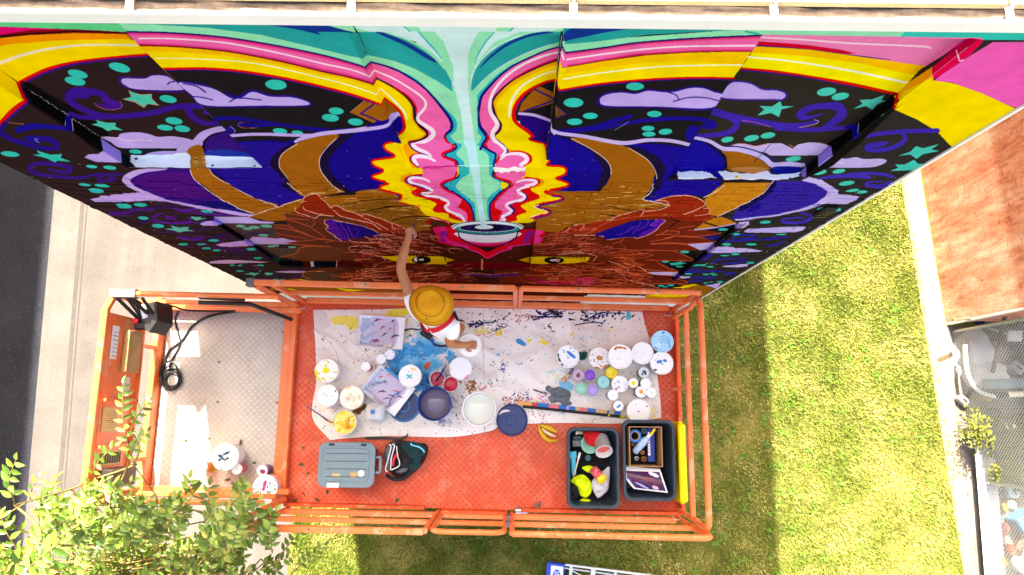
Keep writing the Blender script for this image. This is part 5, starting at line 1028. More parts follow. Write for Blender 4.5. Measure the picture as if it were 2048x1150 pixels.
# ================================================================ the scissor lift and its platform
def tread_image():
    n = 64; a = np.zeros((n, n, 3)); yy, xx = np.mgrid[0:n, 0:n]
    for cx, cy, s in ((16, 16, 1), (48, 48, -1)):
        for ox in (-n, 0, n):
            for oy in (-n, 0, n):
                dx, dy = xx-cx-ox, yy-cy-oy
                p, q = (dx+s*dy)/1.4142, (dx-s*dy)/1.4142
                a[((p/19.)**2+(q/4.4)**2) < 1] = 255
    return image_from('tread_pattern', a)
TREAD = tread_image()
def tread_mat(name, col, wear, scuff, size=.075, metal=0., rough=.5, hi=1.25):
    """Chequer plate: raised bars with rubbed tops, scuffs and stains."""
    m, nt, bs = new_mat(name); v = coord(nt, (1/size, 1/size, 1))
    t = node(nt, 'ShaderNodeTexImage', image=TREAD, extension='REPEAT'); nt.links.new(v, t.inputs[0])
    w = coord(nt); c = srgb(col)[:3]
    r = ramp(nt, [(.3, tuple(x*.82 for x in c)), (.7, tuple(min(1, x*1.12) for x in c))]); nt.links.new(noise_fac(nt, w, 2.2, 5.), r.inputs[0]); out = r.outputs[0]
    rs = ramp(nt, [(.48, (0, 0, 0)), (.66, (.5,)*3)]); nt.links.new(noise_fac(nt, w, 5., 8., .78), rs.inputs[0]); out = mix(nt, rs.outputs[0], out, srgb(scuff))
    f = noise_fac(nt, w, 1.7, 4.); rf = ramp(nt, [(.35, (.45,)*3), (.65, (1.,)*3)]); nt.links.new(f, rf.inputs[0])
    rp = ramp(nt, [(.7, (0, 0, 0)), (.73, (.9,)*3)]); nt.links.new(noise_fac(nt, w, 24., 3., .6), rp.inputs[0]); out = mix(nt, rp.outputs[0], out, srgb(tuple(min(255, q+40) for q in scuff)))
    out = mix(nt, mix(nt, 1., t.outputs[0], rf.outputs[0], 'MULTIPLY'), out, srgb(wear))
    nt.links.new(out, bs.inputs['Base Color']); bs.inputs['Metallic'].default_value = metal; bs.inputs['Roughness'].default_value = rough; bs.inputs['Specular IOR Level'].default_value = .35
    bump(nt, bs, t.outputs[0], .6, .004)
    return m
ORG = paint('orange_paint', (240, 118, 62), .34, .16, 2.2, wear=(236, 150, 108), wear_amt=.56, chip=(120, 62, 40))
ORD = paint('orange_paint_scuffed', (228, 84, 34), .5, .15, 4., wear=(224, 140, 106), wear_amt=.56, chip=(104, 46, 30))
STEEL = paint('bare_steel', (120, 124, 130), .35, .2, 20., metal=.8)
BLACK = paint('black_plastic', (20, 20, 22), .45, .1, 8.)
GREYP = paint('grey_steel_paint', (96, 94, 94), .5, .1, 9.)
LIFT = thing('scissor_lift', (-.4, .05, 0), 'orange scissor lift raised beside the mural wall with a paint covered platform deck', 'scissor lift')
DX0, DX1, DY0, DY1, EX0 = -2.07, 1.6, -.9, 1.03, -3.42
SK = lambda x: -.012*(x-0)                        # the lift stands a touch askew of the wall
def lp(x, y, z): return (x, y+SK(x)+.0, z)
def lift():
    deck = tread_mat('orange_chequer_plate', (222, 88, 54), (150, 56, 34), (230, 150, 122), .06, 0., .5)
    grey = tread_mat('grey_chequer_plate', (180, 175, 168), (222, 217, 210), (150, 134, 114), .06, .1, .45)
    M_ = Matrix(((1, 0, 0, 0), (-.012, 1, 0, 0), (0, 0, 1, 0), (0, 0, 0, 1)))
    def B(m, lo, hi, bev=.004): return m.box(lo, hi, M_, bev)
    d = B(MB(), (DX0, DY0, DZ-.06), (DX1, DY1, DZ)).build('deck', deck, LIFT)
    for x in (-.68, .38):                           # plate joints
        B(MB(), (x-.004, DY0+.05, DZ+.0005), (x+.004, DY1-.05, DZ+.003), 0).build('plate_seam', ORD, d)
    e = B(MB(), (EX0+.06, DY0+.13, DZ-.05), (DX0-.13, DY1-.07, DZ-.012)).build('deck_extension', grey, LIFT)
    for u, v in ((437, 724), (434, 804), (565, 664), (553, 805)):
        p = at(u, v, DZ); MB().lathe([(.013, -.0115), (.013, -.004), (.008, 0)], (p.x, p.y, DZ), 10).build('bolt', STEEL, e)
    s = MB(); B(s, (DX0-.13, DY0+.02, DZ-.05), (DX0-.001, DY1-.02, DZ+.045), .006); B(s, (DX0-.05, DY0+.02, DZ+.0455), (DX0-.001, DY1-.02, DZ+.075), .005); s.build('side_channel', ORG, LIFT)
    s = MB(); B(s, (EX0, DY0+.06, DZ-.08), (EX0+.055, DY1-.02, DZ+.12), .006); s.build('end_plate', ORG, LIFT)
    # toe boards round the deck
    for lo, hi in (((DX0, DY1-.045, DZ+.001), (DX1, DY1-.005, DZ+.13)), ((DX0, DY0, DZ+.001), (-.78, DY0+.03, DZ+.11)), ((.1, DY0, DZ+.001), (DX1, DY0+.03, DZ+.11)), ((DX1-.035, DY0+.032, DZ+.001), (DX1, DY1-.047, DZ+.13)), ((EX0+.06, DY1-.11, DZ-.011), (DX0-.14, DY1-.08, DZ+.13)), ((EX0+.06, DY0+.09, DZ-.011), (DX0-.14, DY0+.12, DZ+.13))):
        B(MB(), lo, hi, .003).build('toe_board', ORD, LIFT)
    T, M, L = DZ+1.06, DZ+.6, DZ+.18
    def rail(name, pts, w=.045, h=None, mat=ORG):
        m = MB()
        if len(pts) == 2:
            m.bar(lp(*pts[0]), lp(*pts[1]), w, h or w, .007)
        else:
            m.tube([lp(*q) for q in pts], w/2, 10)
        return m.build(name, mat, LIFT)
    yw, yr, xr = 1.0, -.93, 1.55
    def rnd(a, c, b, r, n=6):                       # rounded corner a > c > b
        a, c, b = Vector(a), Vector(c), Vector(b); p, q = c+(a-c).normalized()*r, c+(b-c).normalized()*r
        return [tuple(p*(1-t)**2+c*2*t*(1-t)+q*t*t) for t in [i/n for i in range(n+1)]]
    # wall side
    rail('top_rail', [(-2.18, yw, T), (.03, yw, T)], .05); rail('top_rail', [(.075, yw, T), (.4, yw, T)]+rnd((.4, yw, T), (xr, yw, T), (xr, yw, M), .09)+[(xr, yw, M+.1)], .05)
    rail('mid_rail', [(-2.0, yw, M), (.03, yw, M)], .042); rail('mid_rail', [(.075, yw, M), (xr, yw, M)], .042)
    rail('low_rail', [(-1.95, yw, L), (.03, yw, L)], .05, .06); rail('low_rail', [(.075, yw, L), (xr-.06, yw, L)], .05, .06)
    # right end
    rail('top_rail', [(xr, yw-.08, M+.12)]+rnd((xr, yw-.05, M+.1), (xr, yw-.05, T), (xr, 0, T), .1)+rnd((xr, 0, T), (xr, yr+.06, T), (xr, yr+.06, M), .1)+[(xr, yr+.06, M+.1)], .05)
    rail('mid_rail', [(xr, yw-.06, M-.02), (xr, yr+.06, M-.02)], .042)
    rail('rail_brace', [(xr, .24, M-.02), (xr-.02, .24, DZ+.13)], .035)
    # near side: rail, gate, rail
    rail('top_rail', [(-2.18, yr, T), (-.665, yr, T)], .05); rail('mid_rail', [(-2.1, yr, M), (-.66, yr, M)], .042); rail('low_rail', [(-2.05, yr, L), (-.66, yr, L)], .05, .06)
    rail('top_rail', [(.02, yr, T), (.6, yr, T)]+rnd((.6, yr, T), (xr+.02, yr, T), (xr+.02, yr, M), .1)+[(xr+.02, yr, M+.1)], .05); rail('mid_rail', [(.02, yr, M), (xr, yr, M)], .042); rail('low_rail', [(.02, yr, L), (xr-.05, yr, L)], .05, .06)
    g = MB(); g.tube([lp(*q) for q in [(-.61, yr, M)]+rnd((-.61, yr, M), (-.61, yr, T-.02), (-.3, yr, T-.02), .12)+rnd((-.3, yr, T-.02), (-.04, yr, T-.02), (-.04, yr, M), .12)+[(-.04, yr, M), (-.61, yr, M)]], .022, 8); g.bar(lp(-.6, yr, L+.04), lp(-.05, yr, L+.04), .04); g.bar(lp(-.61, yr, M), lp(-.61, yr, L), .036); g.bar(lp(-.04, yr, M), lp(-.04, yr, L), .036)
    gate = g.build('gate', ORG, LIFT)
    B(MB(), (-.63, yr-.005, DZ-.001), (-.02, yr+.03, DZ+.12), .004).build('kick_plate', ORD, gate)
    h = MB()
    for z in (L+.05, M): h.bar(lp(-.012, yr, z-.04), lp(-.012, yr, z+.04), .05, .05)
    h.build('hinge', STEEL, gate)
    # posts
    for x, y in ((-2.0, yw), (.03, yw), (.075, yw), (xr, yw-.0), (xr, yr+.0), (-.66, yr), (.02, yr), (-2.05, yr)):
        rail('post', [(x, y, DZ), (x, y, T-.02)], .04)
    rail('corner_post', [(xr, yw-.075, DZ), (xr, yw-.075, M+.14)], .04); rail('corner_post', [(xr, yr+.075, DZ), (xr, yr+.075, M+.14)], .04)
    # extension rails slide inside the main ones, a little lower
    TE, ME, LE = DZ+.97, DZ+.54, DZ+.17; ye, yf, xe = .9, -.76, EX0+.04
    rail('extension_rail', [(-1.95, ye, TE), (-3.1, ye, TE)]+rnd((-3.1, ye, TE), (xe, ye, TE), (xe, ye, ME), .13)+[(xe, ye, DZ+.0)], .046)
    rail('extension_rail', [(-1.95, yf, TE), (-3.1, yf, TE)]+rnd((-3.1, yf, TE), (xe, yf, TE), (xe, yf, ME), .13)+[(xe, yf, DZ+.0)], .046)
    rail('extension_rail', [(xe, ye-.12, TE), (xe, yf+.12, TE)], .055); rail('extension_rail', [(xe, ye-.0, TE-.1), (xe, ye-.14, TE)], .05); rail('extension_rail', [(xe, yf, TE-.1), (xe, yf+.14, TE)], .05)
    for y in (ye, yf):
        rail('extension_mid_rail', [(-2.0, y, ME), (xe+.03, y, ME)], .04); rail('extension_low_rail', [(-2.0, y, LE), (xe+.03, y, LE)], .05, .06)
    rail('rail_strut', [(-2.12, yw-.02, T-.03), (-2.05, yw-.06, DZ+.1)], .05); rail('rail_strut', [(-2.14, yr+.02, T-.03), (-2.07, yr+.09, DZ+.1)], .05)
    for y in (.52, -.5):
        rail('end_post', [(xe, y, DZ+.1), (xe, y, DZ+.42)], .04)
    c = MB(); c.box((-2.19, yw-.035+.026, T-.045), (-2.12, yw+.035+.026, T+.03), None, .006); c.build('rail_clamp', GREYP, LIFT)
    # gas strut and latch hardware by the wall rail
    k = MB(); k.tube([lp(-2.62, ye-.06, TE-.02), lp(-2.2, ye-.06, TE-.04), lp(-1.98, ye-.13, DZ+.5)], .017, 8); k.tube([lp(-2.62, ye-.02, TE-.02), lp(-2.24, ye-.03, TE-.02)], .014, 8); k.build('lock_lever', BLACK, LIFT)
    for x, y, z in ((-.03, yr+.02, L+.02), (-.70, yr+.03, L+.02), (xr-.06, yr+.05, L+.04), (.05, yw-.03, L), (xr-.07, yw-.04, L), (-1.98, yw-.06, L+.05), (-2.15, ye-.05, LE)):
        k = MB(); k.tube([lp(x-.03, y, z), lp(x-.03, y-.035, z+.03), lp(x+.03, y-.035, z+.03), lp(x+.03, y, z)], .0045, 5); k.build('latch_pin', paint('pin_steel', (206, 196, 190), .3, .05, 9., .6) if 'pin_steel' not in bpy.data.materials else bpy.data.materials['pin_steel'], LIFT)
    for u in (680, 846, 760, 640):
        p = at(u, 576, T+.02); 
    for x in (-1.9, -1.2, -.4, .55, 1.2): MB().lathe([(.011, 0), (.011, .004)], lp(x, yw, T+.0255), 8).build('rail_bolt', STEEL, LIFT)
    for x in (-1.55, -1.0, .35, .95, 1.45): MB().lathe([(.006, 0), (.006, .003)], lp(x, yr, T+.0255), 8).build('rail_bolt', BLACK, LIFT)
    # end panel of the extension: orange sheet with notices, seen from inside
    px_ = xe+.03
    def pn(u, v): d = ray(u, v); return CAMP+d*((px_-CAMP.x)/d.x)
    yt, yb = .78, -.66
    pm = MB(); pm.box((px_-.012, yb, DZ+.42), (px_, yt, DZ+.94), None, .004); pm.box((px_, .05, DZ+.43), (px_+.03, .075, DZ+.92)); pm.box((px_, -.33, DZ+.43), (px_+.03, -.305, DZ+.92)); pm.box((px_, yb+.01, DZ+.43), (px_+.03, yt-.01, DZ+.45))
    panel = pm.build('end_panel', ORG, LIFT)
    def notice(name, y0, y1, za, zb, col, ink, rows=9, cols=2):
        cv = Canvas(0, 0, 60, 90, 3, col)
        for j in range(rows):
            for i in range(cols):
                if R.random() < .85: cv.line([(5+i*54/cols, 8+j*76/rows), (5+i*54/cols+R.uniform(.5, .85)*50/cols, 8+j*76/rows)], R.uniform(1, 2.2), ink, False)
        MB().add([(px_+.004, y1, za), (px_+.004, y1, zb), (px_+.004, y0, zb), (px_+.004, y0, za)], [(3, 2, 1, 0)]).build(name, image_mat(name+'_print', image_from(name, cv.a), .6), panel, lambda c: np.stack([(c[:, 2]-za)/(zb-za), (y1-c[:, 1])/(y1-y0)], 1)[:, ::1])
    notice('notice_label', .4, .68, DZ+.8, DZ+.9, (238, 236, 240), (90, 60, 60), 7, 1)
    tb = MB(); tb.box((px_+.0005, .3, DZ+.5), (px_+.05, .66, DZ+.72), None, .006); tb.box((px_+.051, .33, DZ+.52), (px_+.055, .64, DZ+.66)); tb.build('manual_box', paint('tan_plastic', (186, 146, 96), .9, .1, 8.), panel)
    notice('notice_label', .1, .26, DZ+.55, DZ+.68, (214, 206, 196), (110, 80, 60), 6, 1)
    notice('notice_label', -.2, .0, DZ+.66, DZ+.9, (220, 186, 120), (120, 70, 30), 9, 1)
    vb = MB(); vb.box((px_+.0005, -.47, DZ+.56), (px_+.006, -.36, DZ+.9))
    vn = vb.build('vent_plate', paint('cream_plate', (226, 196, 130), .6, .1, 8.), panel)
    for i in range(9): MB().box((px_+.0065, -.458, DZ+.58+i*.035), (px_+.012, -.372, DZ+.595+i*.035)).build('louvre', BLACK, vn)
    bx = MB(); bx.box((px_+.0005, -.65, DZ+.5), (px_+.12, -.5, DZ+.85), None, .01); bx.build('battery_box', paint('dark_box', (40, 32, 30), .5), panel)
    # scissor arms and chassis under the deck
    ch = MB(); ch.box((-2.2, -.75, .45), (1.5, .85, .8), None, .02); ch.build('chassis', ORD, LIFT)
    for x in (-1.7, 1.0):
        for y in (-.72, .82):
            wl_ = MB(); wl_.lathe([(.2, -.12), (.36, -.1), (.38, 0), (.36, .1), (.2, .12)], n=24, M=Matrix.Translation((x, y, .385)) @ Matrix.Rotation(math.pi/2, 4, 'X')); w = wl_.build('wheel', BLACK, LIFT)
            MB().lathe([(.17, -.125), (.17, .125)], n=16, M=Matrix.Translation((x, y, .385)) @ Matrix.Rotation(math.pi/2, 4, 'X')).build('rim', STEEL, w)
    for k in range(5):
        z0, z1 = .82+k*.82, .82+(k+1)*.82
        for y in (-.5, .6):
            a = MB(); a.bar((-1.6, y, z0), (1.0, y, z1), .1, .06); a.build('scissor_arm', ORD, LIFT); a = MB(); a.bar((1.0, y+.1, z0), (-1.6, y+.1, z1), .1, .06); a.build('scissor_arm', ORD, LIFT)
lift()

# control box hung on the extension rail
def control_box():
    o = at(290, 600, DZ+.9)
    t = thing('control_box', (o.x, o.y, DZ+.75), 'black lift control box with a red stop button hooked on the orange rail', 'control box')
    y = .9+SK(-3); T = DZ+.97
    x0, x1 = at(222, 590, T).x, at(274, 590, T).x
    m = MB(); m.box((x0, y-.035, T+.025), (x1, y+.035, T+.034), None, .003); m.box((x0, y+.026, T-.03), (x1, y+.035, T+.0245)); m.box((x0, y-.035, T-.05), (x1, y-.026, T+.0245)); m.build('rail_hook', GREYP, t)
    xa, xb = at(252, 640, DZ+.8).x, at(312, 640, DZ+.8).x
    for x in (xa+.02, (xa+xb)/2+.015):
        s = MB(); s.bar((x-.03, y-.03, T-.01), (x+.05, y-.2, DZ+.68), .03, .02); s.bar((x+.06, y-.03, T-.01), (x+.07, y-.17, DZ+.72), .03, .02); s.build('bracket', BLACK, t)
    b = MB(); b.box((xa+.01, y-.25, DZ+.5), (xb-.07, y-.04, DZ+.7), None, .02); body = b.build('housing', paint('blue_black_plastic', (34, 50, 66), .3, .1, 8.), t)
    MB().box((xa+.02, y-.27, DZ+.64), (xb-.1, y-.2, DZ+.72), None, .015).build('panel_front', BLACK, t)
    p = at(272, 641, DZ+.73); MB().lathe([(.012, 0), (.012, .015), (.026, .016), (.024, .03), (.012, .034)], (p.x, p.y, DZ+.705), 14).build('stop_button', paint('red_plastic', (224, 20, 60), .3), t)
    j = at(266, 606, DZ+.78); MB().tube([(j.x, j.y, DZ+.7), (j.x-.005, j.y+.03, DZ+.8)], [.035, .022], 10).build('joystick', BLACK, t)
    c = MB(); c.prism([(xb-.1, y-.05), (xb-.02, y-.03), (xb+.0, y-.2), (xb-.06, y-.3), (xb-.1, y-.27)], DZ+.5, DZ+.78); c.build('side_cover', BLACK, t)
    k = MB(); k.bar((xb-.14, y-.06, DZ+.785), (xb-.1, y-.18, DZ+.785), .05, .008); k.build('name_plate', paint('pale_plate', (186, 180, 196), .4), t)
control_box()
def cables():
    t = thing('power_cable', at(345, 755, DZ+.02), 'coiled black power cable lying on the grey deck extension', 'cable')
    g = lambda u, v, z=.012: at(u, v, DZ-.012+z)
    m = MB(); m.tube([tuple(q) for q in spline([g(*q) for q in ((560, 615, .1), (480, 622, .03), (420, 632), (385, 652), (365, 680), (340, 700), (330, 722), (328, 745))], n=6)], .011, 8); m.tube([tuple(q) for q in spline([g(*q) for q in ((357, 622, .02), (350, 640), (358, 672), (360, 690), (345, 718), (338, 740))], n=6)], .009, 8); m.build('cable', BLACK, t)
    m = MB(); rg = random.Random(2)
    for k in range(5):
        cu, cv, ru, rv = 340+rg.uniform(-6, 6), 752+rg.uniform(-8, 12), 17+rg.uniform(-4, 4), 20+rg.uniform(-5, 9)
        m.tube([tuple(g(cu+ru*math.cos(a), cv+rv*math.sin(a), .012+.008*k)) for a in [2*math.pi*i/22 for i in range(23)]], .009, 7)
    m.build('cable_coil', BLACK, t)
    t2 = thing('control_cable', at(380, 612, DZ+.6), 'black cable running from the control box along the orange rail', 'cable')
    MB().tube([tuple(q) for q in spline([at(316, 606, DZ+.75), at(345, 612, DZ+.7), at(372, 620, DZ+.66), at(410, 622, DZ+.5), at(470, 622, DZ+.25)], n=6)], .009, 7).build('cable', BLACK, t2)
cables()
# ================================================================ drop cloth with its spatters
def drop_cloth():
    c = Canvas(600, 600, 1350, 900, 3, (246, 238, 230))
    r = random.Random(21)
    def dab(u, v, s, col, n=7, sp=1., al=1.):
        for i in range(n):
            c.ell(u+r.gauss(0, s*sp), v+r.gauss(0, s*.6*sp), s*r.uniform(.15, .5), s*r.uniform(.1, .35), col, r.uniform(0, 180), s*.06, al)
    def streak(pts, w, col, al=1.):
        c.line(pts, w, col, True, al)
        for i in range(7):
            p = pts[r.randrange(len(pts))]; q = (p[0]+r.gauss(0, 9), p[1]+r.gauss(0, 4)); c.line([q, (q[0]+r.uniform(2, 7), q[1]-r.uniform(-1, 3))], [r.uniform(1, 2.6), .5], col, False, al)
    for i in range(60):                              # old stains
        u, v = r.uniform(620, 1310), r.uniform(612, 860); c.ell(u, v, r.uniform(8, 34), r.uniform(5, 16), [(214, 200, 192), (236, 228, 224), (220, 206, 196), (222, 214, 214)][i % 4], r.uniform(0, 90), 1.5, .35)
    Y, BL, NV, SK_, OR, PU, GN, BRN, TE = (250, 226, 50), (70, 176, 226), (22, 28, 84), (150, 208, 236), (226, 96, 50), (70, 30, 140), (40, 140, 120), (138, 74, 20), (20, 110, 110)
    # the big blue wash
    for i in range(80):
        u, v = r.gauss(838, 32), r.gauss(728, 26); c.ell(u, v, r.uniform(6, 20), r.uniform(4, 12), [(84, 186, 236), (60, 166, 226), (130, 204, 240), (46, 150, 214)][i % 4], r.uniform(-30, 30), 1.6, .75)
    for i in range(16): dab(r.gauss(812, 8), r.gauss(705, 8), 8, (44, 150, 214), 3, al=.8)
    for i in range(12): dab(r.gauss(845, 14), r.gauss(668, 10), 9, (140, 196, 226), 2, al=.5)
    for i in range(14): dab(r.gauss(860, 12), r.gauss(765, 10), 9, [(40, 120, 190), (36, 90, 150), (90, 70, 110)][i % 3], 3, al=.7)
    P_ = c.poly
    P_([(665, 634), (700, 632), (718, 640), (716, 655), (700, 660), (690, 650), (668, 648)], (250, 232, 90), jag=1, al=.9); P_([(775, 622), (815, 616), (815, 630), (780, 634)], (250, 232, 70), jag=1, al=.9); dab(815, 645, 8, Y, 6); dab(818, 663, 6, Y, 5)
    streak([(805, 662), (822, 658), (838, 660)], 3, NV); dab(815, 668, 4, NV, 4)
    for u, v, s, k in ((905, 667, 7, NV), (945, 648, 8, NV), (960, 648, 6, NV), (1000, 652, 5, NV), (1085, 630, 10, NV), (1105, 626, 9, NV), (1122, 631, 7, NV), (1190, 630, 10, NV), (1210, 627, 9, NV), (1235, 628, 7, NV), (990, 640, 5, (30, 30, 40)), (1170, 640, 6, (34, 30, 34)), (1165, 623, 4, (34, 34, 50))):
        dab(u, v, s, k, 7)
    for a in (((905, 656), (935, 648), (965, 649)), ((940, 650), (970, 646), (985, 645)), ((1068, 640), (1095, 630), (1110, 624)), ((1070, 634), (1100, 634), (1125, 632)), ((1150, 650), (1180, 645), (1205, 646)), ((1175, 638), (1200, 626), (1215, 626)), ((1220, 626), (1240, 626)), ((985, 662), (1008, 655), (1015, 650))):
        streak(list(a), r.uniform(1.5, 3), NV)
    streak([(1092, 618), (1108, 624), (1117, 631)], [1, 4], (30, 28, 30)); streak([(1160, 618), (1172, 628)], [4, 2], (40, 36, 40)); streak([(1097, 650), (1102, 658)], 2, (30, 30, 30))
    for u, v, s, k in ((965, 660, 8, Y), (1000, 665, 7, Y), (1195, 617, 7, Y), (1225, 618, 8, Y), (1083, 684, 8, Y), (957, 664, 6, Y), (1060, 682, 5, Y), (1217, 662, 3, Y), (1145, 666, 4, Y)): dab(u, v, s, k, 9, .7)
    for i in range(40): dab(r.gauss(985, 26), 668+r.gauss(0, 5), 3, [(214, 92, 50), (190, 60, 40), (240, 150, 90)][i % 3], 2, al=.8)
    for i in range(14): dab(r.gauss(1050, 9), r.gauss(634, 6), 5, (176, 84, 66), 3, al=.6)
    P_([(1032, 679), (1040, 678), (1052, 688), (1048, 692), (1034, 686)], (50, 150, 200)); P_([(1253, 625), (1258, 622), (1262, 636), (1251, 640)], (90, 206, 210)); P_([(990, 710), (1000, 706), (998, 713)], (120, 190, 226)); dab(1165, 677, 6, (160, 206, 236), 6, .6); dab(1170, 693, 4, (150, 210, 226), 4, .6); dab(1195, 668, 4, (180, 206, 226), 4)
    for i in range(16): dab(r.gauss(1006, 5), r.gauss(733, 6), 3.4, PU, 3)
    for i in range(20): dab(r.gauss(955, 20), r.gauss(772, 6), 6, [BRN, (226, 80, 110), (240, 150, 170), GN][i % 4], 3, al=.85)
    for i in range(12): dab(r.gauss(938, 6), r.gauss(772, 8), 5, (134, 84, 10), 4)
    for i in range(24): dab(r.gauss(900, 18), r.gauss(812, 14), 7, [(120, 170, 190), (60, 130, 120), (110, 90, 140), (196, 150, 160), (30, 110, 100)][i % 5], 3, al=.7)
    for i in range(9): dab(r.gauss(888, 6), r.gauss(838, 4), 5, (150, 130, 190), 3, al=.7)
    for i in range(40): dab(r.uniform(1005, 1060), r.gauss(800, 7), 4, [PU, (40, 40, 120), (176, 70, 40), (226, 120, 60), (150, 30, 60)][i % 5], 3)
    for i in range(40): dab(r.uniform(1050, 1130), r.gauss(822, 12), 4, [(226, 60, 130), (240, 160, 60), (150, 60, 40), (80, 170, 220), (190, 190, 80), (170, 120, 190)][i % 6], 3, al=.85)
    for i in range(12): dab(r.gauss(1085, 8), r.gauss(795, 5), 4, (226, 60, 130), 3)
    for i in range(16): dab(r.gauss(1115, 12), r.gauss(755, 12), 6, [(140, 204, 236), (190, 224, 240), (240, 230, 120)][i % 3], 3, al=.8)
    P_([(1158, 705), (1174, 704), (1172, 717), (1160, 720)], (16, 96, 84), jag=.8); P_([(1118, 762), (1135, 762), (1148, 772), (1136, 785), (1122, 778)], (130, 204, 236), jag=.8)
    for i in range(14): dab(r.uniform(1140, 1200), r.uniform(788, 812), 4, [(150, 206, 236), (180, 226, 206), (244, 214, 130)][i % 3], 2, al=.7)
    for i in range(10): dab(r.gauss(1310, 4), r.gauss(825, 8), 5, (250, 224, 90), 3, al=.9)
    dab(648, 680, 4, (180, 60, 30), 4); dab(658, 815, 5, (250, 200, 40), 5); dab(645, 822, 4, (250, 196, 30), 4); dab(722, 820, 7, (120, 76, 20), 9); P_([(705, 820), (725, 808), (733, 812), (720, 828), (710, 826)], (124, 80, 24), jag=1.4); dab(640, 838, 5, (160, 216, 226), 4, al=.6); dab(733, 702, 5, (150, 60, 40), 4); dab(1085, 812, 6, (230, 90, 40), 4); P_([(852, 727), (862, 725), (858, 738), (848, 735)], (230, 106, 72), jag=.6); dab(705, 660, 5, (120, 130, 40), 5)
    for i in range(800):                             # fine flecks
        u, v = r.uniform(626, 1318), r.uniform(618, 868); c.ell(u, v, r.uniform(.5, 1.5), r.uniform(.4, 1.), [(30, 28, 40), NV, (190, 90, 60), BL, Y, (160, 60, 90), (60, 60, 60)][r.randrange(7)], r.uniform(0, 180), .1)
    for i in range(46):
        u, v = r.uniform(640, 1300), r.uniform(620, 850); dab(u, v, r.uniform(2, 5), [NV, (190, 90, 60), BL, Y, (160, 60, 90), GN, (200, 180, 190), PU][i % 8], 4, 1., .8)
    for i in range(14): u, v = r.uniform(880, 1280), r.gauss(636, 12); c.line([(u, v), (u+r.uniform(4, 14), v+r.uniform(-5, 3))], [r.uniform(2, 4), .6], NV if i % 3 else (40, 36, 40), False)
    for i in range(50): u, v = r.gauss(990, 60), r.gauss(637, 12); c.ell(u, v, r.uniform(.8, 2.2), r.uniform(.5, 1.2), (24, 26, 44), r.uniform(0, 180), .15)
    for a in (((630, 658), (655, 680), (668, 695), (678, 720), (680, 745)), ((676, 665), (700, 680), (730, 705), (750, 728)), ((967, 618), (967, 700), (969, 800), (970, 866)), ((760, 850), (762, 875))): c.line(a, .8, (150, 136, 130), True, .7)
    # cloth outline in the photograph, laid on the deck as a sheet with soft creases
    top = [(627, 620), (760, 619), (900, 613), (1100, 612), (1282, 616)]; rt = [(1282, 616), (1290, 650), (1302, 690), (1312, 740), (1319, 790), (1321, 836)]
    bot = [(661, 880), (700, 876), (780, 872), (900, 874), (980, 862), (1010, 850), (1120, 846), (1240, 847), (1321, 836)]; lf = [(627, 620), (632, 700), (633, 760), (625, 815), (630, 845), (661, 880)]
    def along(p, n):
        p = spline(p, n=10); d = np.r_[0, np.cumsum(np.hypot(*np.diff(p, axis=0).T))]; t = np.linspace(0, d[-1], n); return np.stack([np.interp(t, d, p[:, 0]), np.interp(t, d, p[:, 1])], 1)
    N, Mr = 150, 64
    tp, bt, lt, rt_ = along(top, N), along(bot, N), along(lf, Mr), along(rt, Mr); grid = []
    def crease(x, y):
        z = .012+.014*noise.noise((x*2.2, y*2.2, 3))+.004*noise.noise((x*7, y*7, 9))
        n1 = abs(noise.noise((x*1.4+y*.5, y*1.8, 5))); z += .05*max(0, .08-n1)/.08*(.5+.5*noise.noise((x, y, 7)))
        for y0, w in ((-.42, .03), (-.62, .02), (-.35, .014)): z += .012*math.exp(-((y-y0-.02*math.sin(x*3))/w)**2)*(x < .3)
        return max(z, .004)
    for j in range(Mr):
        t = j/(Mr-1.); row = []
        for i in range(N):
            s = i/(N-1.)
            q = (1-t)*tp[i]+t*bt[i]+(1-s)*lt[j]+s*rt_[j]-((1-s)*(1-t)*tp[0]+s*(1-t)*tp[-1]+(1-s)*t*bt[0]+s*t*bt[-1])
            p = at(q[0], q[1], DZ); row.append(Vector((p.x, p.y, DZ+crease(p.x, p.y))))
        grid.append(row[::-1])
    x0, x1, y0, y1, K = -2.0, 1.6, -.35, 1.1, 300
    X, Y = np.meshgrid(x0+(np.arange(int((x1-x0)*K))+.5)/K, y1-(np.arange(int((y1-y0)*K))+.5)/K)
    tex = c.sample(*see(X, Y, np.full_like(X, DZ+.01)))
    m = image_mat('canvas_cloth', image_from('spatters', tex), .9, .08, .35, 40.)
    o = MB().sheet(grid, .003).build('drop_cloth', m, None, lambda q: np.stack([(q[:, 0]-x0)/(x1-x0), (q[:, 1]-y0)/(y1-y0)], 1))
    tag(o, 'paint spattered off white canvas drop cloth spread over the orange deck', 'drop cloth')
CLOTH_Z = DZ+.016
drop_cloth()
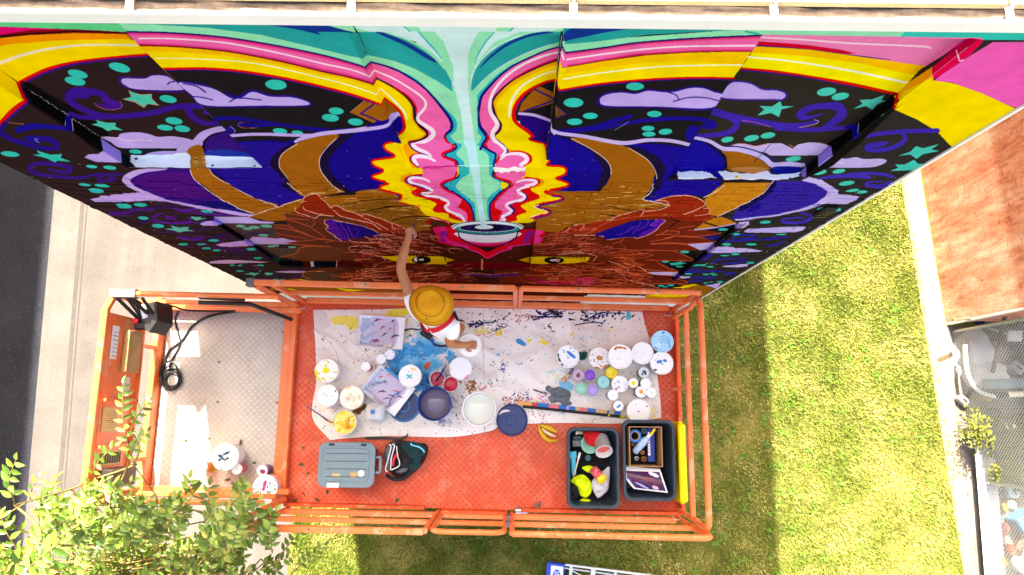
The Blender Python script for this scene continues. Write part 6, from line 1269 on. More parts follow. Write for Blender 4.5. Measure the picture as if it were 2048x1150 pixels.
# ================================================================ paint pots, pails, jars and tools on the deck
PLAST = dict(white=paint('white_plastic', (244, 243, 240), .4, .03, 6.), cream=paint('cream_plastic', (240, 232, 206), .4, .05, 6.), clear=paint('milky_plastic', (226, 228, 226), .25, .05, 6.), blue=paint('blue_plastic', (10, 54, 136), .35, .15, 8., wear=(90, 140, 200), wear_amt=.68), navy=paint('navy_plastic', (20, 50, 104), .35, .1, 8.), pink=paint('pink_paint', (226, 110, 120), .4), orange=paint('ochre_paint', (228, 160, 84), .4), green=paint('green_paint', (96, 150, 86), .4), red=paint('red_paint', (206, 34, 50), .3), purple=paint('purple_paint', (110, 60, 150), .35), mauve=paint('mauve_paint', (150, 120, 150), .4), violet=paint('violet_paint', (140, 80, 196), .3), yellow=paint('yellow_paint', (240, 208, 20), .4), mint=paint('mint_paint', (150, 214, 190), .35), aqua=paint('aqua_paint', (150, 212, 206), .35), lav=paint('lavender_paint', (176, 154, 216), .35), dk=paint('dark_bottle', (46, 52, 78), .4), tape=paint('blue_tape', (30, 116, 196), .7))
_lid = [0]
def lid_art(base, marks):
    """Flat spatters on a pot lid: marks are (x, y, rx, ry, rot, colour) in units of the radius."""
    c = Canvas(-1, -1, 1, 1, 64, base); r = random.Random(_lid[0]+3)
    for q in marks:
        c.ell(q[0], q[1], q[2], q[3], q[5], q[4], .02)
    _lid[0] += 1
    return image_mat('lid_art_%d' % _lid[0], image_from('lid_art_%d' % _lid[0], c.a), .4)
def spat(seed, cols, n, s=.08):
    r = random.Random(seed); o = []
    for i in range(n):
        a, d = r.uniform(0, 6.3), math.sqrt(r.random())*.93; q = s*r.uniform(.3, 1.2)
        o.append((d*math.cos(a), d*math.sin(a), q, q*r.uniform(.4, 1), r.uniform(0, 180), cols[i % len(cols)]))
    return o
def disc_uv(cx, cy, r): return lambda c: np.stack([(c[:, 0]-cx)/(2*r)+.5, (c[:, 1]-cy)/(2*r)+.5], 1)
def pot(u, v, rpx, h, label, name='paint_tub', cat='paint tub', body='white', base=(246, 245, 242), marks=(), open_=None, level=.8, group=None, z0=None, handle=False, cap=.0):
    """Round tub with a lid (or open, filled to level). (u, v) is the lid's centre in the photograph, rpx its radius there."""
    z0 = CLOTH_Z if z0 is None else z0
    d = ray(u, v); zt = z0+h; p = at(u, v, zt); r = rpx*((p-CAMP).dot(FWD))/FPX
    t = thing(name, (p.x, p.y, z0), label, cat, group)
    rb = r*(.9-cap)
    if open_ is None:
        MB().lathe([(rb*.95, 0), (rb, .006), (r*(.95-cap), h-.016)], (p.x, p.y, z0), 30).build('body', PLAST[body], t)
        m = lid_art(base, list(marks))
        MB().lathe([(r*.93, h-.022), (r, h-.020), (r, h-.003), (r*.97, h), (r*.92, h), (r*.9, h-.004), (r*.86, h-.0045), (.001, h-.0035)], (p.x, p.y, z0), 34, close=False).build('lid', m, t, disc_uv(p.x, p.y, r))
    else:
        MB().lathe([(.001, .0), (rb*.95, 0), (rb, .006), (r*.95, h-.02), (r, h-.018), (r, h-.004), (r*.985, h), (r*.95, h), (r*.93, h-.006), (rb*.96, .01), (.001, .01)], (p.x, p.y, z0), 34, close=False).build('body', PLAST[body], t)
        rl = rb*.94+(r*.92-rb*.94)*level
        MB().lathe([(rl, h*level-.003), (rl*.98, h*level), (.001, h*level)], (p.x, p.y, z0), 30, close=False).build('paint', open_, t, disc_uv(p.x, p.y, rl))
    if handle:
        a0 = R.uniform(0, 6.3); m = MB(); m.tube([(p.x+(r+.006)*math.cos(a0+a), p.y+(r+.006)*math.sin(a0+a), z0+h*.78-.05*math.sin(a)) for a in [math.pi*i/14 for i in range(15)]], .0025, 5); m.build('bail_handle', PLAST['white'], t)
    return t, p, r, zt
WHITE_G = 'white paint tubs on the platform'
WH = (248, 247, 244)
pot(653, 741, 24, .19, 'white tub with a yellow blot and yellow rim at the left edge of the cloth', marks=spat(1, [(236, 226, 30), (214, 206, 60), (246, 240, 150)], 26, .1)+[(-.05, .0, .3, .28, 0, (240, 228, 10)), (-.85, .3, .14, .4, 0, (240, 226, 40)), (-.6, .7, .3, .14, 40, (236, 226, 90))], group=WHITE_G, handle=True)
pot(655, 791, 22, .17, 'plain white tub with three small grey holes in its lid', handle=True, marks=[(-.3, -.1, .12, .14, 0, (190, 190, 190)), (-.28, -.08, .06, .09, 0, WH), (-.05, 0, .07, .07, 0, (170, 170, 170)), (.4, .0, .05, .05, 0, (170, 170, 170)), (.72, -.45, .05, .2, 20, (30, 30, 30))], group=WHITE_G)
pot(703, 795, 24, .19, 'cream tinged white tub between the plain tub and the paint tray', handle=True, base=(248, 240, 222), marks=spat(3, [(240, 206, 160), (250, 226, 190)], 12, .16)+[(-.3, .1, .2, .18, 0, (226, 190, 160)), (.2, .1, .2, .34, 0, (250, 222, 180))], group=WHITE_G)
yo = lid_art((248, 226, 120), spat(4, [(250, 214, 60), (246, 236, 170), (240, 190, 50)], 40, .22)+[(.3, .0, .2, .5, 10, (236, 158, 20)), (.4, .4, .2, .2, 0, (226, 150, 20))])
pot(688, 845, 25, .14, 'open white tub of yellow and ochre paint with a brush leaning on it', name='open_paint_tub', open_=yo, level=.9, group=WHITE_G)
pot(820, 752, 23, .2, 'white tub with a teal cross on its lid beside the tilted paint tray', marks=[(-.05, .05, .3, .08, 40, (60, 186, 190)), (-.05, .05, .3, .08, -40, (60, 186, 190)), (-.2, -.05, .12, .07, 0, (60, 186, 190)), (.25, -.6, .24, .12, 10, (244, 214, 150))]+spat(5, [(240, 226, 170), (120, 200, 200)], 8, .05), group=WHITE_G, handle=True)
pot(921, 737, 23, .19, 'white tub with pink smears on its lower rim near the red paint cups', marks=[(.55, .75, .3, .12, -40, (240, 150, 180)), (-.5, .85, .24, .08, 20, (240, 160, 180)), (-.9, .1, .06, .2, 0, (246, 190, 200))], group=WHITE_G)
pot(1136, 713, 23, .19, 'white tub with one strip of blue tape and black drips on its left side', marks=[(.3, -.15, .14, .5, -52, (40, 130, 206)), (-.75, .3, .08, .24, -20, (40, 40, 40)), (-.85, -.1, .1, .16, 0, (60, 90, 90)), (-.5, .7, .12, .07, 30, (40, 60, 60)), (0, .1, .1, .06, 0, (60, 130, 150)), (.6, -.7, .1, .06, 0, (120, 190, 220))]+spat(6, [(60, 60, 60), (110, 160, 180)], 14, .05), group=WHITE_G)
pot(1199, 716, 22, .17, 'white tub with an orange spot in the middle and orange drips round the rim', handle=True, marks=[(0, 0, .26, .22, 10, (208, 130, 60)), (.5, .75, .3, .12, -40, (214, 140, 80)), (-.2, .9, .3, .08, 10, (200, 110, 60))]+spat(7, [(170, 90, 50), (110, 80, 70), (60, 50, 50)], 22, .06), group=WHITE_G)
pot(1241, 713, 25, .29, 'tallest white tub with rust smears along the top edge of its lid', marks=[(-.1, -.72, .3, .1, 0, (206, 112, 30)), (.3, -.68, .2, .08, 14, (206, 104, 24)), (-.4, -.6, .12, .08, 20, (180, 96, 30))]+spat(8, [(200, 120, 50)], 5, .05), group=WHITE_G)
pot(1285, 706, 22.5, .22, 'clean white tub next to the light blue pot', marks=[(.05, 0, .12, .12, 0, (232, 234, 238)), (-.2, .4, .06, .04, 0, (220, 220, 226))], group=WHITE_G)
pot(1325, 683, 22.5, .22, 'pot with a light blue lid at the right edge of the deck', base=(170, 220, 240), marks=[(.3, -.2, .5, .36, 30, (140, 206, 234)), (-.4, .3, .3, .2, 0, (196, 232, 246)), (-.1, .1, .05, .05, 0, (20, 40, 60)), (.1, -.8, .1, .06, 0, (20, 60, 100)), (-.6, .6, .2, .06, 40, (40, 120, 180)), (.6, .2, .5, .04, 80, (90, 170, 210))]+spat(9, [(60, 140, 190), (100, 180, 220)], 14, .05), group=WHITE_G)
pot(1324, 726, 23, .22, 'white tub with two pieces of blue tape in front of the light blue pot', marks=[(-.2, -.1, .26, .15, -10, (40, 130, 206)), (.26, -.2, .15, .14, 0, (40, 130, 206)), (.06, .1, .1, .08, 0, (150, 200, 120)), (-.6, .6, .14, .1, 0, (90, 90, 110))]+spat(10, [(110, 110, 130)], 8, .04), group=WHITE_G)
pot(1277, 822, 24, .16, 'white tub behind the open crate with a small grey mark and yellow drips', handle=True, marks=[(0, .05, .1, .04, 20, (110, 110, 110)), (.7, -.4, .05, .05, 0, (60, 60, 80)), (-.2, -.5, .04, .04, 0, (90, 90, 90)), (-.75, .5, .1, .2, 20, (250, 236, 150))], group=WHITE_G)
# on the grey extension
EZ = DZ-.012
pot(450, 914, 27, .22, 'white tub with a dark blue splash ring on the grey deck', marks=[(-.2, .05, .4, .12, 30, (20, 60, 90)), (.05, -.25, .3, .1, -30, (20, 60, 90)), (.15, .1, .16, .1, 0, (20, 70, 100)), (-.4, .2, .12, .12, 0, (30, 80, 110)), (0, 0, .12, .12, 0, WH)]+spat(11, [(30, 60, 70), (40, 40, 44), (40, 90, 120)], 26, .05), group=WHITE_G, z0=EZ)
pot(530, 975, 25, .22, 'white tub with a magenta splash and grey spots on the grey deck', base=(236, 236, 234), marks=[(-.05, -.15, .12, .42, 10, (214, 20, 130)), (-.15, .15, .1, .14, 0, (190, 30, 120)), (.3, .4, .2, .14, 20, (140, 150, 120))]+spat(12, [(70, 80, 90), (120, 130, 120), (150, 60, 130), (60, 70, 70)], 50, .07), group=WHITE_G, z0=EZ)
# large water buckets
water1 = paint('grey_violet_water', (118, 110, 132), .08, .08, 4.); water2 = paint('pale_water', (216, 220, 208), .08, .04, 4., wear=(196, 200, 176), wear_amt=.7)
pot(868, 807, 34.5, .30, 'large blue bucket of murky grey water', 'water_bucket', 'bucket', body='blue', open_=water1, level=.62)
pot(958, 818, 34.5, .30, 'large white bucket of clear pale water', 'water_bucket', 'bucket', body='white', open_=water2, level=.82)
def bucket_lid(u, v, rpx, z, label, col, rings):
    p = at(u, v, z+.02); r = rpx*((p-CAMP).dot(FWD))/FPX
    c = Canvas(-1, -1, 1, 1, 100, col); rg = random.Random(int(u))
    for k in rings: c.line([(k*math.cos(a)+.1, k*math.sin(a)+.05) for a in [2*math.pi*i/40 for i in range(41)]], .03, tuple(min(255, x+26) for x in col), False)
    for i in range(90): a, d = rg.uniform(0, 6.3), math.sqrt(rg.random())*.9; c.ell(d*math.cos(a), d*math.sin(a), rg.uniform(.008, .03), rg.uniform(.006, .02), (130, 170, 210), rg.uniform(0, 180), .004, .8)
    t = thing('bucket_lid', (p.x, p.y, z), label, 'bucket lid')
    MB().lathe([(r*.97, .0), (r, .004), (r, .018), (r*.97, .024), (r*.92, .024), (r*.9, .014), (r*.4, .012), (r*.37, .016), (r*.32, .016), (r*.3, .012), (.001, .012)], (p.x, p.y, z), 40, close=False).build('disc', image_mat('bucket_lid_art_%d' % u, image_from('bucket_lid_%d' % u, c.a), .3), t, disc_uv(p.x, p.y, r))
    MB().lathe([(r*1.005, .004), (r*1.02, .006), (r*1.02, .012), (r*1.005, .014)], (p.x, p.y, z), 40).build('rim', PLAST['navy'], t)
    return t
bucket_lid(1024, 840, 31, CLOTH_Z+.004, 'dark blue bucket lid lying flat on the edge of the cloth', (12, 46, 112), (.15, .28, .42, .7)); bucket_lid(808, 812, 31, CLOTH_Z, 'bright blue bucket lid half under the tilted paint tray', (24, 124, 190), (.2, .35, .5, .65, .8))

# small jars: pixel centre of the top, radius, height, body colour, lid colour and marks
JG = 'small paint jars on the cloth'
def jar(u, v, r, h, body, base, label, marks=(), open_=None, z0=None):
    if open_:
        return pot(u, v, r, h, label, 'open_paint_jar', 'paint jar', 'clear', open_=PLAST[open_], level=.9, group=JG, z0=z0, cap=.0)
    return pot(u, v, r, h, label, 'paint_jar', 'paint jar', body, base, marks, group=JG, z0=z0, cap=.04)
jar(762, 718, 10, .13, 'clear', WH, 'white lidded jar just left of the flecked one below the flat tray', [(0, .1, .1, .1, 0, (230, 232, 236))])
jar(779, 709, 10.5, .13, 'clear', (240, 244, 250), 'white lidded jar with small dark flecks at the edge of the blue stain', spat(20, [(60, 80, 120), (90, 110, 150)], 8, .1))
jar(731, 733, 9.5, .15, 'pink', WH, 'pink jar with a white cap above the tilted paint tray')
jar(1157, 751, 12, .11, 'mauve', (196, 170, 190), 'mauve jar with a dark red spot on its lid', [(-.05, 0, .3, .34, 0, (120, 30, 60))]+spat(21, [(150, 110, 140), (226, 210, 220)], 16, .12))
jar(1180, 750, 12.5, .12, 'violet', (140, 80, 196), 'open jar of bright violet paint', open_='violet')
jar(1223, 745, 12, .14, 'yellow', (236, 204, 30), 'yellow jar with a yellow smeared lid', [(-.2, -.2, .5, .4, 0, (244, 224, 70)), (.3, .3, .2, .3, 0, (220, 180, 10))])
jar(1207, 764, 12.5, .11, 'aqua', (150, 214, 212), 'pale aqua jar with a dark dot on its lid', [(0, 0, .09, .09, 0, (20, 50, 70))])
jar(1240, 768, 17, .14, 'clear', (240, 240, 240), 'wide white jar in the middle of the small jars', spat(22, [(200, 206, 210), (170, 180, 180), (220, 224, 226)], 20, .16)+[(-.4, .6, .12, .06, 20, (180, 40, 60))])
jar(1267, 766, 10, .15, 'orange', WH, 'white capped ochre bottle with a yellow dot', [(0, .05, .42, .42, 0, (240, 214, 20))])
jar(1292, 767, 11, .16, 'green', WH, 'white capped bottle of green paint')
jar(1288, 745, 11, .16, 'dk', (214, 220, 224), 'dark bottle with a blotched dark green lid', [(.1, -.1, .4, .3, 30, (40, 80, 84)), (-.3, .3, .2, .2, 0, (60, 90, 100)), (.3, .3, .2, .14, 0, (30, 60, 70))])
jar(1163, 777, 12.5, .12, 'mint', (160, 218, 196), 'open jar of pale mint paint', open_='mint')
jar(1186, 780, 12, .12, 'lav', (176, 154, 216), 'open jar of lavender paint below the mint jar', open_='lav')
jar(1226, 790, 11, .15, 'dk', WH, 'white capped blue bottle below the wide white jar', [(.3, .1, .08, .05, 40, (80, 80, 100))])
jar(1282, 784, 11.5, .15, 'purple', WH, 'dark red and navy bottle with an orange blot on its cap', [(.05, -.05, .36, .34, 0, (230, 160, 30)), (.5, .4, .1, .1, 0, (40, 40, 60))])
jar(1303, 785, 11, .13, 'clear', (250, 244, 242), 'plain white capped jar at the end of the row', [(.1, 0, .1, .1, 0, (150, 150, 160))])
jar(1237, 812, 10.5, .16, 'orange', WH, 'ochre bottle with a strip of blue tape on its cap', [(.05, .05, .5, .22, -40, (50, 140, 206))])
jar(404, 934, 10.5, .16, 'orange', (250, 240, 234), 'peach bottle standing in the sun on the grey deck', z0=EZ)
jar(473, 938, 10.5, .16, 'pink', WH, 'pink labelled bottle beside the blue splashed tub', [(0, 0, .12, .12, 0, (200, 180, 190))], z0=EZ)
jar(524, 941, 11, .17, 'purple', (226, 214, 224), 'jar with a purple smeared lid above the magenta splashed tub', [(.1, .2, .5, .4, 20, (130, 30, 90)), (-.3, -.4, .2, .2, 0, (246, 240, 244))], z0=EZ)

def tray(name, pts, h, label, seed, blade):
    """Shallow white paint tray: four corners in the photograph, the last side is the wide white shelf."""
    t0 = at(sum(p[0] for p in pts)/4, sum(p[1] for p in pts)/4, CLOTH_Z)
    t = thing('paint_tray', t0, label, 'paint tray')
    c = [at(p[0], p[1], CLOTH_Z+h) for p in pts]
    def b(s, q, dz=0): return c[0]*(1-s)*(1-q)+c[1]*s*(1-q)+c[2]*s*q+c[3]*(1-s)*q+Vector((0, 0, dz))
    m = MB(); g = []; n, k = 25, 19
    def prof(s, q):
        e = min(s/.06, (.80-s)/.05, q/.07, (1-q)/.07); e = max(0, min(1, e)); e = e*e*(3-2*e)
        return -h*.75*e
    for j in range(k):
        g.append([b(i/(n-1.), j/(k-1.), prof(i/(n-1.), j/(k-1.))) for i in range(n)][::-1])
    cv = Canvas(0, 0, 1.3, 1, 180, (246, 246, 248)); r = random.Random(seed)
    cv.poly([(.06, .06), (1.06, .06), (1.06, .94), (.06, .94)], (176, 180, 206), False); cv.poly([(.3, .06), (1.06, .06), (1.06, .94), (.4, .94)], (206, 190, 216), True, .9)
    for i in range(6): cv.ell(.16+.04*i, r.uniform(.2, .8), r.uniform(.06, .14), r.uniform(.1, .24), [(176, 188, 214), (206, 196, 220), (150, 170, 200)][i % 3], r.uniform(0, 90), .01, .7)
    for rr in ((.19, .3, .13), (.19, .68, .14)): cv.line([(rr[0]+rr[2]*math.cos(a), rr[1]+rr[2]*1.2*math.sin(a)) for a in [2*math.pi*i/30 for i in range(22)]], .015, (232, 234, 244), True)
    for i in range(15):
        x, y = r.uniform(.15, 1.0), r.uniform(.12, .9); a = r.uniform(-.6, .2)-.35; L = r.uniform(.08, .3)
        cv.line([(x, y), (x+L*.5*math.cos(a), y+L*.5*math.sin(a)-.03), (x+L*math.cos(a), y+L*math.sin(a))], [.008, r.uniform(.03, .07), .008], [(70, 30, 90), (206, 60, 70), (226, 110, 70), (40, 40, 90), (150, 40, 90), (60, 60, 70), (230, 170, 190)][i % 7])
    for i in range(60): cv.ell(r.uniform(.08, 1.05), r.uniform(.08, .92), r.uniform(.005, .016), r.uniform(.004, .01), [(60, 40, 90), (226, 150, 170), (150, 60, 90)][i % 3], r.uniform(0, 180), .002)
    im = image_mat(name, image_from(name, cv.a), .35)
    inv = Matrix(((c[1]-c[0]).to_2d(), (c[3]-c[0]).to_2d())).transposed().inverted()
    def uv(q):
        d = q[:, :2]-np.array(c[0].to_2d()); I = np.array(inv)
        st = d@I.T
        return np.stack([st[:, 0], 1-st[:, 1]], 1)
    m.sheet(g, .004).build('tray', im, t, uv)
    rim = MB(); rim.tube([b(0, 0, .001), b(1, 0, .001), b(1, 1, .001), b(0, 1, .001), b(0, 0, .001)], .006, 6); rim.build('rim', PLAST['white'], t)
    return t
tray('tray_flat_art', [(719, 630), (811, 636), (804, 699), (713, 691)], .055, 'rectangular white paint tray lying flat at the top of the cloth', 3, 0)
tray('tray_tilt_art', [(760, 730), (832, 778), (788, 832), (719, 778)][0:1]+[(831, 777), (789, 832), (719, 778)], .075, 'white paint tray turned askew with its handle on the blue lid', 8, 1)
t = thing('roller_handle', at(785, 750, CLOTH_Z+.09), 'bright blue paint roller handle across the corner of the tilted tray', 'roller handle')
MB().tube([at(770, 735, CLOTH_Z+.1), at(785, 746, CLOTH_Z+.1), at(803, 762, CLOTH_Z+.1)], [.014, .017, .013], 10).build('handle', paint('sky_blue_plastic', (40, 150, 206), .3), t)
# water jug with a blue cap
def jug():
    p = at(745, 824, CLOTH_Z+.27); z = CLOTH_Z
    t = thing('water_jug', (p.x, p.y, z), 'milky plastic water jug with a small blue cap', 'jug')
    m = MB(); pr = []
    for k, (s, zz) in enumerate(((.94, 0), (1, .01), (1, .15), (.92, .19), (.6, .225), (.25, .245), (.2, .262))):
        ring = []
        for i in range(28):
            a = 2*math.pi*i/28; e = (abs(math.cos(a))**4+abs(math.sin(a))**4)**-.25 if s > .5 else 1.
            ring.append((p.x+.085*s*e*math.cos(a), p.y+.085*s*e*math.sin(a), z+zz))
        pr.append(ring)
    v = [q for r in pr for q in r]; m.add(v, [(i*28+k, i*28+(k+1) % 28, (i+1)*28+(k+1) % 28, (i+1)*28+k) for i in range(6) for k in range(28)], True); m.add(pr[0], [tuple(range(27, -1, -1))])
    m.build('body', PLAST['clear'], t)
    MB().lathe([(.02, .255), (.021, .257), (.021, .275), (.018, .279)], (p.x, p.y, z), 16).build('cap', paint('cap_blue', (40, 110, 196), .3), t)
    MB().tube([(p.x+.02, p.y+.02, z+.235), (p.x+.055, p.y+.045, z+.225), (p.x+.08, p.y+.06, z+.19), (p.x+.085, p.y+.065, z+.13)], .011, 8).build('handle', PLAST['clear'], t)
jug()
# two spouted cups of red paint
def cup(u, v, rot, label, fill, brush=False):
    z = CLOTH_Z+(.33 if False else .0); h = .17; p = at(u, v, z+h)
    t = thing('paint_cup', (p.x, p.y, z), label, 'paint cup', 'spouted cups of red paint')
    def ring(r, zz, sp): return [(p.x+r*(1+sp*max(0, math.cos(a-rot))**12)*math.cos(a), p.y+r*(1+sp*max(0, math.cos(a-rot))**12)*math.sin(a), z+zz) for a in [2*math.pi*i/28 for i in range(28)]]
    rs = [ring(.055, 0, 0), ring(.06, .01, 0), ring(.072, h-.01, .3), ring(.076, h, .42), ring(.070, h, .42), ring(.066, h-.02, .25), ring(.055, .02, 0)]
    m = MB(); m.add([q for r in rs for q in r], [(i*28+k, i*28+(k+1) % 28, (i+1)*28+(k+1) % 28, (i+1)*28+k) for i in range(6) for k in range(28)], True); m.add(rs[0], [tuple(range(27, -1, -1))])
    m.build('cup', paint('spattered_cup_%d' % u, (232, 214, 212), .4, .1, 20., wear=(120, 40, 60), wear_amt=.58), t)
    MB().lathe([(.064, h-.045), (.06, h-.043), (.001, h-.043)], (p.x, p.y, z), 28, close=False).build('paint', paint('fill_%d' % u, fill, .25, .12, 12.), t)
    MB().tube([(p.x-.07*math.cos(rot), p.y-.07*math.sin(rot), z+.14), (p.x-.11*math.cos(rot), p.y-.11*math.sin(rot), z+.12), (p.x-.11*math.cos(rot), p.y-.11*math.sin(rot), z+.05), (p.x-.065*math.cos(rot), p.y-.065*math.sin(rot), z+.04)], .008, 7).build('handle', PLAST['white'], t)
    return p
cup(874, 757, math.radians(-104), 'spouted cup of dusky red paint with a blue brush standing in it', (196, 60, 90)); cup(901, 768, math.radians(-145), 'spouted cup of crimson paint right of the cup with the brush', (206, 24, 60))
t = thing('paint_brush', at(880, 750, CLOTH_Z+.15), 'blue handled paint brush standing in the dusky red cup', 'paint brush')
MB().bar(at(872, 762, CLOTH_Z+.14), at(879, 752, CLOTH_Z+.2), .016, .03).build('bristles', BLACK, t); MB().tube([at(880, 751, CLOTH_Z+.205), at(885, 742, CLOTH_Z+.25), at(893, 729, CLOTH_Z+.3)], [.011, .008, .005], 8).build('handle', paint('brush_blue', (20, 50, 130), .35), t)
def brush(label, a, b, c, d, zs, hw, cols, name='paint_brush'):
    """handle a > b, ferrule b > c, bristles c > d (photograph pixels)."""
    A, B_, C_, D_ = (at(q[0], q[1], CLOTH_Z+z) for q, z in zip((a, b, c, d), zs))
    t = thing(name, B_, label, 'paint brush')
    MB().tube([A, A.lerp(B_, .4), A.lerp(B_, .8), B_], [hw*.35, hw*.55, hw*.4, hw*.6], 8).build('handle', cols[0], t)
    MB().bar(B_, C_, .016, hw*2.1, .003).build('ferrule', cols[1], t); MB().bar(C_, D_, .014, hw*2.2, .003).build('bristles', cols[2], t)
wood = paint('pale_wood', (214, 176, 130), .6, .12, 20.)
brush('paint brush with blue tipped wooden handle leaning on the yellow tub', (613, 812), (650, 837), (655, 841), (664, 845), (.02, .12, .14, .155), .014, (paint('blue_dipped_wood', (40, 60, 140), .5, .3, 14., wear=(222, 180, 130), wear_amt=.5), STEEL, paint('brown_bristle', (200, 130, 40), .8)))
brush('wide brush with purple stained bristles and a wooden ferrule', (1124, 764), (1131, 757), (1137, 749), (1146, 737), (.015, .02, .02, .02), .05, (wood, paint('tan_ferrule', (222, 186, 136), .5), paint('purple_bristle', (84, 62, 100), .85, .3, 30.)))
brush('black handled brush lying half under the grey rag', (1066, 779), (1084, 785), (1088, 786), (1094, 787), (.015, .016, .016, .016), .013, (BLACK, STEEL, BLACK))
t = thing('paint_brush', at(1103, 625, CLOTH_Z+.02), 'small black brush lying on the cloth by the wall rail', 'paint brush'); MB().tube([at(1093, 617, CLOTH_Z+.02), at(1103, 624, CLOTH_Z+.022), at(1113, 629, CLOTH_Z+.02)], [.006, .011, .013], 8).build('handle', BLACK, t)
# poles
t = thing('extension_pole', at(1140, 822, CLOTH_Z+.02), 'long black extension pole with a yellow tip lying on the cloth', 'pole'); a, b_ = at(1046, 813, CLOTH_Z+.03), at(1240, 833, CLOTH_Z+.03)
MB().tube([a, b_], .013, 10).build('shaft', BLACK, t); MB().tube([b_, at(1250, 834, CLOTH_Z+.03)], .011, 10).build('tip', PLAST['yellow'], t); MB().tube([at(1216, 830, CLOTH_Z+.03), at(1219, 830.4, CLOTH_Z+.03)], .0145, 10).build('collar', PLAST['yellow'], t)
t = thing('taped_stick', at(1140, 815, CLOTH_Z+.02), 'flat wooden stick wrapped in stripes of blue tape beside the black pole', 'stick')
S0, S1 = at(1036, 806, CLOTH_Z+.02), at(1241, 828, CLOTH_Z+.02)
for k, (f0, f1, cl) in enumerate(((0, .14, 'orange'), (.14, .19, 'red'), (.19, .3, 'tape'), (.3, .4, 'pink'), (.4, .47, 'tape'), (.47, .5, 'lav'), (.5, .56, 'tape'), (.56, .6, 'wood'), (.6, .68, 'pink'), (.68, .76, 'tape'), (.76, .87, 'wood'), (.87, .89, 'tape'), (.89, .94, 'wood'), (.94, 1., 'tape'))):
    MB().bar(S0.lerp(S1, f0+.0005), S0.lerp(S1, f1-.0005), .045, .012, .002).build('stick' if cl == 'wood' else 'tape_band', wood if cl == 'wood' else PLAST[cl], t)
# grey rag
def rag(name, label, pts, z0, hgt, mat, seed, cat='rag', res=26):
    c = np.mean(pts, 0); p0 = at(c[0], c[1], z0); b = spline(pts, True, 8); g = []
    for j in range(res):
        row = []
        k = j/(res-1.)
        for i in range(len(b)+1):
            q = c+(b[i % len(b)]-c)*k; p = at(q[0], q[1], z0); w = (1-k**3)
            row.append(Vector((p.x, p.y, z0+.004+hgt*w*(.55+.9*abs(noise.noise((p.x*11+seed, p.y*11, 1)))+.5*noise.noise((p.x*26, p.y*26+seed, 2))))))
        g.append(row)
    return tag(MB().sheet([r_[::-1] for r_ in g][::-1], .003).build(name, mat), label, cat)
rag('rag', 'crumpled grey rag in front of the small jars', [(1090, 778), (1097, 771), (1106, 776), (1118, 774), (1134, 780), (1142, 788), (1139, 800), (1144, 808), (1128, 812), (1118, 804), (1104, 806), (1096, 796), (1102, 789)], CLOTH_Z, .075, paint('grey_cloth', (112, 118, 124), .95, .4, 22.), 4)
# banana peel, cup ring, metal cylinder, lump
def banana():
    z = DZ+.006; t = thing('banana_peel', at(1098, 862, z), 'brown spotted banana peel on the orange deck', 'banana peel')
    ye = paint('banana_skin', (226, 176, 30), .5, .2, 14., wear=(70, 40, 16), wear_amt=.62); inn = paint('banana_inside', (236, 216, 170), .7, .1, 20.)
    for nm, mt, pts, r in (('skin', ye, [(1077, 849), (1080, 860), (1086, 871), (1096, 880), (1108, 882), (1117, 879)], [.004, .016, .022, .02, .014, .003]), ('skin', ye, [(1078, 850), (1090, 853), (1102, 858), (1114, 864)], [.005, .022, .024, .014]), ('flesh', inn, [(1084, 857), (1092, 864), (1101, 869), (1111, 873)], [.006, .015, .016, .008])):
        MB().tube(spline([tuple(at(u, v, z+.018)) for u, v in pts], n=4), np.interp(np.linspace(0, 1, (len(pts)-1)*4+1), np.linspace(0, 1, len(r)), r), 8).build(nm, mt, t)
banana()
t = thing('metal_cup', at(1043, 1021, DZ+.05), 'shiny metal cylinder lying by the gate hinge', 'metal cup'); a, b_ = at(1031, 1021, DZ+.06), at(1055, 1022, DZ+.06); MB().tube([a, a.lerp(b_, .1), b_.lerp(a, .1), b_], [.03, .034, .034, .03], 16).build('cylinder', paint('shiny_metal', (206, 206, 208), .15, .03, 5., .9), t)
t = thing('old_rag', at(1074, 1014, DZ), 'small grey crumpled paper lump on the orange deck', 'litter'); m = MB()
for k in range(5):
    p = at(1070+R.uniform(0, 9), 1008+k*4, DZ+.02); m.lathe([(.004, -.018), (.022, -.006), (.02, .01), (.004, .02)], p, 7)
m.build('lump', paint('grey_paper', (140, 118, 104), .9, .3, 30.), t)
LEAFG = paint('fallen_leaf', (74, 84, 30), .6, .3, 9.)
def leaf_mesh(name, L=1., w=.42):
    v, f = [], []
    st = ((0, .02), (.15, .62), (.38, 1.), (.65, .8), (.87, .34), (1, .0))
    for y, k in st: v += [(-w*.5*k*L, y*L, .09*L*k), (0, y*L, -.02*L*math.sin(y*3)), (w*.5*k*L, y*L, .09*L*k)]
    for i in range(5): f += [(i*3, i*3+1, i*3+4, i*3+3), (i*3+1, i*3+2, i*3+5, i*3+4)]
    v = [(x, y, z-.14*L*y*y) for x, y, z in v]
    m = bpy.data.meshes.new(name); m.from_pydata(v, [], f); m.polygons.foreach_set('use_smooth', [True]*len(f)); m.update()
    return m
LMF = leaf_mesh('fallen_leaf', .055); LMF.materials.append(LEAFG)
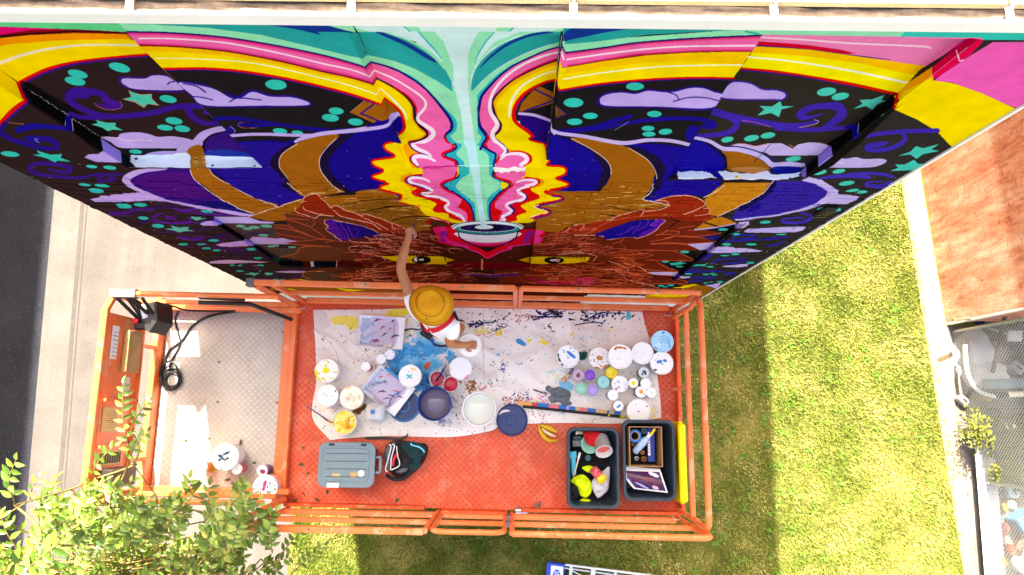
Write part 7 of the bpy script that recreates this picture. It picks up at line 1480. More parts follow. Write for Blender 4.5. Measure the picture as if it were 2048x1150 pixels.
for k, (u, v) in enumerate(((603, 893), (609, 928), (612, 950), (605, 985), (595, 1000), (600, 1012), (618, 1010), (655, 978), (640, 1003), (588, 1008), (480, 890), (420, 880), (428, 925), (470, 965), (480, 975), (462, 958), (514, 925), (375, 878), (790, 1005), (700, 1005), (545, 965), (492, 968))):
    p = at(u, v, (DZ if u > 575 else EZ)+.007); o = link('fallen_leaf', LMF); o.location = p; o.rotation_euler = (R.uniform(-.2, .2), R.uniform(-.3, .3), R.uniform(0, 6.3))
    o.scale = (R.uniform(.7, 1.2),)*3
    tag(o, 'fallen green leaf lying on the %s deck' % ('orange' if u > 575 else 'grey'), 'leaf', 'fallen leaves on the %s deck' % ('orange' if u > 575 else 'grey'))
t = thing('leafy_scrap', at(428, 937, EZ), 'clump of yellow green scraps between the peach bottle and the splashed tub', 'plant scrap'); m = MB()
for k in range(22):
    p = at(428+R.gauss(0, 5), 937+R.gauss(0, 4), EZ+.01+R.random()*.03); a = R.uniform(0, 6.3); m.add([p, p+Vector((math.cos(a)*.02, math.sin(a)*.02, .012)), p+Vector((math.cos(a+1)*.03, math.sin(a+1)*.03, .004))], [(0, 1, 2)])
m.build('scraps', paint('yellow_green', (170, 170, 20), .6, .3, 9.), t)
# ================================================================ storage crates, bag
def rrect(x0, y0, x1, y1, r, n=5):
    o = []
    for cx, cy, a0 in ((x1-r, y1-r, 0), (x0+r, y1-r, 90), (x0+r, y0+r, 180), (x1-r, y0+r, 270)):
        for i in range(n+1):
            a = math.radians(a0+90*i/n); o.append((cx+r*math.cos(a), cy+r*math.sin(a)))
    return o
def crate(name, label, u0, v0, u1, v1, h, rim_mat, yaw=0.):
    """Open storage crate; the rim's corners in the photograph are (u0, v0) and (u1, v1)."""
    zt = DZ+h; a, b = at(u0, v0, zt), at(u1, v1, zt); x0, x1, y0, y1 = a.x, b.x, b.y, a.y
    t = thing(name, ((x0+x1)/2, (y0+y1)/2, DZ), label, 'storage crate', 'open storage crates on the deck')
    m = MB(); k = .045
    def ring(e, z, r): return [(x, y, DZ+z) for x, y in rrect(x0+e, y0+e, x1-e, y1-e, r)]
    rs = [ring(k+.03, .0, .04), ring(k+.025, .008, .05), ring(.028, h-.04, .06), ring(.002, h-.036, .07), ring(0, h-.03, .07), ring(0, h-.008, .07), ring(.006, h, .068), ring(.024, h, .055), ring(.03, h-.008, .05), ring(k+.028, .014, .045)]
    n = len(rs[0]); m.add([q for r in rs for q in r], [(i*n+j, i*n+(j+1) % n, (i+1)*n+(j+1) % n, (i+1)*n+j) for i in range(len(rs)-1) for j in range(n)], False)
    m.add(rs[0], [tuple(range(n-1, -1, -1))]); m.add(rs[-1], [tuple(range(n))]); m.build('tub', rim_mat, t)
    def lug(*q): MB().box(*q, None, .002).build('rim_lug', rim_mat, t)
    for i in range(4): y = y0+(y1-y0)*(.2+.2*i); lug((x0-.0005, y-.02, DZ+h-.0005), (x0+.016, y+.02, DZ+h+.006)); lug((x1-.016, y-.02, DZ+h-.0005), (x1+.0005, y+.02, DZ+h+.006))
    for i in range(3): x = x0+(x1-x0)*(.25+.25*i); lug((x-.02, y0-.0005, DZ+h-.0005), (x+.02, y0+.016, DZ+h+.006)); lug((x-.02, y1-.016, DZ+h-.0005), (x+.02, y1+.0005, DZ+h+.006))
    return t, x0, y0, x1, y1
CR = paint('slate_plastic', (44, 58, 70), .42, .12, 9., wear=(150, 150, 166), wear_amt=.72)
ta = crate('storage_crate', 'slate crate full of brushes, rags and a glove, left of the crate holding the box', 1133, 854, 1241, 1018, .36, CR)
tb = crate('storage_crate', 'slate crate holding a cardboard box and a colour print', 1244, 839, 1354, 1003, .36, CR)
YL = paint('yellow_lid', (246, 220, 10), .4, .05, 5.)
def stood_lid():
    zt = DZ+.36; a, b = at(1356, 843, zt), at(1370, 1010, zt); t = thing('crate_lid', (a.x+.05, (a.y+b.y)/2, DZ), 'yellow crate lid stood on edge between the crate and the rail', 'crate lid')
    m = MB(); m.box((a.x+.012, b.y, DZ+.0), (a.x+.05, a.y, zt-.04), None, .012); m.box((a.x+.0, b.y+.02, zt-.0395), (a.x+.068, a.y-.02, zt-.002), None, .012); m.build('lid', YL, t)
    p = MB()
    for k in range(4): y = b.y+(a.y-b.y)*(.2+.2*k); p.box((a.x+.0505, y-.02, DZ+.06), (a.x+.062, y+.02, DZ+.28), None, .004)
    p.build('rib', YL, t)
    s = MB(); s.box((a.x+.0685, b.y+.55*(a.y-b.y), zt-.036), (a.x+.071, a.y-.12, zt-.006)); s.build('sticker', paint('pink_sticker', (226, 130, 140), .6), t)
stood_lid()
def in_a():
    z = lambda h: DZ+h
    _, x0, y0, x1, y1 = ta
    dark = paint('dark_cloth', (14, 14, 18), .9, .3, 9.); yel = paint('hi_vis_cloth', (206, 232, 20), .7, .1, 9.)
    rag('dark_rag', 'black cloth heaped on the bottom of the left crate', [(1150, 872), (1226, 872), (1226, 990), (1190, 1000), (1150, 995), (1146, 930)], z(.12), .05, dark, 3, 'cloth')
    rag('red_rag', 'red rag stuffed into the bowl in the crate', [(1168, 866), (1188, 862), (1206, 868), (1206, 884), (1190, 893), (1172, 886)], z(.27), .06, paint('red_cloth', (196, 16, 26), .9, .25, 12.), 9, 'rag')
    p = at(1180, 888, z(.24)); t = thing('plastic_bowl', p, 'pale mint bowl under the red rag in the crate', 'bowl'); MB().lathe([(.03, 0), (.07, .02), (.085, .06), (.08, .06), (.06, .02), (.001, .012)], (p.x, p.y, z(.2)), 24, close=False).build('bowl', PLAST['mint'], t)
    a, b = at(1200, 872, z(.22)), at(1208, 903, z(.36)); t = thing('paint_can', a, 'metal rimmed can with coral paint inside lying tilted in the crate', 'paint can'); d = (b-a).normalized()
    q = d.to_track_quat('Z', 'Y').to_matrix().to_4x4(); M = Matrix.Translation(b-d*.16) @ q
    MB().lathe([(.066, 0), (.07, .004), (.072, .156), (.077, .158), (.077, .165), (.07, .165), (.066, .15), (.064, .03), (.001, .03)], n=28, M=M, close=False).build('can', paint('grey_can', (206, 204, 204), .4, .08, 12.), t); MB().lathe([(.065, .11), (.001, .112)], n=24, M=M, close=False).build('paint', paint('coral_paint', (232, 100, 96), .3, .15, 12., wear=(246, 206, 140), wear_amt=.62), t)
    a, b = at(1186, 938, z(.3)), at(1207, 962, z(.36)); t = thing('wipes_canister', a, 'pink and yellow label canister lying on the grey rag', 'canister'); d = (b-a); L = d.length; M = Matrix.Translation(a) @ d.normalized().to_track_quat('Z', 'Y').to_matrix().to_4x4()
    MB().lathe([(.038, 0), (.041, .004), (.041, L*.72)], n=24, M=M).build('label', paint('pink_label', (220, 70, 90), .4, .4, 24., wear=(240, 216, 190), wear_amt=.55), t); MB().lathe([(.043, L*.7), (.044, L), (.037, L), (.034, L*.8), (.001, L*.8)], n=24, M=M, close=False).build('cap', PLAST['yellow'], t)
    rag('grey_rag', 'pale grey rag under the canister in the crate', [(1183, 965), (1190, 955), (1208, 940), (1219, 935), (1217, 975), (1206, 990), (1195, 995), (1186, 980)], z(.24), .05, paint('pale_grey_cloth', (196, 194, 200), .9, .15, 9.), 6, 'rag')
    rag('hi_vis_vest', 'yellow green safety vest crumpled in the left crate', [(1142, 962), (1153, 952), (1168, 950), (1182, 965), (1182, 985), (1172, 995), (1160, 990), (1155, 975)], z(.25), .05, yel, 7, 'vest'); rag('hi_vis_sleeve', 'second yellow green cloth piece beside the canister', [(1164, 935), (1176, 931), (1186, 934), (1182, 945), (1172, 943)], z(.25), .03, yel, 8, 'cloth'); rag('hi_vis_scrap', 'yellow green cloth corner at the bottom of the left crate', [(1160, 1000), (1172, 997), (1184, 1003), (1180, 1012), (1162, 1011)], z(.2), .03, yel, 2, 'cloth')
    rag('black_glove', 'black glove lying beside the safety vest', [(1137, 975), (1150, 968), (1157, 980), (1155, 996), (1142, 1000), (1135, 990)], z(.25), .05, dark, 5, 'glove')
    for (lb, pa, pb, w, mt) in (('turquoise spatula standing in the left crate', (1146, 903), (1148, 950), .04, paint('turquoise', (60, 180, 200), .4)), ('thin wooden stick along the left side of the crate', (1139, 912), (1138, 958), .012, wood), ('long wooden brush handle leaning across the crate', (1160, 905), (1147, 955), .014, paint('light_wood', (222, 206, 180), .5)), ('pale brush ferrule at the top of the left crate', (1152, 864), (1166, 866), .03, paint('pale_ferrule', (216, 196, 170), .5))):
        t = thing('tool', at(pa[0], pa[1], z(.24)), lb, 'tool'); A, B_ = at(pa[0], pa[1], z(.28)), at(pb[0], pb[1], z(.22)); MB().bar(A, B_, w, .012, .003).build('shaft', mt, t); MB().bar(A.lerp(B_, -.0), A.lerp(B_, .28)+Vector((0, 0, .0005)), w*1.5, .014, .004).build('head', mt, t)
    t = thing('wide_brush', at(1152, 890, z(.26)), 'wide brush with grey bristles at the top of the left crate', 'paint brush'); MB().box(tuple(at(1145, 893, z(.24)))[:2]+(z(.22),), tuple(at(1164, 881, z(.24)))[:2]+(z(.245),), None, .004).build('bristles', paint('grey_bristle', (110, 116, 122), .9, .3, 50.), t); MB().box(tuple(at(1146, 879.5, z(.24)))[:2]+(z(.22),), tuple(at(1163, 872, z(.24)))[:2]+(z(.25),), None, .004).build('handle', paint('dark_teal', (24, 60, 66), .5), t)
    t = thing('small_jar', at(1176, 916, z(.2)), 'small teal lidded jar lying among black cloth', 'jar'); p = at(1176, 916, z(.25)); MB().lathe([(.026, 0), (.03, .01), (.03, .05), (.026, .055)], (p.x, p.y, z(.2)), 18).build('jar', paint('teal_plastic', (14, 74, 84), .4), t)
in_a()
def in_b():
    z = lambda h: DZ+h; _, x0, y0, x1, y1 = tb
    card = paint('cardboard', (186, 142, 92), .85, .08, 6.)
    zt = z(.37); a, b = at(1258, 853, zt), at(1326, 934, zt); t = thing('cardboard_box', ((a.x+b.x)/2, (a.y+b.y)/2, z(.1)), 'open cardboard box inside the right crate', 'box'); k = .006
    m = MB(); m.box((a.x, b.y, z(.1)), (b.x, a.y, z(.106))); m.box((a.x, b.y, z(.1065)), (a.x+k, a.y, zt)); m.box((b.x-k, b.y, z(.1065)), (b.x, a.y, zt)); m.box((a.x+k+.0005, b.y, z(.1065)), (b.x-k-.0005, b.y+k, zt)); m.box((a.x+k+.0005, a.y-k, z(.1065)), (b.x-k-.0005, a.y, zt)); m.build('carton', card, t)
    zb = z(.16); dk = paint('box_shadow_paint', (24, 26, 34), .9)  # flat dark sheet standing in for the shade inside the box
    rag('shade_sheet', 'dark sheet painted as the shade at the bottom of the cardboard box', [(1262, 858), (1318, 858), (1320, 928), (1262, 928)], z(.12), .02, dk, 5, 'cloth')
    p = at(1270, 872, z(.3)); t = thing('tape_roll', p, 'roll of blue masking tape in the cardboard box', 'tape roll'); MB().lathe([(.04, 0), (.058, 0), (.058, .035), (.04, .035), (.04, 0)], (p.x, p.y, z(.27)), 28, close=False).build('tape', PLAST['tape'], t); MB().lathe([(.036, .002), (.0395, .002), (.0395, .036), (.036, .036), (.036, .002)], (p.x, p.y, z(.27)), 28, close=False).build('core', wood, t)
    A, B_ = at(1269, 905, z(.26)), at(1297, 872, z(.33)); t = thing('plastic_bottle', A, 'clear blue tinted plastic bottle lying in the cardboard box', 'bottle'); d = B_-A; L = d.length; M = Matrix.Translation(A) @ d.normalized().to_track_quat('Z', 'Y').to_matrix().to_4x4(); MB().lathe([(.02, 0), (.033, .01), (.034, L*.7), (.03, L*.8), (.014, L*.95), (.014, L)], n=20, M=M).build('bottle', paint('bottle_clear', (170, 196, 226), .15, .15, 14.), t); MB().lathe([(.016, L*.96), (.016, L*1.08)], n=14, M=M).build('cap', PLAST['white'], t)
    t = thing('yellow_knife', at(1306, 866, z(.3)), 'yellow utility knife across the corner of the box', 'utility knife'); MB().bar(at(1300, 872, z(.33)), at(1310, 857, z(.35)), .02, .018, .004).build('handle', PLAST['yellow'], t); MB().bar(at(1310.5, 856, z(.352)), at(1315, 852, z(.36)), .012, .008, .002).build('blade_guard', STEEL, t)
    c = Canvas(0, 0, 40, 160, 4, (30, 56, 150)); c.poly([(2, 20), (14, 20), (14, 130), (2, 130)], (240, 240, 246), False)
    for i in range(7): c.line([(5, 30+i*14), (11, 30+i*14)], 3, (30, 30, 60), False); c.line([(8, 26+i*14), (8, 34+i*14)], 2, (30, 30, 60), False)
    q0, q1 = at(1296, 924, z(.25)), at(1309, 856, z(.25)); t = thing('blue_sleeve', q0, 'blue cardboard sleeve with a white strip of black lettering', 'packaging'); MB().box((q0.x, q0.y, z(.2)), (q1.x, q1.y, z(.25)), None, .004).build('sleeve', image_mat('sleeve_print', image_from('sleeve_print', c.a), .5), t, lambda q: np.stack([(q[:, 0]-q0.x)/(q1.x-q0.x), (q[:, 1]-q0.y)/(q1.y-q0.y)], 1))
    for lb, u, v, r, cl in (('small brown glass bottle in the cardboard box', 1288, 918, .026, (150, 90, 20)), ('small orange cap beside the brown bottle', 1285, 905, .018, (236, 150, 30)), ('silver tube in the corner of the cardboard box', 1273, 917, .02, (190, 196, 210)), ('glass jar lid near the tape roll', 1288, 862, .03, (60, 110, 140)), ('small wooden knob under the tape roll', 1266, 888, .016, (206, 170, 90))):
        p = at(u, v, z(.24)); t = thing('small_bottle', p, lb, 'bottle'); MB().lathe([(r*.8, 0), (r, .008), (r, .05), (r*.7, .06)], (p.x, p.y, z(.2)), 16).build('body', paint('small_%d' % u, cl, .3, .15, 20.), t); MB().lathe([(r*.5, .061), (r*.5, .075)], (p.x, p.y, z(.2)), 12).build('cap', BLACK, t)
    # the print: a sheet curling in the crate
    cv = Canvas(0, 0, 90, 60, 4, (236, 238, 244)); cv.poly([(4, 12), (86, 8), (86, 56), (8, 56)], (60, 16, 70), False); r = random.Random(6)
    for i in range(30): cv.line([(r.uniform(4, 80), r.uniform(14, 54)), (r.uniform(4, 80), r.uniform(14, 54))], r.uniform(1, 5), [(110, 20, 60), (70, 20, 90), (140, 40, 30), (40, 16, 60), (90, 90, 150)][i % 5], False, .8)
    cv.ell(70, 16, 12, 5, (236, 230, 250), 20, .6); cv.ell(30, 48, 14, 4, (150, 170, 220), 30, .8); cv.ell(62, 50, 8, 5, (200, 180, 210), 0, .6)
    g = []; q4 = [(1250, 932), (1320, 938), (1336, 986), (1268, 978)]
    for j in range(9):
        row = []
        for i in range(12):
            s, q = i/11., j/8.; u = (q4[0][0]*(1-s)+q4[1][0]*s)*(1-q)+(q4[3][0]*(1-s)+q4[2][0]*s)*q; v = (q4[0][1]*(1-s)+q4[1][1]*s)*(1-q)+(q4[3][1]*(1-s)+q4[2][1]*s)*q
            u -= 8*math.sin(q*math.pi)*(1-s); row.append(at(u, v, z(.26)+.05*q*s+.03*math.sin(q*3)))
        g.append(row[::-1])
    n12 = np.array([[i/11., 1-j/8.] for j in range(9) for i in range(11, -1, -1)])
    o = MB(); o.sheet(g); im = image_mat('print_art', image_from('print_art', cv.a), .3); ob = o.build('colour_print', im); L = ob.data.uv_layers.new(name='UVMap'); vi = [l.vertex_index for l in ob.data.loops]; L.data.foreach_set('uv', n12[vi].astype(np.float32).ravel()); tag(ob, 'purple colour print with a white border curling in the right crate', 'print')
in_b()
def tote():
    zt = DZ+.33; a, b = at(638, 884, zt), at(747, 976, zt); t = thing('storage_tote', ((a.x+b.x)/2, (a.y+b.y)/2, DZ), 'closed grey blue storage tote with worn stickers on its lid', 'storage tote'); x0, x1, y0, y1 = a.x, b.x, b.y, a.y
    G = paint('grey_blue_plastic', (118, 140, 148), .45, .06, 6.); GD = paint('slate_green_plastic', (70, 84, 88), .5, .1, 6.)
    m = MB()
    def ring(e, z, r): return [(x, y, DZ+z) for x, y in rrect(x0+e, y0+e, x1-e, y1-e, r)]
    def loft(rs, top):
        n = len(rs[0]); m = MB(); m.add([q for r in rs for q in r], [(i*n+j, i*n+(j+1) % n, (i+1)*n+(j+1) % n, (i+1)*n+j) for i in range(len(rs)-1) for j in range(n)], False); m.add(rs[0], [tuple(range(n-1, -1, -1))]); m.add(rs[-1], [tuple(range(n))]); return m
    loft([ring(.05, 0, .05), ring(.045, .01, .05), ring(.014, .295, .06)], 1).build('tub', GD, t)
    lid = loft([ring(.004, .2955, .07), ring(0, .30, .07), ring(0, .318, .07), ring(.01, .325, .065), ring(.03, .325, .05), ring(.036, .32, .05), ring(.05, .32, .045), ring(.056, .328, .04)], 1).build('lid', G, t)
    for k in range(4): y = y0+(y1-y0)*(.24+.17*k); MB().box((x0+.07, y-.003, DZ+.3275), (x1-.07, y+.003, DZ+.332), None, .001).build('lid_rib', GD, lid)
    for x in (x0+.09, x1-.13): MB().box((x, y1-.03, DZ+.3255), (x+.05, y1-.012, DZ+.333), None, .002).build('hinge_lug', BLACK, lid)
    h = MB(); h.box((x1+.0, y0+.12, DZ+.27), (x1+.05, y0+.14, DZ+.295), None, .004); h.box((x1+.0, y1-.14, DZ+.27), (x1+.05, y1-.12, DZ+.295), None, .004); h.box((x1+.032, y0+.1405, DZ+.27), (x1+.055, y1-.1405, DZ+.296), None, .005); h.build('handle', G, t)
    for (nm, u0, v0, u1, v1, cl) in (('label_sticker', 653, 966, 678, 975, (226, 232, 236)), ('tape_scrap', 664, 947, 680, 954, (196, 170, 120)), ('tape_scrap', 700, 945, 714, 955, (196, 160, 100))): p, q = at(u0, v1, zt), at(u1, v0, zt); MB().box((p.x, p.y, DZ+.3285), (q.x, q.y, DZ+.3305)).build(nm, paint('sticker_%d' % u0, cl, .5, .15, 40.), lid)
    p = at(722, 947, zt); MB().lathe([(.029, .3285), (.029, .3305)], (p.x, p.y, DZ), 24).build('round_sticker', PLAST['white'], lid)
    st = thing('black_strap', at(770, 875, DZ), 'black webbing strap lying along the cloth edge above the grey tote', 'strap'); MB().sheet([[at(u, v+dv, DZ+.03+.01*math.sin(u*.05)) for dv in (2.6, -2.6)] for u, v in spline([(730, 876), (770, 876), (800, 878), (812, 873), (816, 868)], n=5)][::-1], .003).build('webbing', BLACK, st)
tote()
def bag():
    t = thing('backpack', at(810, 915, DZ), 'grey and black backpack lying open with a dark green jacket on it', 'backpack')
    gr = paint('grey_nylon', (96, 102, 106), .7, .12, 10.); bl = paint('black_nylon', (24, 25, 28), .75, .2, 10.); wh = paint('white_piping', (236, 236, 232), .6)
    def blob(name, mat, pts, z0, h, seed, par=None):
        c = np.mean(pts, 0); b = spline(pts, True, 6); g = []
        for j in range(14):
            k = math.sin(j/13.*math.pi/2); row = []
            for i in range(len(b)+1):
                q = c+(b[i % len(b)]-c)*k; p = at(q[0], q[1], z0+h*.6); row.append(Vector((p.x, p.y, z0+h*math.sqrt(max(0, 1-k**2.6))*(1+.35*noise.noise((p.x*9+seed, p.y*9, 2))))))
            g.append(row)
        return MB().sheet([r_[::-1] for r_ in g][::-1]).build(name, mat, par or t)
    body = blob('body', bl, [(766, 900), (778, 884), (800, 882), (830, 886), (850, 890), (853, 905), (845, 925), (828, 945), (808, 957), (785, 955), (772, 935)], DZ, .2, 1)
    blob('front_pocket', gr, [(766, 905), (776, 888), (790, 886), (787, 905), (783, 930), (774, 942), (768, 925)], DZ+.1, .13, 2); blob('side_panel', gr, [(790, 944), (806, 932), (818, 934), (812, 943), (800, 947)], DZ+.12, .1, 3)
    for pts in ([(778, 889), (782, 893), (777, 915), (771, 938), (775, 944)], [(785, 888), (789, 893), (783, 915), (781, 940)], [(793, 892), (795, 910), (799, 930), (783, 940)]): MB().tube([at(u, v, DZ+.235) for u, v in spline(pts, n=5)], .005, 6).build('piping', wh, body)
    MB().tube([at(u, v, DZ+.22) for u, v in spline([(785, 932), (788, 918), (793, 910), (796, 912)], n=4)], [.014]*7+[.016]*6, 8).build('red_pouch', PLAST['red'], body)
    MB().tube([at(u, v, DZ+.12) for u, v in spline([(772, 950), (788, 958), (806, 957), (820, 945), (825, 938)], n=5)], .018, 8).build('shoulder_strap', bl, t)
    rag('green_jacket', 'dark green jacket draped over the backpack', [(803, 890), (815, 882), (833, 885), (848, 892), (852, 906), (842, 915), (838, 935), (826, 942), (814, 935), (808, 918), (804, 905)], DZ+.16, .06, paint('bottle_green_cloth', (14, 56, 58), .9, .25, 9.), 4, 'jacket')
    s = thing('blue_lanyard', at(835, 895, DZ+.24), 'light blue lanyard on the green jacket', 'lanyard'); MB().tube([at(u, v, DZ+.27) for u, v in spline([(822, 886), (824, 890), (838, 894), (846, 900), (849, 905)], n=5)], .007, 6).build('cord', paint('light_blue_cord', (110, 206, 236), .6), s)
bag()
# ================================================================ the painter
def grow(name, verts, edges, radii, root, mat, parent, sub=2):
    """A skinned skeleton turned into one continuous mesh."""
    me = bpy.data.meshes.new(name+'_skeleton'); me.from_pydata(verts, edges, []); o = bpy.data.objects.new(name+'_skeleton', me); COL.objects.link(o)
    md = o.modifiers.new('skin', 'SKIN'); md.use_smooth_shade = True; md.branch_smoothing = .4
    sv = me.skin_vertices[0].data
    for i, r in enumerate(radii):
        sv[i].radius = r if hasattr(r, '__len__') else (r, r); sv[i].use_root = i == root
    ss = o.modifiers.new('sub', 'SUBSURF'); ss.levels = ss.render_levels = sub
    bpy.context.view_layer.update()
    ev = o.evaluated_get(bpy.context.evaluated_depsgraph_get()); m = bpy.data.meshes.new_from_object(ev); m.name = name
    bpy.data.objects.remove(o); m.materials.clear(); m.materials.append(mat)
    m.polygons.foreach_set('use_smooth', [True]*len(m.polygons))
    return link(name, m, parent)
def person():
    P = thing('person', (-.52, .6, DZ), 'person in a mustard bucket hat and white shirt reaching up to paint the mural', 'person')
    skin_ = paint('skin', (188, 122, 82), .5, .06, 14.); nt = skin_.node_tree; nt.nodes['Principled BSDF'].inputs['Subsurface Weight'].default_value = .1; nt.nodes['Principled BSDF'].inputs['Subsurface Scale'].default_value = .01
    tee = paint('white_tee', (246, 246, 246), .85, .04, 6., bmp=.15); pant = paint('white_trousers', (226, 224, 220), .9, .08, 6.)
    V = lambda *a: Vector(a)
    pel, chest, neck = V(-.53, .665, 5.93), V(-.565, .675, 6.26), V(-.59, .715, 6.46)
    hd0, hd1, hd2 = V(-.597, .735, 6.53), V(-.60, .775, 6.60), V(-.605, .78, 6.68)
    ls, le, lw, lh = V(-.755, .79, 6.385), V(-.862, 1.075, 6.46), V(-.815, 1.285, 6.475), V(-.797, 1.33, 6.475)
    rs, re, rw, rh = V(-.445, .645, 6.36), V(-.505, .535, 6.10), V(-.395, .532, 6.0), V(-.358, .537, 5.975)
    vs = [pel, pel.lerp(chest, .5), chest, neck, hd0, hd1, hd2, ls, ls.lerp(le, .5), le, le.lerp(lw, .5), lw, lh, rs, rs.lerp(re, .5), re, re.lerp(rw, .5), rw, rh, lh+V(.01, .036, .004), rh+V(.036, .003, -.004)]
    rd = [(.11, .085), (.1, .075), (.115, .08), .05, .055, .08, .07, .05, .046, .040, .041, .026, (.036, .022), .05, .046, .040, .040, .026, (.036, .024), (.034, .02), (.034, .022)]
    ed = [(0, 1), (1, 2), (2, 3), (3, 4), (4, 5), (5, 6), (2, 7), (7, 8), (8, 9), (9, 10), (10, 11), (11, 12), (2, 13), (13, 14), (14, 15), (15, 16), (16, 17), (17, 18), (12, 19), (18, 20)]
    for sx in (-1, 1):                               # legs and feet
        h, k, a, t = V(-.53+.09*sx, .66, 5.86), V(-.555+.09*sx, .72, 5.46), V(-.59+.08*sx, .69, 5.09), V(-.59+.085*sx, .81, 5.045); n = len(vs)
        vs += [h, h.lerp(k, .5), k, k.lerp(a, .4), a, t]; rd += [.085, .075, .058, .056, .042, (.045, .035)]; ed += [(0, n), (n, n+1), (n+1, n+2), (n+2, n+3), (n+3, n+4), (n+4, n+5)]
    body = grow('body', vs, ed, rd, 0, skin_, P)
    # hands: five separate fingers each, closed on the brush and on the pot's rim
    def finger(base, pts, r):
        return MB().tube(spline([base]+pts, n=4), np.interp(np.linspace(0, 1, len(pts)*4+1), [0, .75, 1], [r, r*.85, r*.45]), 8)
    def merge(a): a.build('finger', skin_, body)
    tip = aty(832.5, 446, 1.40)                      # where the brush is gripped
    g = V(-.768, 1.375, 6.485)
    for k, (dx, L) in enumerate(((-.030, .9), (-.010, 1.0), (.010, .97), (.028, .8))):
        b = lh+V(dx*.8, .02, .012); merge(finger(b, [b+V(.012, .03*L, .012), g+V(-.012+.006*k, .012-.012*k, .014), g+V(.010, -.002-.014*k, -.006)], .0105))
    b = lh+V(.03, -.012, -.006); merge(finger(b, [b+V(.016, .022, -.004), g+V(-.002, .006, -.014)], .0115))
    rim = V(-.352, .538, 5.945)
    for k, (dy, L) in enumerate(((.030, .9), (.010, 1.), (-.010, .98), (-.028, .8))):
        b = rh+V(.02, dy*.8, .004); merge(finger(b, [b+V(.028*L, dy*.1, .004), b+V(.046*L, dy*.15, -.014), b+V(.043*L, dy*.15, -.034)], .0105))
    b = rh+V(-.01, -.03, -.004); merge(finger(b, [b+V(.018, -.018, -.01), b+V(.04, -.016, -.026)], .0115))
    hm = MB(); hm.lathe([(.04, -.07), (.084, -.04), (.091, 0), (.086, .03)], (hd1.x, hd1.y, hd1.z), 20); hm.build('hair', paint('dark_hair', (34, 24, 18), .7, .2, 20.), body)
    fc = MB(); fy = hd1.y+.075                       # face, turned to the wall and hidden under the brim
    fc.lathe([(.001, -.01), (.012, -.004), (.009, .012), (.001, .03)], (hd1.x, fy+.012, hd1.z-.02), 10, close=False); fc.lathe([(.001, -.02), (.008, 0), (.001, .02)], (hd1.x-.085, hd1.y, hd1.z-.01), 8, close=False); fc.lathe([(.001, -.02), (.008, 0), (.001, .02)], (hd1.x+.085, hd1.y, hd1.z-.01), 8, close=False); fc.build('nose_and_ears', skin_, body)
    ey = MB()
    for s in (-1, 1): ey.lathe([(.001, -.008), (.008, 0), (.001, .008)], (hd1.x+.03*s, fy, hd1.z+.012), 10, close=False)
    ey.build('eyes', BLACK, body)
    mo = MB(); mo.bar((hd1.x-.022, fy-.004, hd1.z-.052), (hd1.x+.022, fy-.004, hd1.z-.052), .008, .012); mo.build('mouth', paint('lips', (150, 80, 70), .5), body)
    # clothes follow the body
    tv = [pel+V(0, .005, .0), pel.lerp(chest, .5), chest, neck+V(0, -.01, -.035), ls, ls.lerp(le, .42), rs, rs.lerp(re, .55), ]
    shirt = grow('shirt', tv, [(0, 1), (1, 2), (2, 3), (2, 4), (4, 5), (2, 6), (6, 7)], [(.14, .112), (.135, .106), (.148, .106), .065, .074, .066, .072, .064], 0, tee, P)
    pv = [pel+V(0, 0, -.02), pel+V(.0, 0, .05)]; pe = [(0, 1)]; pr = [(.15, .12), (.135, .11)]
    for sx in (-1, 1):
        h, k, a = V(-.53+.09*sx, .66, 5.84), V(-.555+.09*sx, .72, 5.46), V(-.59+.08*sx, .69, 5.12); n = len(pv); pv += [h, k, a]; pr += [.105, .085, .075]; pe += [(0, n), (n, n+1), (n+1, n+2)]
    grow('trousers', pv, pe, pr, 0, pant, P)
    for sx in (-1, 1):
        sh = MB(); t = V(-.59+.08*sx, .76, 5.0); sh.lathe([(.03, 0), (.055, .0), (.058, .03), (.05, .06), (.02, .085)], (t.x, t.y-.03, DZ+.016), 16); sh.lathe([(.03, 0), (.052, 0), (.054, .03), (.04, .06), (.012, .07)], (t.x+.01*sx, t.y+.06, DZ+.016), 16)
        sh.build('shoe', BLACK, P)
    # the hat: soft brim, creased crown
    H = bpy.data.objects.new('bucket_hat', None)
    hat = MB(); hc = at(861, 607, 6.66); cr = at(862, 602, 6.70); gr = []
    N = 48; prof = [(.157, -.066, 0), (.160, -.060, 0), (.150, -.034, 0), (.128, -.004, 0), (.108, .014, .1), (.099, .020, .3), (.0975, .028, .4), (.094, .060, .6), (.088, .096, .8), (.080, .112, 1), (.074, .116, 1), (.05, .112, 1), (.03, .110, 1), (.001, .109, 1)]
    for r, z, k in prof:
        row = []
        for i in range(N+1):
            a = 2*math.pi*i/N; wob = 1+(.05*math.cos(2*a+.8)+.03*math.sin(3*a))*(1-k)*(1 if r > .12 else .3); x, y = hc.x+(cr.x-hc.x)*k*.5+r*wob*math.cos(a)*1.02, hc.y+(cr.y-hc.y)*k*.3+r*wob*math.sin(a)*1.0
            dz = (1-k)*(.014*math.sin(2*a+.5)+.008*math.cos(3*a))*(r/.16); c_ = -.014*math.exp(-(((x-cr.x-.02)/.045)**2+((y-cr.y-.02)/.03)**2)) if r < .09 else 0
            row.append((x, y, 6.655+z+dz-.03*(y-hc.y)+c_))
        gr.append(row)
    hat.sheet([r[::1] for r in gr]); hm_ = paint('mustard_canvas', (214, 146, 12), .9, .1, 9., bmp=.5)
    ho = hat.build('hat', hm_, P)
    st = MB()  # brim stitching, and dark rings painted for the shade at the crown's foot
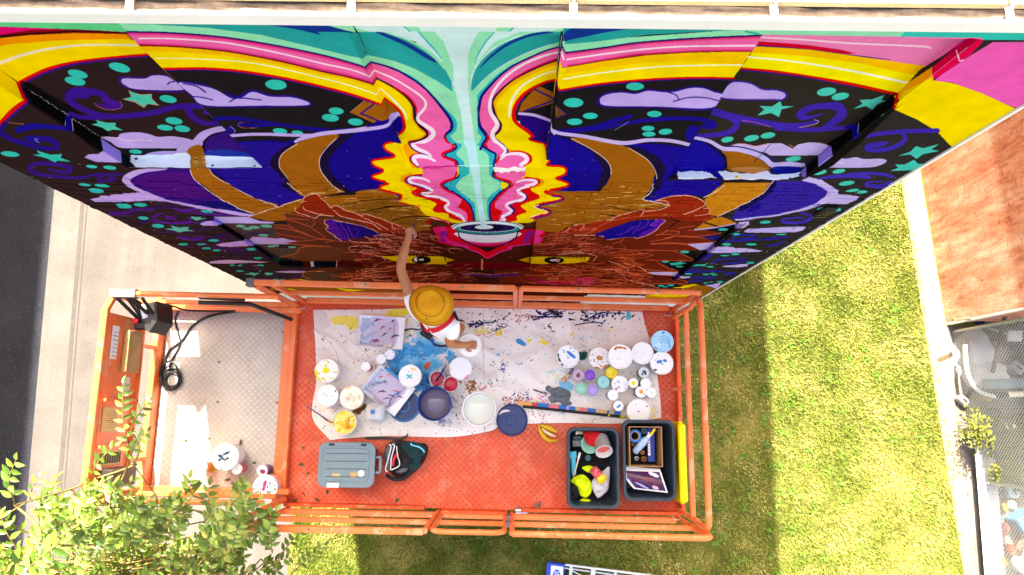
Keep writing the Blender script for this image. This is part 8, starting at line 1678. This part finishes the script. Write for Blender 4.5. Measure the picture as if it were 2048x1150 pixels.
    for rr, zz in ((.100, .021), (.1005, .0245), (.150, -.0315), (.138, -.0145), (.157, -.05)): st.tube([(hc.x+rr*(1+.05*math.cos(2*a+.8)+.03*math.sin(3*a))*math.cos(a)*1.02, hc.y+rr*(1+.05*math.cos(2*a+.8)+.03*math.sin(3*a))*math.sin(a), 6.655+zz+(.014*math.sin(2*a+.5)+.008*math.cos(3*a))*(rr/.16)-.03*rr*math.sin(a)) for a in [2*math.pi*i/48 for i in range(49)]], .0014, 4, False)
    st.build('stitching_and_shade', paint('dark_mustard', (150, 92, 6), .9), ho)
    q = at(853, 638, 6.66); MB().lathe([(.004, 0), (.006, .002), (.004, .004)], (q.x, q.y, 6.664), 10).build('eyelet', BLACK, ho)
    # red strap and safety harness lie on the shirt
    dg = bpy.context.evaluated_depsgraph_get(); bpy.context.view_layer.update()
    bv = BVHTree.FromPolygons([v.co.copy() for v in shirt.data.vertices], [tuple(p.vertices) for p in shirt.data.polygons])
    def on(u, v, off=.008, zf=6.2):
        d = ray(u, v).normalized(); h = bv.ray_cast(CAMP, d)
        return (h[0]-d*off) if h[0] else at(u, v, zf)
    def ribbon(name, pts, w, mat, off=.008, zf=6.2):
        s = spline(pts, n=5); g = []
        for i, (u, v) in enumerate(s):
            tu, tv_ = s[min(i+1, len(s)-1)]-s[max(i-1, 0)]; L = math.hypot(tu, tv_); nx, ny = -tv_/L*w/2, tu/L*w/2
            g.append([on(u+nx, v+ny, off, zf), on(u, v, off+.003, zf), on(u-nx, v-ny, off, zf)])
        return MB().sheet(g, .0).build(name, mat, P)
    red = paint('red_webbing', (222, 12, 40), .6, .06, 9.); navy = paint('navy_webbing', (24, 34, 90), .6, .1, 9.)
    ribbon('red_strap', [(842, 644), (850, 656), (860, 661), (871, 660), (884, 654), (898, 643), (906, 632), (909, 627)], 10, red)
    MB().tube(spline([on(909, 626), on(915, 640), at(917, 655, 6.2), at(916, 668, 6.1)], n=5), .011, 8).build('harness_strap', navy, P); MB().tube(spline([at(862, 679, 6.06), at(868, 688, 6.02), at(880, 692, 6.0), at(897, 691, 6.02)], n=5), .012, 8).build('harness_strap', navy, P); MB().tube(spline([on(842, 650), on(848, 664), on(852, 672)], n=4), .007, 6).build('harness_strap', BLACK, P)
    pc = at(853, 669, 6.1); M = Matrix.Translation(pc) @ Matrix.Rotation(-.55, 4, 'Z'); b = MB(); b.box((-.05, -.028, -.06), (.05, .028, .035), M, .012); pouch = b.build('tool_pouch', BLACK, P)
    k = MB(); k.tube([(pc.x+.05+.016*math.cos(a), pc.y-.05+.016*math.sin(a), 6.1) for a in [2*math.pi*i/14 for i in range(15)]], .005, 6); k.build('ring', PLAST['tape'], pouch)
    k = MB(); c0 = on(909, 626); k.tube([(c0.x+.014*math.cos(a), c0.y+.014*math.sin(a), c0.z+.01) for a in [2*math.pi*i/14 for i in range(15)]], .0035, 6); k.build('ring', STEEL, P)
    # what the hands hold
    bt = aty(833, 434, YW-.02); t = thing('paint_brush', bt, 'slim dark brush held up against the gold area of the mural', 'paint brush')
    bg_ = aty(831, 470, 1.355); bg_ = V(-.765, 1.372, 6.482); MB().tube([bg_+(bg_-bt)*.65, bg_, bt+(bg_-bt)*.32], [.004, .0065, .004], 8).build('handle', paint('purple_handle', (70, 30, 110), .4, .2, 20.), t); MB().tube([bt+(bg_-bt)*.32, bt+(bg_-bt)*.18], [.006, .007], 8).build('ferrule', STEEL, t); MB().tube([bt+(bg_-bt)*.18, bt], [.007, .002], 8).build('bristles', BLACK, t)
    pot(939, 690, 23.5, .11, 'plain white tub held by its rim in the painter\'s hand', marks=[(0, 0, .5, .4, 0, (250, 250, 249))], z0=5.845)
person()
# ================================================================ tree
def tree():
    rg = random.Random(12)
    base = Vector((-4.35, -4.2, 0))
    t = thing('tree', base, 'leafy tree with sunlit green foliage overhanging the lower left of the lift', 'tree')
    bark = paint('bark', (92, 80, 66), .95, .25, 14., bmp=.6); stem = paint('green_stem', (126, 110, 60), .7, .2, 14.)
    top = Vector((-3.9, -3.1, 4.2))
    tr = MB(); tr.tube(spline([base, base+Vector((.1, .25, 1.5)), base+Vector((.25, .7, 3.)), top], n=5), np.linspace(.16, .085, 16), 12); tr.build('trunk', bark, t)
    C, RD = Vector((-3.85, -1.95, 5.2)), Vector((2.25, 1.25, 1.2))
    lm = MB(); tips = []
    for k in range(15):
        a = rg.uniform(0, 6.3); e = rg.uniform(-.2, 1.1); d = Vector((math.cos(a)*math.cos(e)*RD.x, math.sin(a)*math.cos(e)*RD.y, math.sin(e)*RD.z)); b = C+d*.8
        if b.y > -1.: b.z = max(b.z, 5.3)
        m_ = top.lerp(b, .5)+Vector((rg.uniform(-.2, .2), rg.uniform(-.2, .2), .15)); lm.tube(spline([top, m_, b], n=5), np.linspace(.05, .012, 11), 7); tips.append((m_, b))
    lm.build('limb', bark, t)
    mt, nt, bs = new_mat('leaf_green'); g = node(nt, 'ShaderNodeNewGeometry'); oi = node(nt, 'ShaderNodeObjectInfo'); v = coord(nt, kind='Object')
    ad = node(nt, 'ShaderNodeMath', operation='ADD'); nt.links.new(g.outputs['Random Per Island'], ad.inputs[0]); nt.links.new(oi.outputs['Random'], ad.inputs[1]); fr = node(nt, 'ShaderNodeMath', operation='FRACT'); nt.links.new(ad.outputs[0], fr.inputs[0])
    r = ramp(nt, [(0, srgb((48, 80, 24))[:3]), (.45, srgb((88, 122, 42))[:3]), (.85, srgb((140, 166, 78))[:3]), (1, srgb((166, 166, 84))[:3])]); nt.links.new(fr.outputs[0], r.inputs[0]); nt.links.new(r.outputs[0], bs.inputs['Base Color']); bs.inputs['Roughness'].default_value = .38; bs.inputs['Specular IOR Level'].default_value = .45
    tl = node(nt, 'ShaderNodeBsdfTranslucent'); nt.links.new(mix(nt, .5, r.outputs[0], srgb((190, 210, 60))), tl.inputs[0]); mx = node(nt, 'ShaderNodeMixShader', n0=.3); nt.links.new(bs.outputs[0], mx.inputs[1]); nt.links.new(tl.outputs[0], mx.inputs[2]); nt.links.new(mx.outputs[0], nt.nodes['Material Output'].inputs[0])
    LM = leaf_mesh('leaf', 1., .46); LM.materials.append(mt)
    lv = [tuple(q.co) for q in LM.vertices]; lf = [tuple(p.vertices) for p in LM.polygons]
    tw = MB(); leaves = []
    def twig(a, b, n, L, bend=.1):
        d = b-a; m_ = a.lerp(b, .55)+Vector((0, 0, bend*d.length)); pts = spline([a, m_, b], n=8); tw.tube(pts, np.linspace(.006, .002, len(pts)), 5, False)
        for i in range(n):
            f = .18+.8*i/(n-1.); k = min(int(f*(len(pts)-1)), len(pts)-2); p = Vector(pts[k]).lerp(Vector(pts[k+1]), f*(len(pts)-1)-k); ax = (Vector(pts[k+1])-Vector(pts[k])).normalized()
            sd = 1 if i % 2 else -1; up = Vector((rg.gauss(0, .25), rg.gauss(0, .25), 1)).normalized(); side = ax.cross(up).normalized()*sd
            dr = (ax*.55+side*(1 if i < n-1 else .05)+Vector((0, 0, rg.uniform(-.3, .15)))).normalized(); z = (up-dr*up.dot(dr)).normalized(); x = dr.cross(z); s = L*(1-.35*abs(f-.45))*rg.uniform(.8, 1.15)
            leaves.append(Matrix(((x.x*s, dr.x*s, z.x*s, p.x), (x.y*s, dr.y*s, z.y*s, p.y), (x.z*s, dr.z*s, z.z*s, p.z), (0, 0, 0, 1))))
    nodes = [q[1] for q in tips]
    def join(s):
        b = min(nodes, key=lambda q: (q-s).length+.6*max(0, q.z-s.z)); k = s+(b-s)*.5; k.z = min(s.z, b.z)+.3*abs(s.z-b.z)-.06; tw.tube(spline([b, k, s], n=6), np.linspace(.009, .005, 13), 5, False); nodes.append(s); nodes.append(k)
    # shoots that stand out in the picture
    for (u0, v0, z0), (u1, v1, z1), n, L in (((268, 930, 6.0), (247, 765, 6.35), 17, .085), ((262, 860, 6.2), (300, 800, 6.35), 9, .07), ((255, 930, 6.1), (296, 862, 6.4), 11, .08), ((180, 960, 5.9), (230, 890, 6.3), 10, .085), ((30, 1010, 6.6), (32, 918, 7.0), 11, .09), ((60, 1000, 5.6), (85, 948, 5.9), 8, .07), ((100, 1010, 5.6), (118, 950, 5.8), 8, .065),
                                             ((440, 1040, 6.1), (494, 978, 6.4), 11, .075), ((470, 1060, 6.0), (510, 990, 6.2), 9, .07), ((560, 1110, 5.6), (606, 1060, 5.8), 9, .07), ((590, 1140, 5.4), (650, 1090, 5.6), 11, .075), ((40, 1160, 7.4), (120, 1085, 7.7), 12, .1), ((20, 1120, 7.2), (110, 1130, 7.6), 12, .1), ((330, 1010, 6.2), (385, 985, 6.4), 9, .07), ((210, 1000, 6.1), (270, 960, 6.5), 10, .08)):
        join(at(u0, v0, z0)); twig(at(u0, v0, z0), at(u1, v1, z1), n, L)
    for k in range(90):
        u, v = rg.uniform(70, 560), rg.uniform(955, 1075); z = rg.uniform(6.12, 6.5)
        if v < 1000 and rg.random() < (u-120)/500.: continue
        st0 = at(u-rg.uniform(-20, 30), v+rg.uniform(24, 50), z-.12); join(st0); twig(st0, at(u, v, z), rg.randint(7, 12), rg.uniform(.07, .095))
    for k in range(720):
        m_, b = tips[rg.randrange(len(tips))]; a = m_.lerp(b, rg.random())
        for _ in range(30):
            q = Vector((rg.uniform(-1, 1), rg.uniform(-1, 1), rg.uniform(-.8, 1)))
            if .45 < q.length < 1. and noise.noise(Vector((q.x*2.1, q.y*2.1, q.z*2.1+4))) > -.1: break
        e = C+Vector((q.x*RD.x, q.y*RD.y, q.z*RD.z)); a2 = e+(C-e).normalized()*rg.uniform(.3, .55)+Vector((rg.uniform(-.2, .2), rg.uniform(-.2, .2), -.1)); 
        tw.tube([a, a2], [.008, .006], 4, False)
        twig(a2, e+Vector((0, 0, .1)), rg.randint(9, 13), rg.uniform(.072, .1))
    # the hull of the platform keeps its space
    def clear(M): p = M.translation; return not (p.x > -3.36 and p.y > -.86 and p.y < 1.2 and p.z < 6.0 and p.z > 4.85) and p.y < .35
    leaves = [M for M in leaves if clear(M)]
    def key(M):
        p = M.translation; u, v = see(p.x, p.y, p.z); return ((p-CAMP).length if -20 < u < 2060 and -20 < v < 1170 else 99)
    leaves.sort(key=key)
    cr = tw.build('crown', stem, t)
    for M in leaves[:300]:
        o = bpy.data.objects.new('leaf', LM); COL.objects.link(o); o.parent = cr; o.matrix_basis = M
    f = MB()
    for M in leaves[300:]: f.add([M @ Vector(q) for q in lv], lf, True)
    tag(f.build('foliage', mt, t), kind='stuff')
tree()

# ================================================================ chain link fence and the yard behind it
def yard():
    fx = lambda y: edge(7.44, y)+.02
    F = thing('chain_link_fence', (7.5, -1, 0), 'galvanised chain link fence beside the sandy path', 'fence')
    gal = paint('galvanised_steel', (176, 178, 182), .35, .1, 20., .7); y0, y1, H = 1.42, -3.6, 2.05
    for y in (1.42, at(1940, 962, 0).y, -3.6): MB().tube([(fx(y), y, 0), (fx(y), y, H+.05)], .03, 10).build('post', gal, F)
    MB().tube([(fx(y0), y0, H), (fx(y1), y1, H)], .021, 8).build('top_rail', gal, F)
    m = MB(); S = .062; n = int((y0-y1)/S); hz = H/1.0
    for k in range(-int(H/S), n):                    # two crossing families of wires
        for sg in (1, -1):
            ya = y0-k*S if sg == 1 else y0-(k+int(H/S))*S
            a, b = Vector((0, ya, 0)), Vector((0, ya-sg*int(H/S)*S, int(H/S)*S)); pts = []
            ts = [0., 1.]
            lo, hi = 0., 1.; d = b.y-a.y
            for lim, s_ in ((y0, 1), (y1, -1)):
                tt = (lim-a.y)/d
                if s_*(a.y-lim) > 0: lo = max(lo, tt)
                if s_*(b.y-lim) > 0: hi = min(hi, tt)
            if hi-lo < .01: continue
            p, q = a.lerp(b, lo), a.lerp(b, hi); p.x, q.x = fx(p.y)+.004*sg-.03, fx(q.y)+.004*sg-.03; m.tube([p, q], .005, 4, False)
    tag(m.build('wire_mesh', gal, F), kind='stuff')
    yardm = ground_mat('yard_concrete', (96, 93, 89), (124, 120, 115), 1.4, 60., .2, speck=(66, 64, 60)); flat('yard_floor', [(7.46, -30), (40, -30), (40, 1.5), (7.44, 1.5)], GZ+.012, yardm)
    dkm = paint('dark_timber', (96, 84, 66), .8, .2, 9.); bm = MB(); a, b = Vector((7.46, 1.46, 1.95)), Vector((11., 1.55, 1.95)); bm.bar(a, b, .09, .05); bm.build('beam', dkm, F) if False else None
    o = thing('grey_tarpaulin', (8.2, 1., 0), 'pale grey tarpaulin bundle lying behind the chain link fence', 'tarpaulin'); tp = paint('pale_tarp', (196, 204, 212), .5, .1, 3.)
    def heap(par, name, mat, cx, cy, rx, ry, h, seed, z0=.013):
        g = []
        for j in range(12):
            k = 1-j/11.; row = []
            for i in range(33):
                a = 2*math.pi*i/32; rr = k*(1+.25*noise.noise((math.cos(a)*1.5+seed, math.sin(a)*1.5, 1))); x, y = cx+rx*rr*math.cos(a), cy+ry*rr*math.sin(a); row.append(Vector((x, y, z0+h*(1-k**3)*(1+.3*noise.noise((x*4, y*4, seed))))))
            g.append(row)
        MB().sheet([r_[::-1] for r_ in g][::-1]).build(name, mat, par)
    g0 = at(1972, 700, .3); heap(o, 'bundle', tp, g0.x, g0.y, .36, .36, .22, 1); g0 = at(1990, 745, .3); heap(o, 'bundle', tp, g0.x, g0.y, .45, .25, .25, 5)
    h = thing('white_hose', at(1945, 760, .4), 'white hose curving over the tarpaulin behind the fence', 'hose'); MB().tube(spline([at(u, v, z) for u, v, z in ((1930, 690, .4), (1932, 725, .42), (1938, 755, .4), (1955, 780, .3), (1985, 792, .25), (2015, 792, .25))], n=6), .032, 10).build('hose', PLAST['white'], h)
    bb = thing('grey_blue_beam', at(2010, 766, .4), 'grey blue steel beam lying across the yard behind the fence', 'beam'); MB().bar(at(1968, 768, .42), at(2150, 764, .42), .16, .12, .01).build('beam', paint('grey_blue_steel', (110, 138, 146), .5, .1, 6.), bb)
    wr = thing('white_rod', at(2030, 788, .4), 'white rod with a black end lying in the yard', 'rod'); MB().tube([at(2015, 789, .5), at(2150, 786, .5)], .045, 8).build('rod', PLAST['cream'], wr); MB().tube([at(1995, 790, .5), at(2014, 789, .5)], .055, 8).build('cap', BLACK, wr)
    wm = paint('light_metal', (206, 200, 196), .5, .1, 5.); pn = thing('metal_tray', at(2030, 672, .6), 'small pale square metal tray leaning in the yard corner', 'tray'); p = at(2030, 672, .6); M = Matrix.Translation(p) @ Matrix.Rotation(.3, 4, 'X'); MB().box((-.12, -.09, -.01), (.12, .09, .01), M, .008).build('tray', wm, pn); MB().bar(p+Vector((0, 0, -.012)), Vector((p.x, p.y+.2, .013)), .03).build('prop', wm, pn)
    for k, (ua, va, ub, vb) in enumerate(((2012, 625, 1985, 745), (2040, 640, 2046, 690), (1905, 640, 2046, 622))): t = thing('dark_frame_bar', at(ua, va, .6), ('dark bar leaning beside the tarpaulin', 'dark upright bar at the edge of the yard', 'dark rail along the foot of the red brick wall')[k], 'bar'); MB().bar(at(ua, va, .7), at(ub, vb, .3), .05, .05).build('bar', dkm, t)
    cs = thing('corrugated_sheet', at(1975, 1020, .2), 'long white corrugated metal sheets stacked behind the fence', 'metal sheet', 'corrugated sheets'); cm = paint('white_corrugated', (226, 228, 230), .4, .06, 5.)
    def corr(par, u0, u1, v0, v1, z, seed):
        a, b, c, d = at(u0, v0, z), at(u1, v0, z), at(u0+24, v1, z), at(u1+24, v1, z); g = []
        for j in range(6):
            q = j/5.; l, r_ = a.lerp(c, q), b.lerp(d, q); g.append([l.lerp(r_, i/48.)+Vector((0, 0, .018*math.sin(i/48.*2*math.pi*9))) for i in range(49)])
        MB().sheet(g[::-1][::-1], .003).build('sheet', cm, par)
    corr(cs, 1955, 1990, 900, 1180, .12, 1); corr(cs, 1948, 1976, 880, 1180, .2, 2)
    # climbing weeds and clutter
    lfm = paint('olive_leaf', (86, 92, 30), .6, .5, 5.); rg = random.Random(5)
    for n_, (uc, vc, su, sv, lab) in enumerate(((1962, 862, 18, 20, 'olive bush growing against the back of the fence'), (2025, 880, 20, 26, 'olive bush at the far edge of the yard'), (2015, 945, 16, 10, 'low green plant beside the corrugated sheets'))):
        s = thing('olive_bush', at(uc, vc, 0), lab, 'bush'); m = MB(); st_ = MB()
        for k in range(700):
            p = at(rg.gauss(uc, su), rg.gauss(vc, sv), .05+rg.random()*.6); a = rg.uniform(0, 6.3); L = rg.uniform(.035, .08); d = Vector((math.cos(a), math.sin(a), rg.uniform(-.3, .4)))*L; w = Vector((-math.sin(a), math.cos(a), 0))*L*.25; m.add([p, p+d*.5+w, p+d, p+d*.5-w], [(0, 3, 2, 1)])
        for k in range(14):
            p = at(rg.gauss(uc, su*.6), rg.gauss(vc, sv*.6), .55); st_.tube([(p.x, p.y, .012), p], .006, 5)
        tag(m.build('leaves', lfm, s), kind='stuff'); st_.build('stems', dkm, s)
    cols = [(120, 122, 126), (30, 56, 44), (170, 140, 100), (70, 80, 92), (90, 94, 50), (150, 180, 200), (140, 60, 56), (220, 214, 204), (200, 170, 50), (24, 70, 50), (170, 172, 176), (180, 160, 120), (40, 60, 110), (206, 110, 50), (30, 30, 34), (240, 236, 226), (60, 120, 150), (150, 60, 40), (24, 24, 28), (226, 226, 220), (90, 80, 70)]
    spots = ((1930, 800, .09), (1990, 830, .12), (1975, 795, .08), (2040, 905, .13), (1985, 870, .07), (2030, 985, .1), (2016, 1060, .09), (2044, 1130, .12), (2012, 1125, .07), (2000, 985, .06), (2036, 735, .11), (2000, 690, .07), (1996, 915, .1), (2010, 930, .08), (2006, 955, .1), (2030, 1010, .07), (2042, 1040, .16), (2025, 1100, .08), (2038, 840, .1), (2020, 850, .09), (2046, 1090, .1), (1965, 640, .07), (2014, 1015, .06), (2036, 970, .09))
    words = ('grey', 'dark green', 'tan', 'slate', 'olive', 'pale blue', 'dull red', 'off white', 'yellow', 'bottle green', 'silver', 'sand coloured', 'blue', 'rust orange', 'black', 'cream', 'teal', 'brick red', 'dark', 'white', 'brown', 'navy', 'amber', 'charcoal')
    cols += [(24, 34, 80), (206, 150, 50), (60, 60, 64)]
    for k, (u, v, s) in enumerate(spots):
        p = at(u, v, .15); o = thing('yard_junk', (p.x, p.y, .012), words[k]+' scrap container among the clutter behind the fence', 'scrap'); z = .013; M = Matrix.Translation((p.x, p.y, z)) @ Matrix.Rotation(rg.uniform(0, 3), 4, 'Z'); cm_ = paint('junk_%d' % k, cols[k], .6, .2, 9.)
        m = MB(); h = s*rg.uniform(1., 2.)
        if k % 2: m.lathe([(s*.8, 0), (s, .01), (s, h), (s*.9, h+.012), (s*.85, h-.02), (.001, h-.02)], n=18, M=M, close=False)
        else: m.box((-s, -s*.7, 0), (s, s*.7, h), M, .015)
        ob = m.build('container', cm_, o); q = MB(); q.box((-s*.5, -s*.1, h+.0135), (s*.5, s*.1, h+.03), M, .006); q.build('handle', dkm, ob)
yard()

# ================================================================ stepladder lying on the grass
def ladder():
    al = paint('aluminium', (206, 208, 210), .3, .05, 9., .6); bl = paint('ladder_blue', (16, 70, 190), .4, .15, 14., wear=(220, 226, 236), wear_amt=.66)
    a, b, c = at(1094, 1124, .16), at(1380, 1161, .16), at(1088, 1196, .16); L = thing('stepladder', a, 'aluminium stepladder with a blue top cap lying on the grass', 'stepladder')
    ex = (b-a); W = (c-a); ln = ex.length; e = ex.normalized(); w = W; z = Vector((0, 0, .0))
    top = a; 
    def pt(s, q, h=0.): return a+e*(s*ln)+w*q*(1+.25*s)+Vector((0, 0, h-.0))
    cap = MB(); g = [pt(-.0, 0), pt(.125, 0), pt(.125, 1), pt(-.0, 1)]; cap.add([q+Vector((0, 0, -.06)) for q in g]+[q+Vector((0, 0, .04)) for q in g], [(0, 1, 2, 3), (7, 6, 5, 4), (0, 4, 5, 1), (1, 5, 6, 2), (2, 6, 7, 3), (3, 7, 4, 0)]); cap.build('top_cap', bl, L)
    lb = Canvas(0, 0, 60, 90, 4, (226, 228, 234)); lb.poly([(0, 0), (60, 0), (60, 22), (0, 22)], (20, 70, 190), False); lb.line([(8, 12), (24, 12)], 5, (240, 240, 244), False); lb.line([(32, 12), (52, 12)], 5, (240, 240, 244), False); lb.ell(30, 55, 20, 24, (26, 80, 200))
    for i in range(5): lb.line([(18, 42+i*7), (42, 42+i*7)], 2.4, (230, 234, 244), False)
    q = [pt(.03, .06, .043), pt(.115, .06, .043), pt(.115, .8, .043), pt(.03, .8, .043)]; lo = MB().add(q, [(3, 2, 1, 0)]).build('label', image_mat('ladder_label', image_from('ladder_label', lb.a), .4), L); u_ = lo.data.uv_layers.new(name='UVMap'); u_.data.foreach_set('uv', np.array([(0, 0), (1, 0), (1, 1), (0, 1)], np.float32)[[l.vertex_index for l in lo.data.loops]].ravel())
    for q in (0., 1.): MB().bar(pt(.1255, q), pt(1.9, q), .03, .08, .004).build('side_rail', al, L)
    for i in range(11): s = .17+i*.155; MB().bar(pt(s, .03), pt(s, .97), .075 if i % 2 else .05, .022, .004).build('step', al, L)
    for q in (.12, .88): MB().bar(pt(.1255, q, -.07), pt(1.85, q, -.07), .025, .05, .004).build('rear_rail', al, L)
    MB().bar(pt(.15, .1, .02), pt(.3, .3, .02), .016, .006, .002).build('spreader', al, L)
ladder()
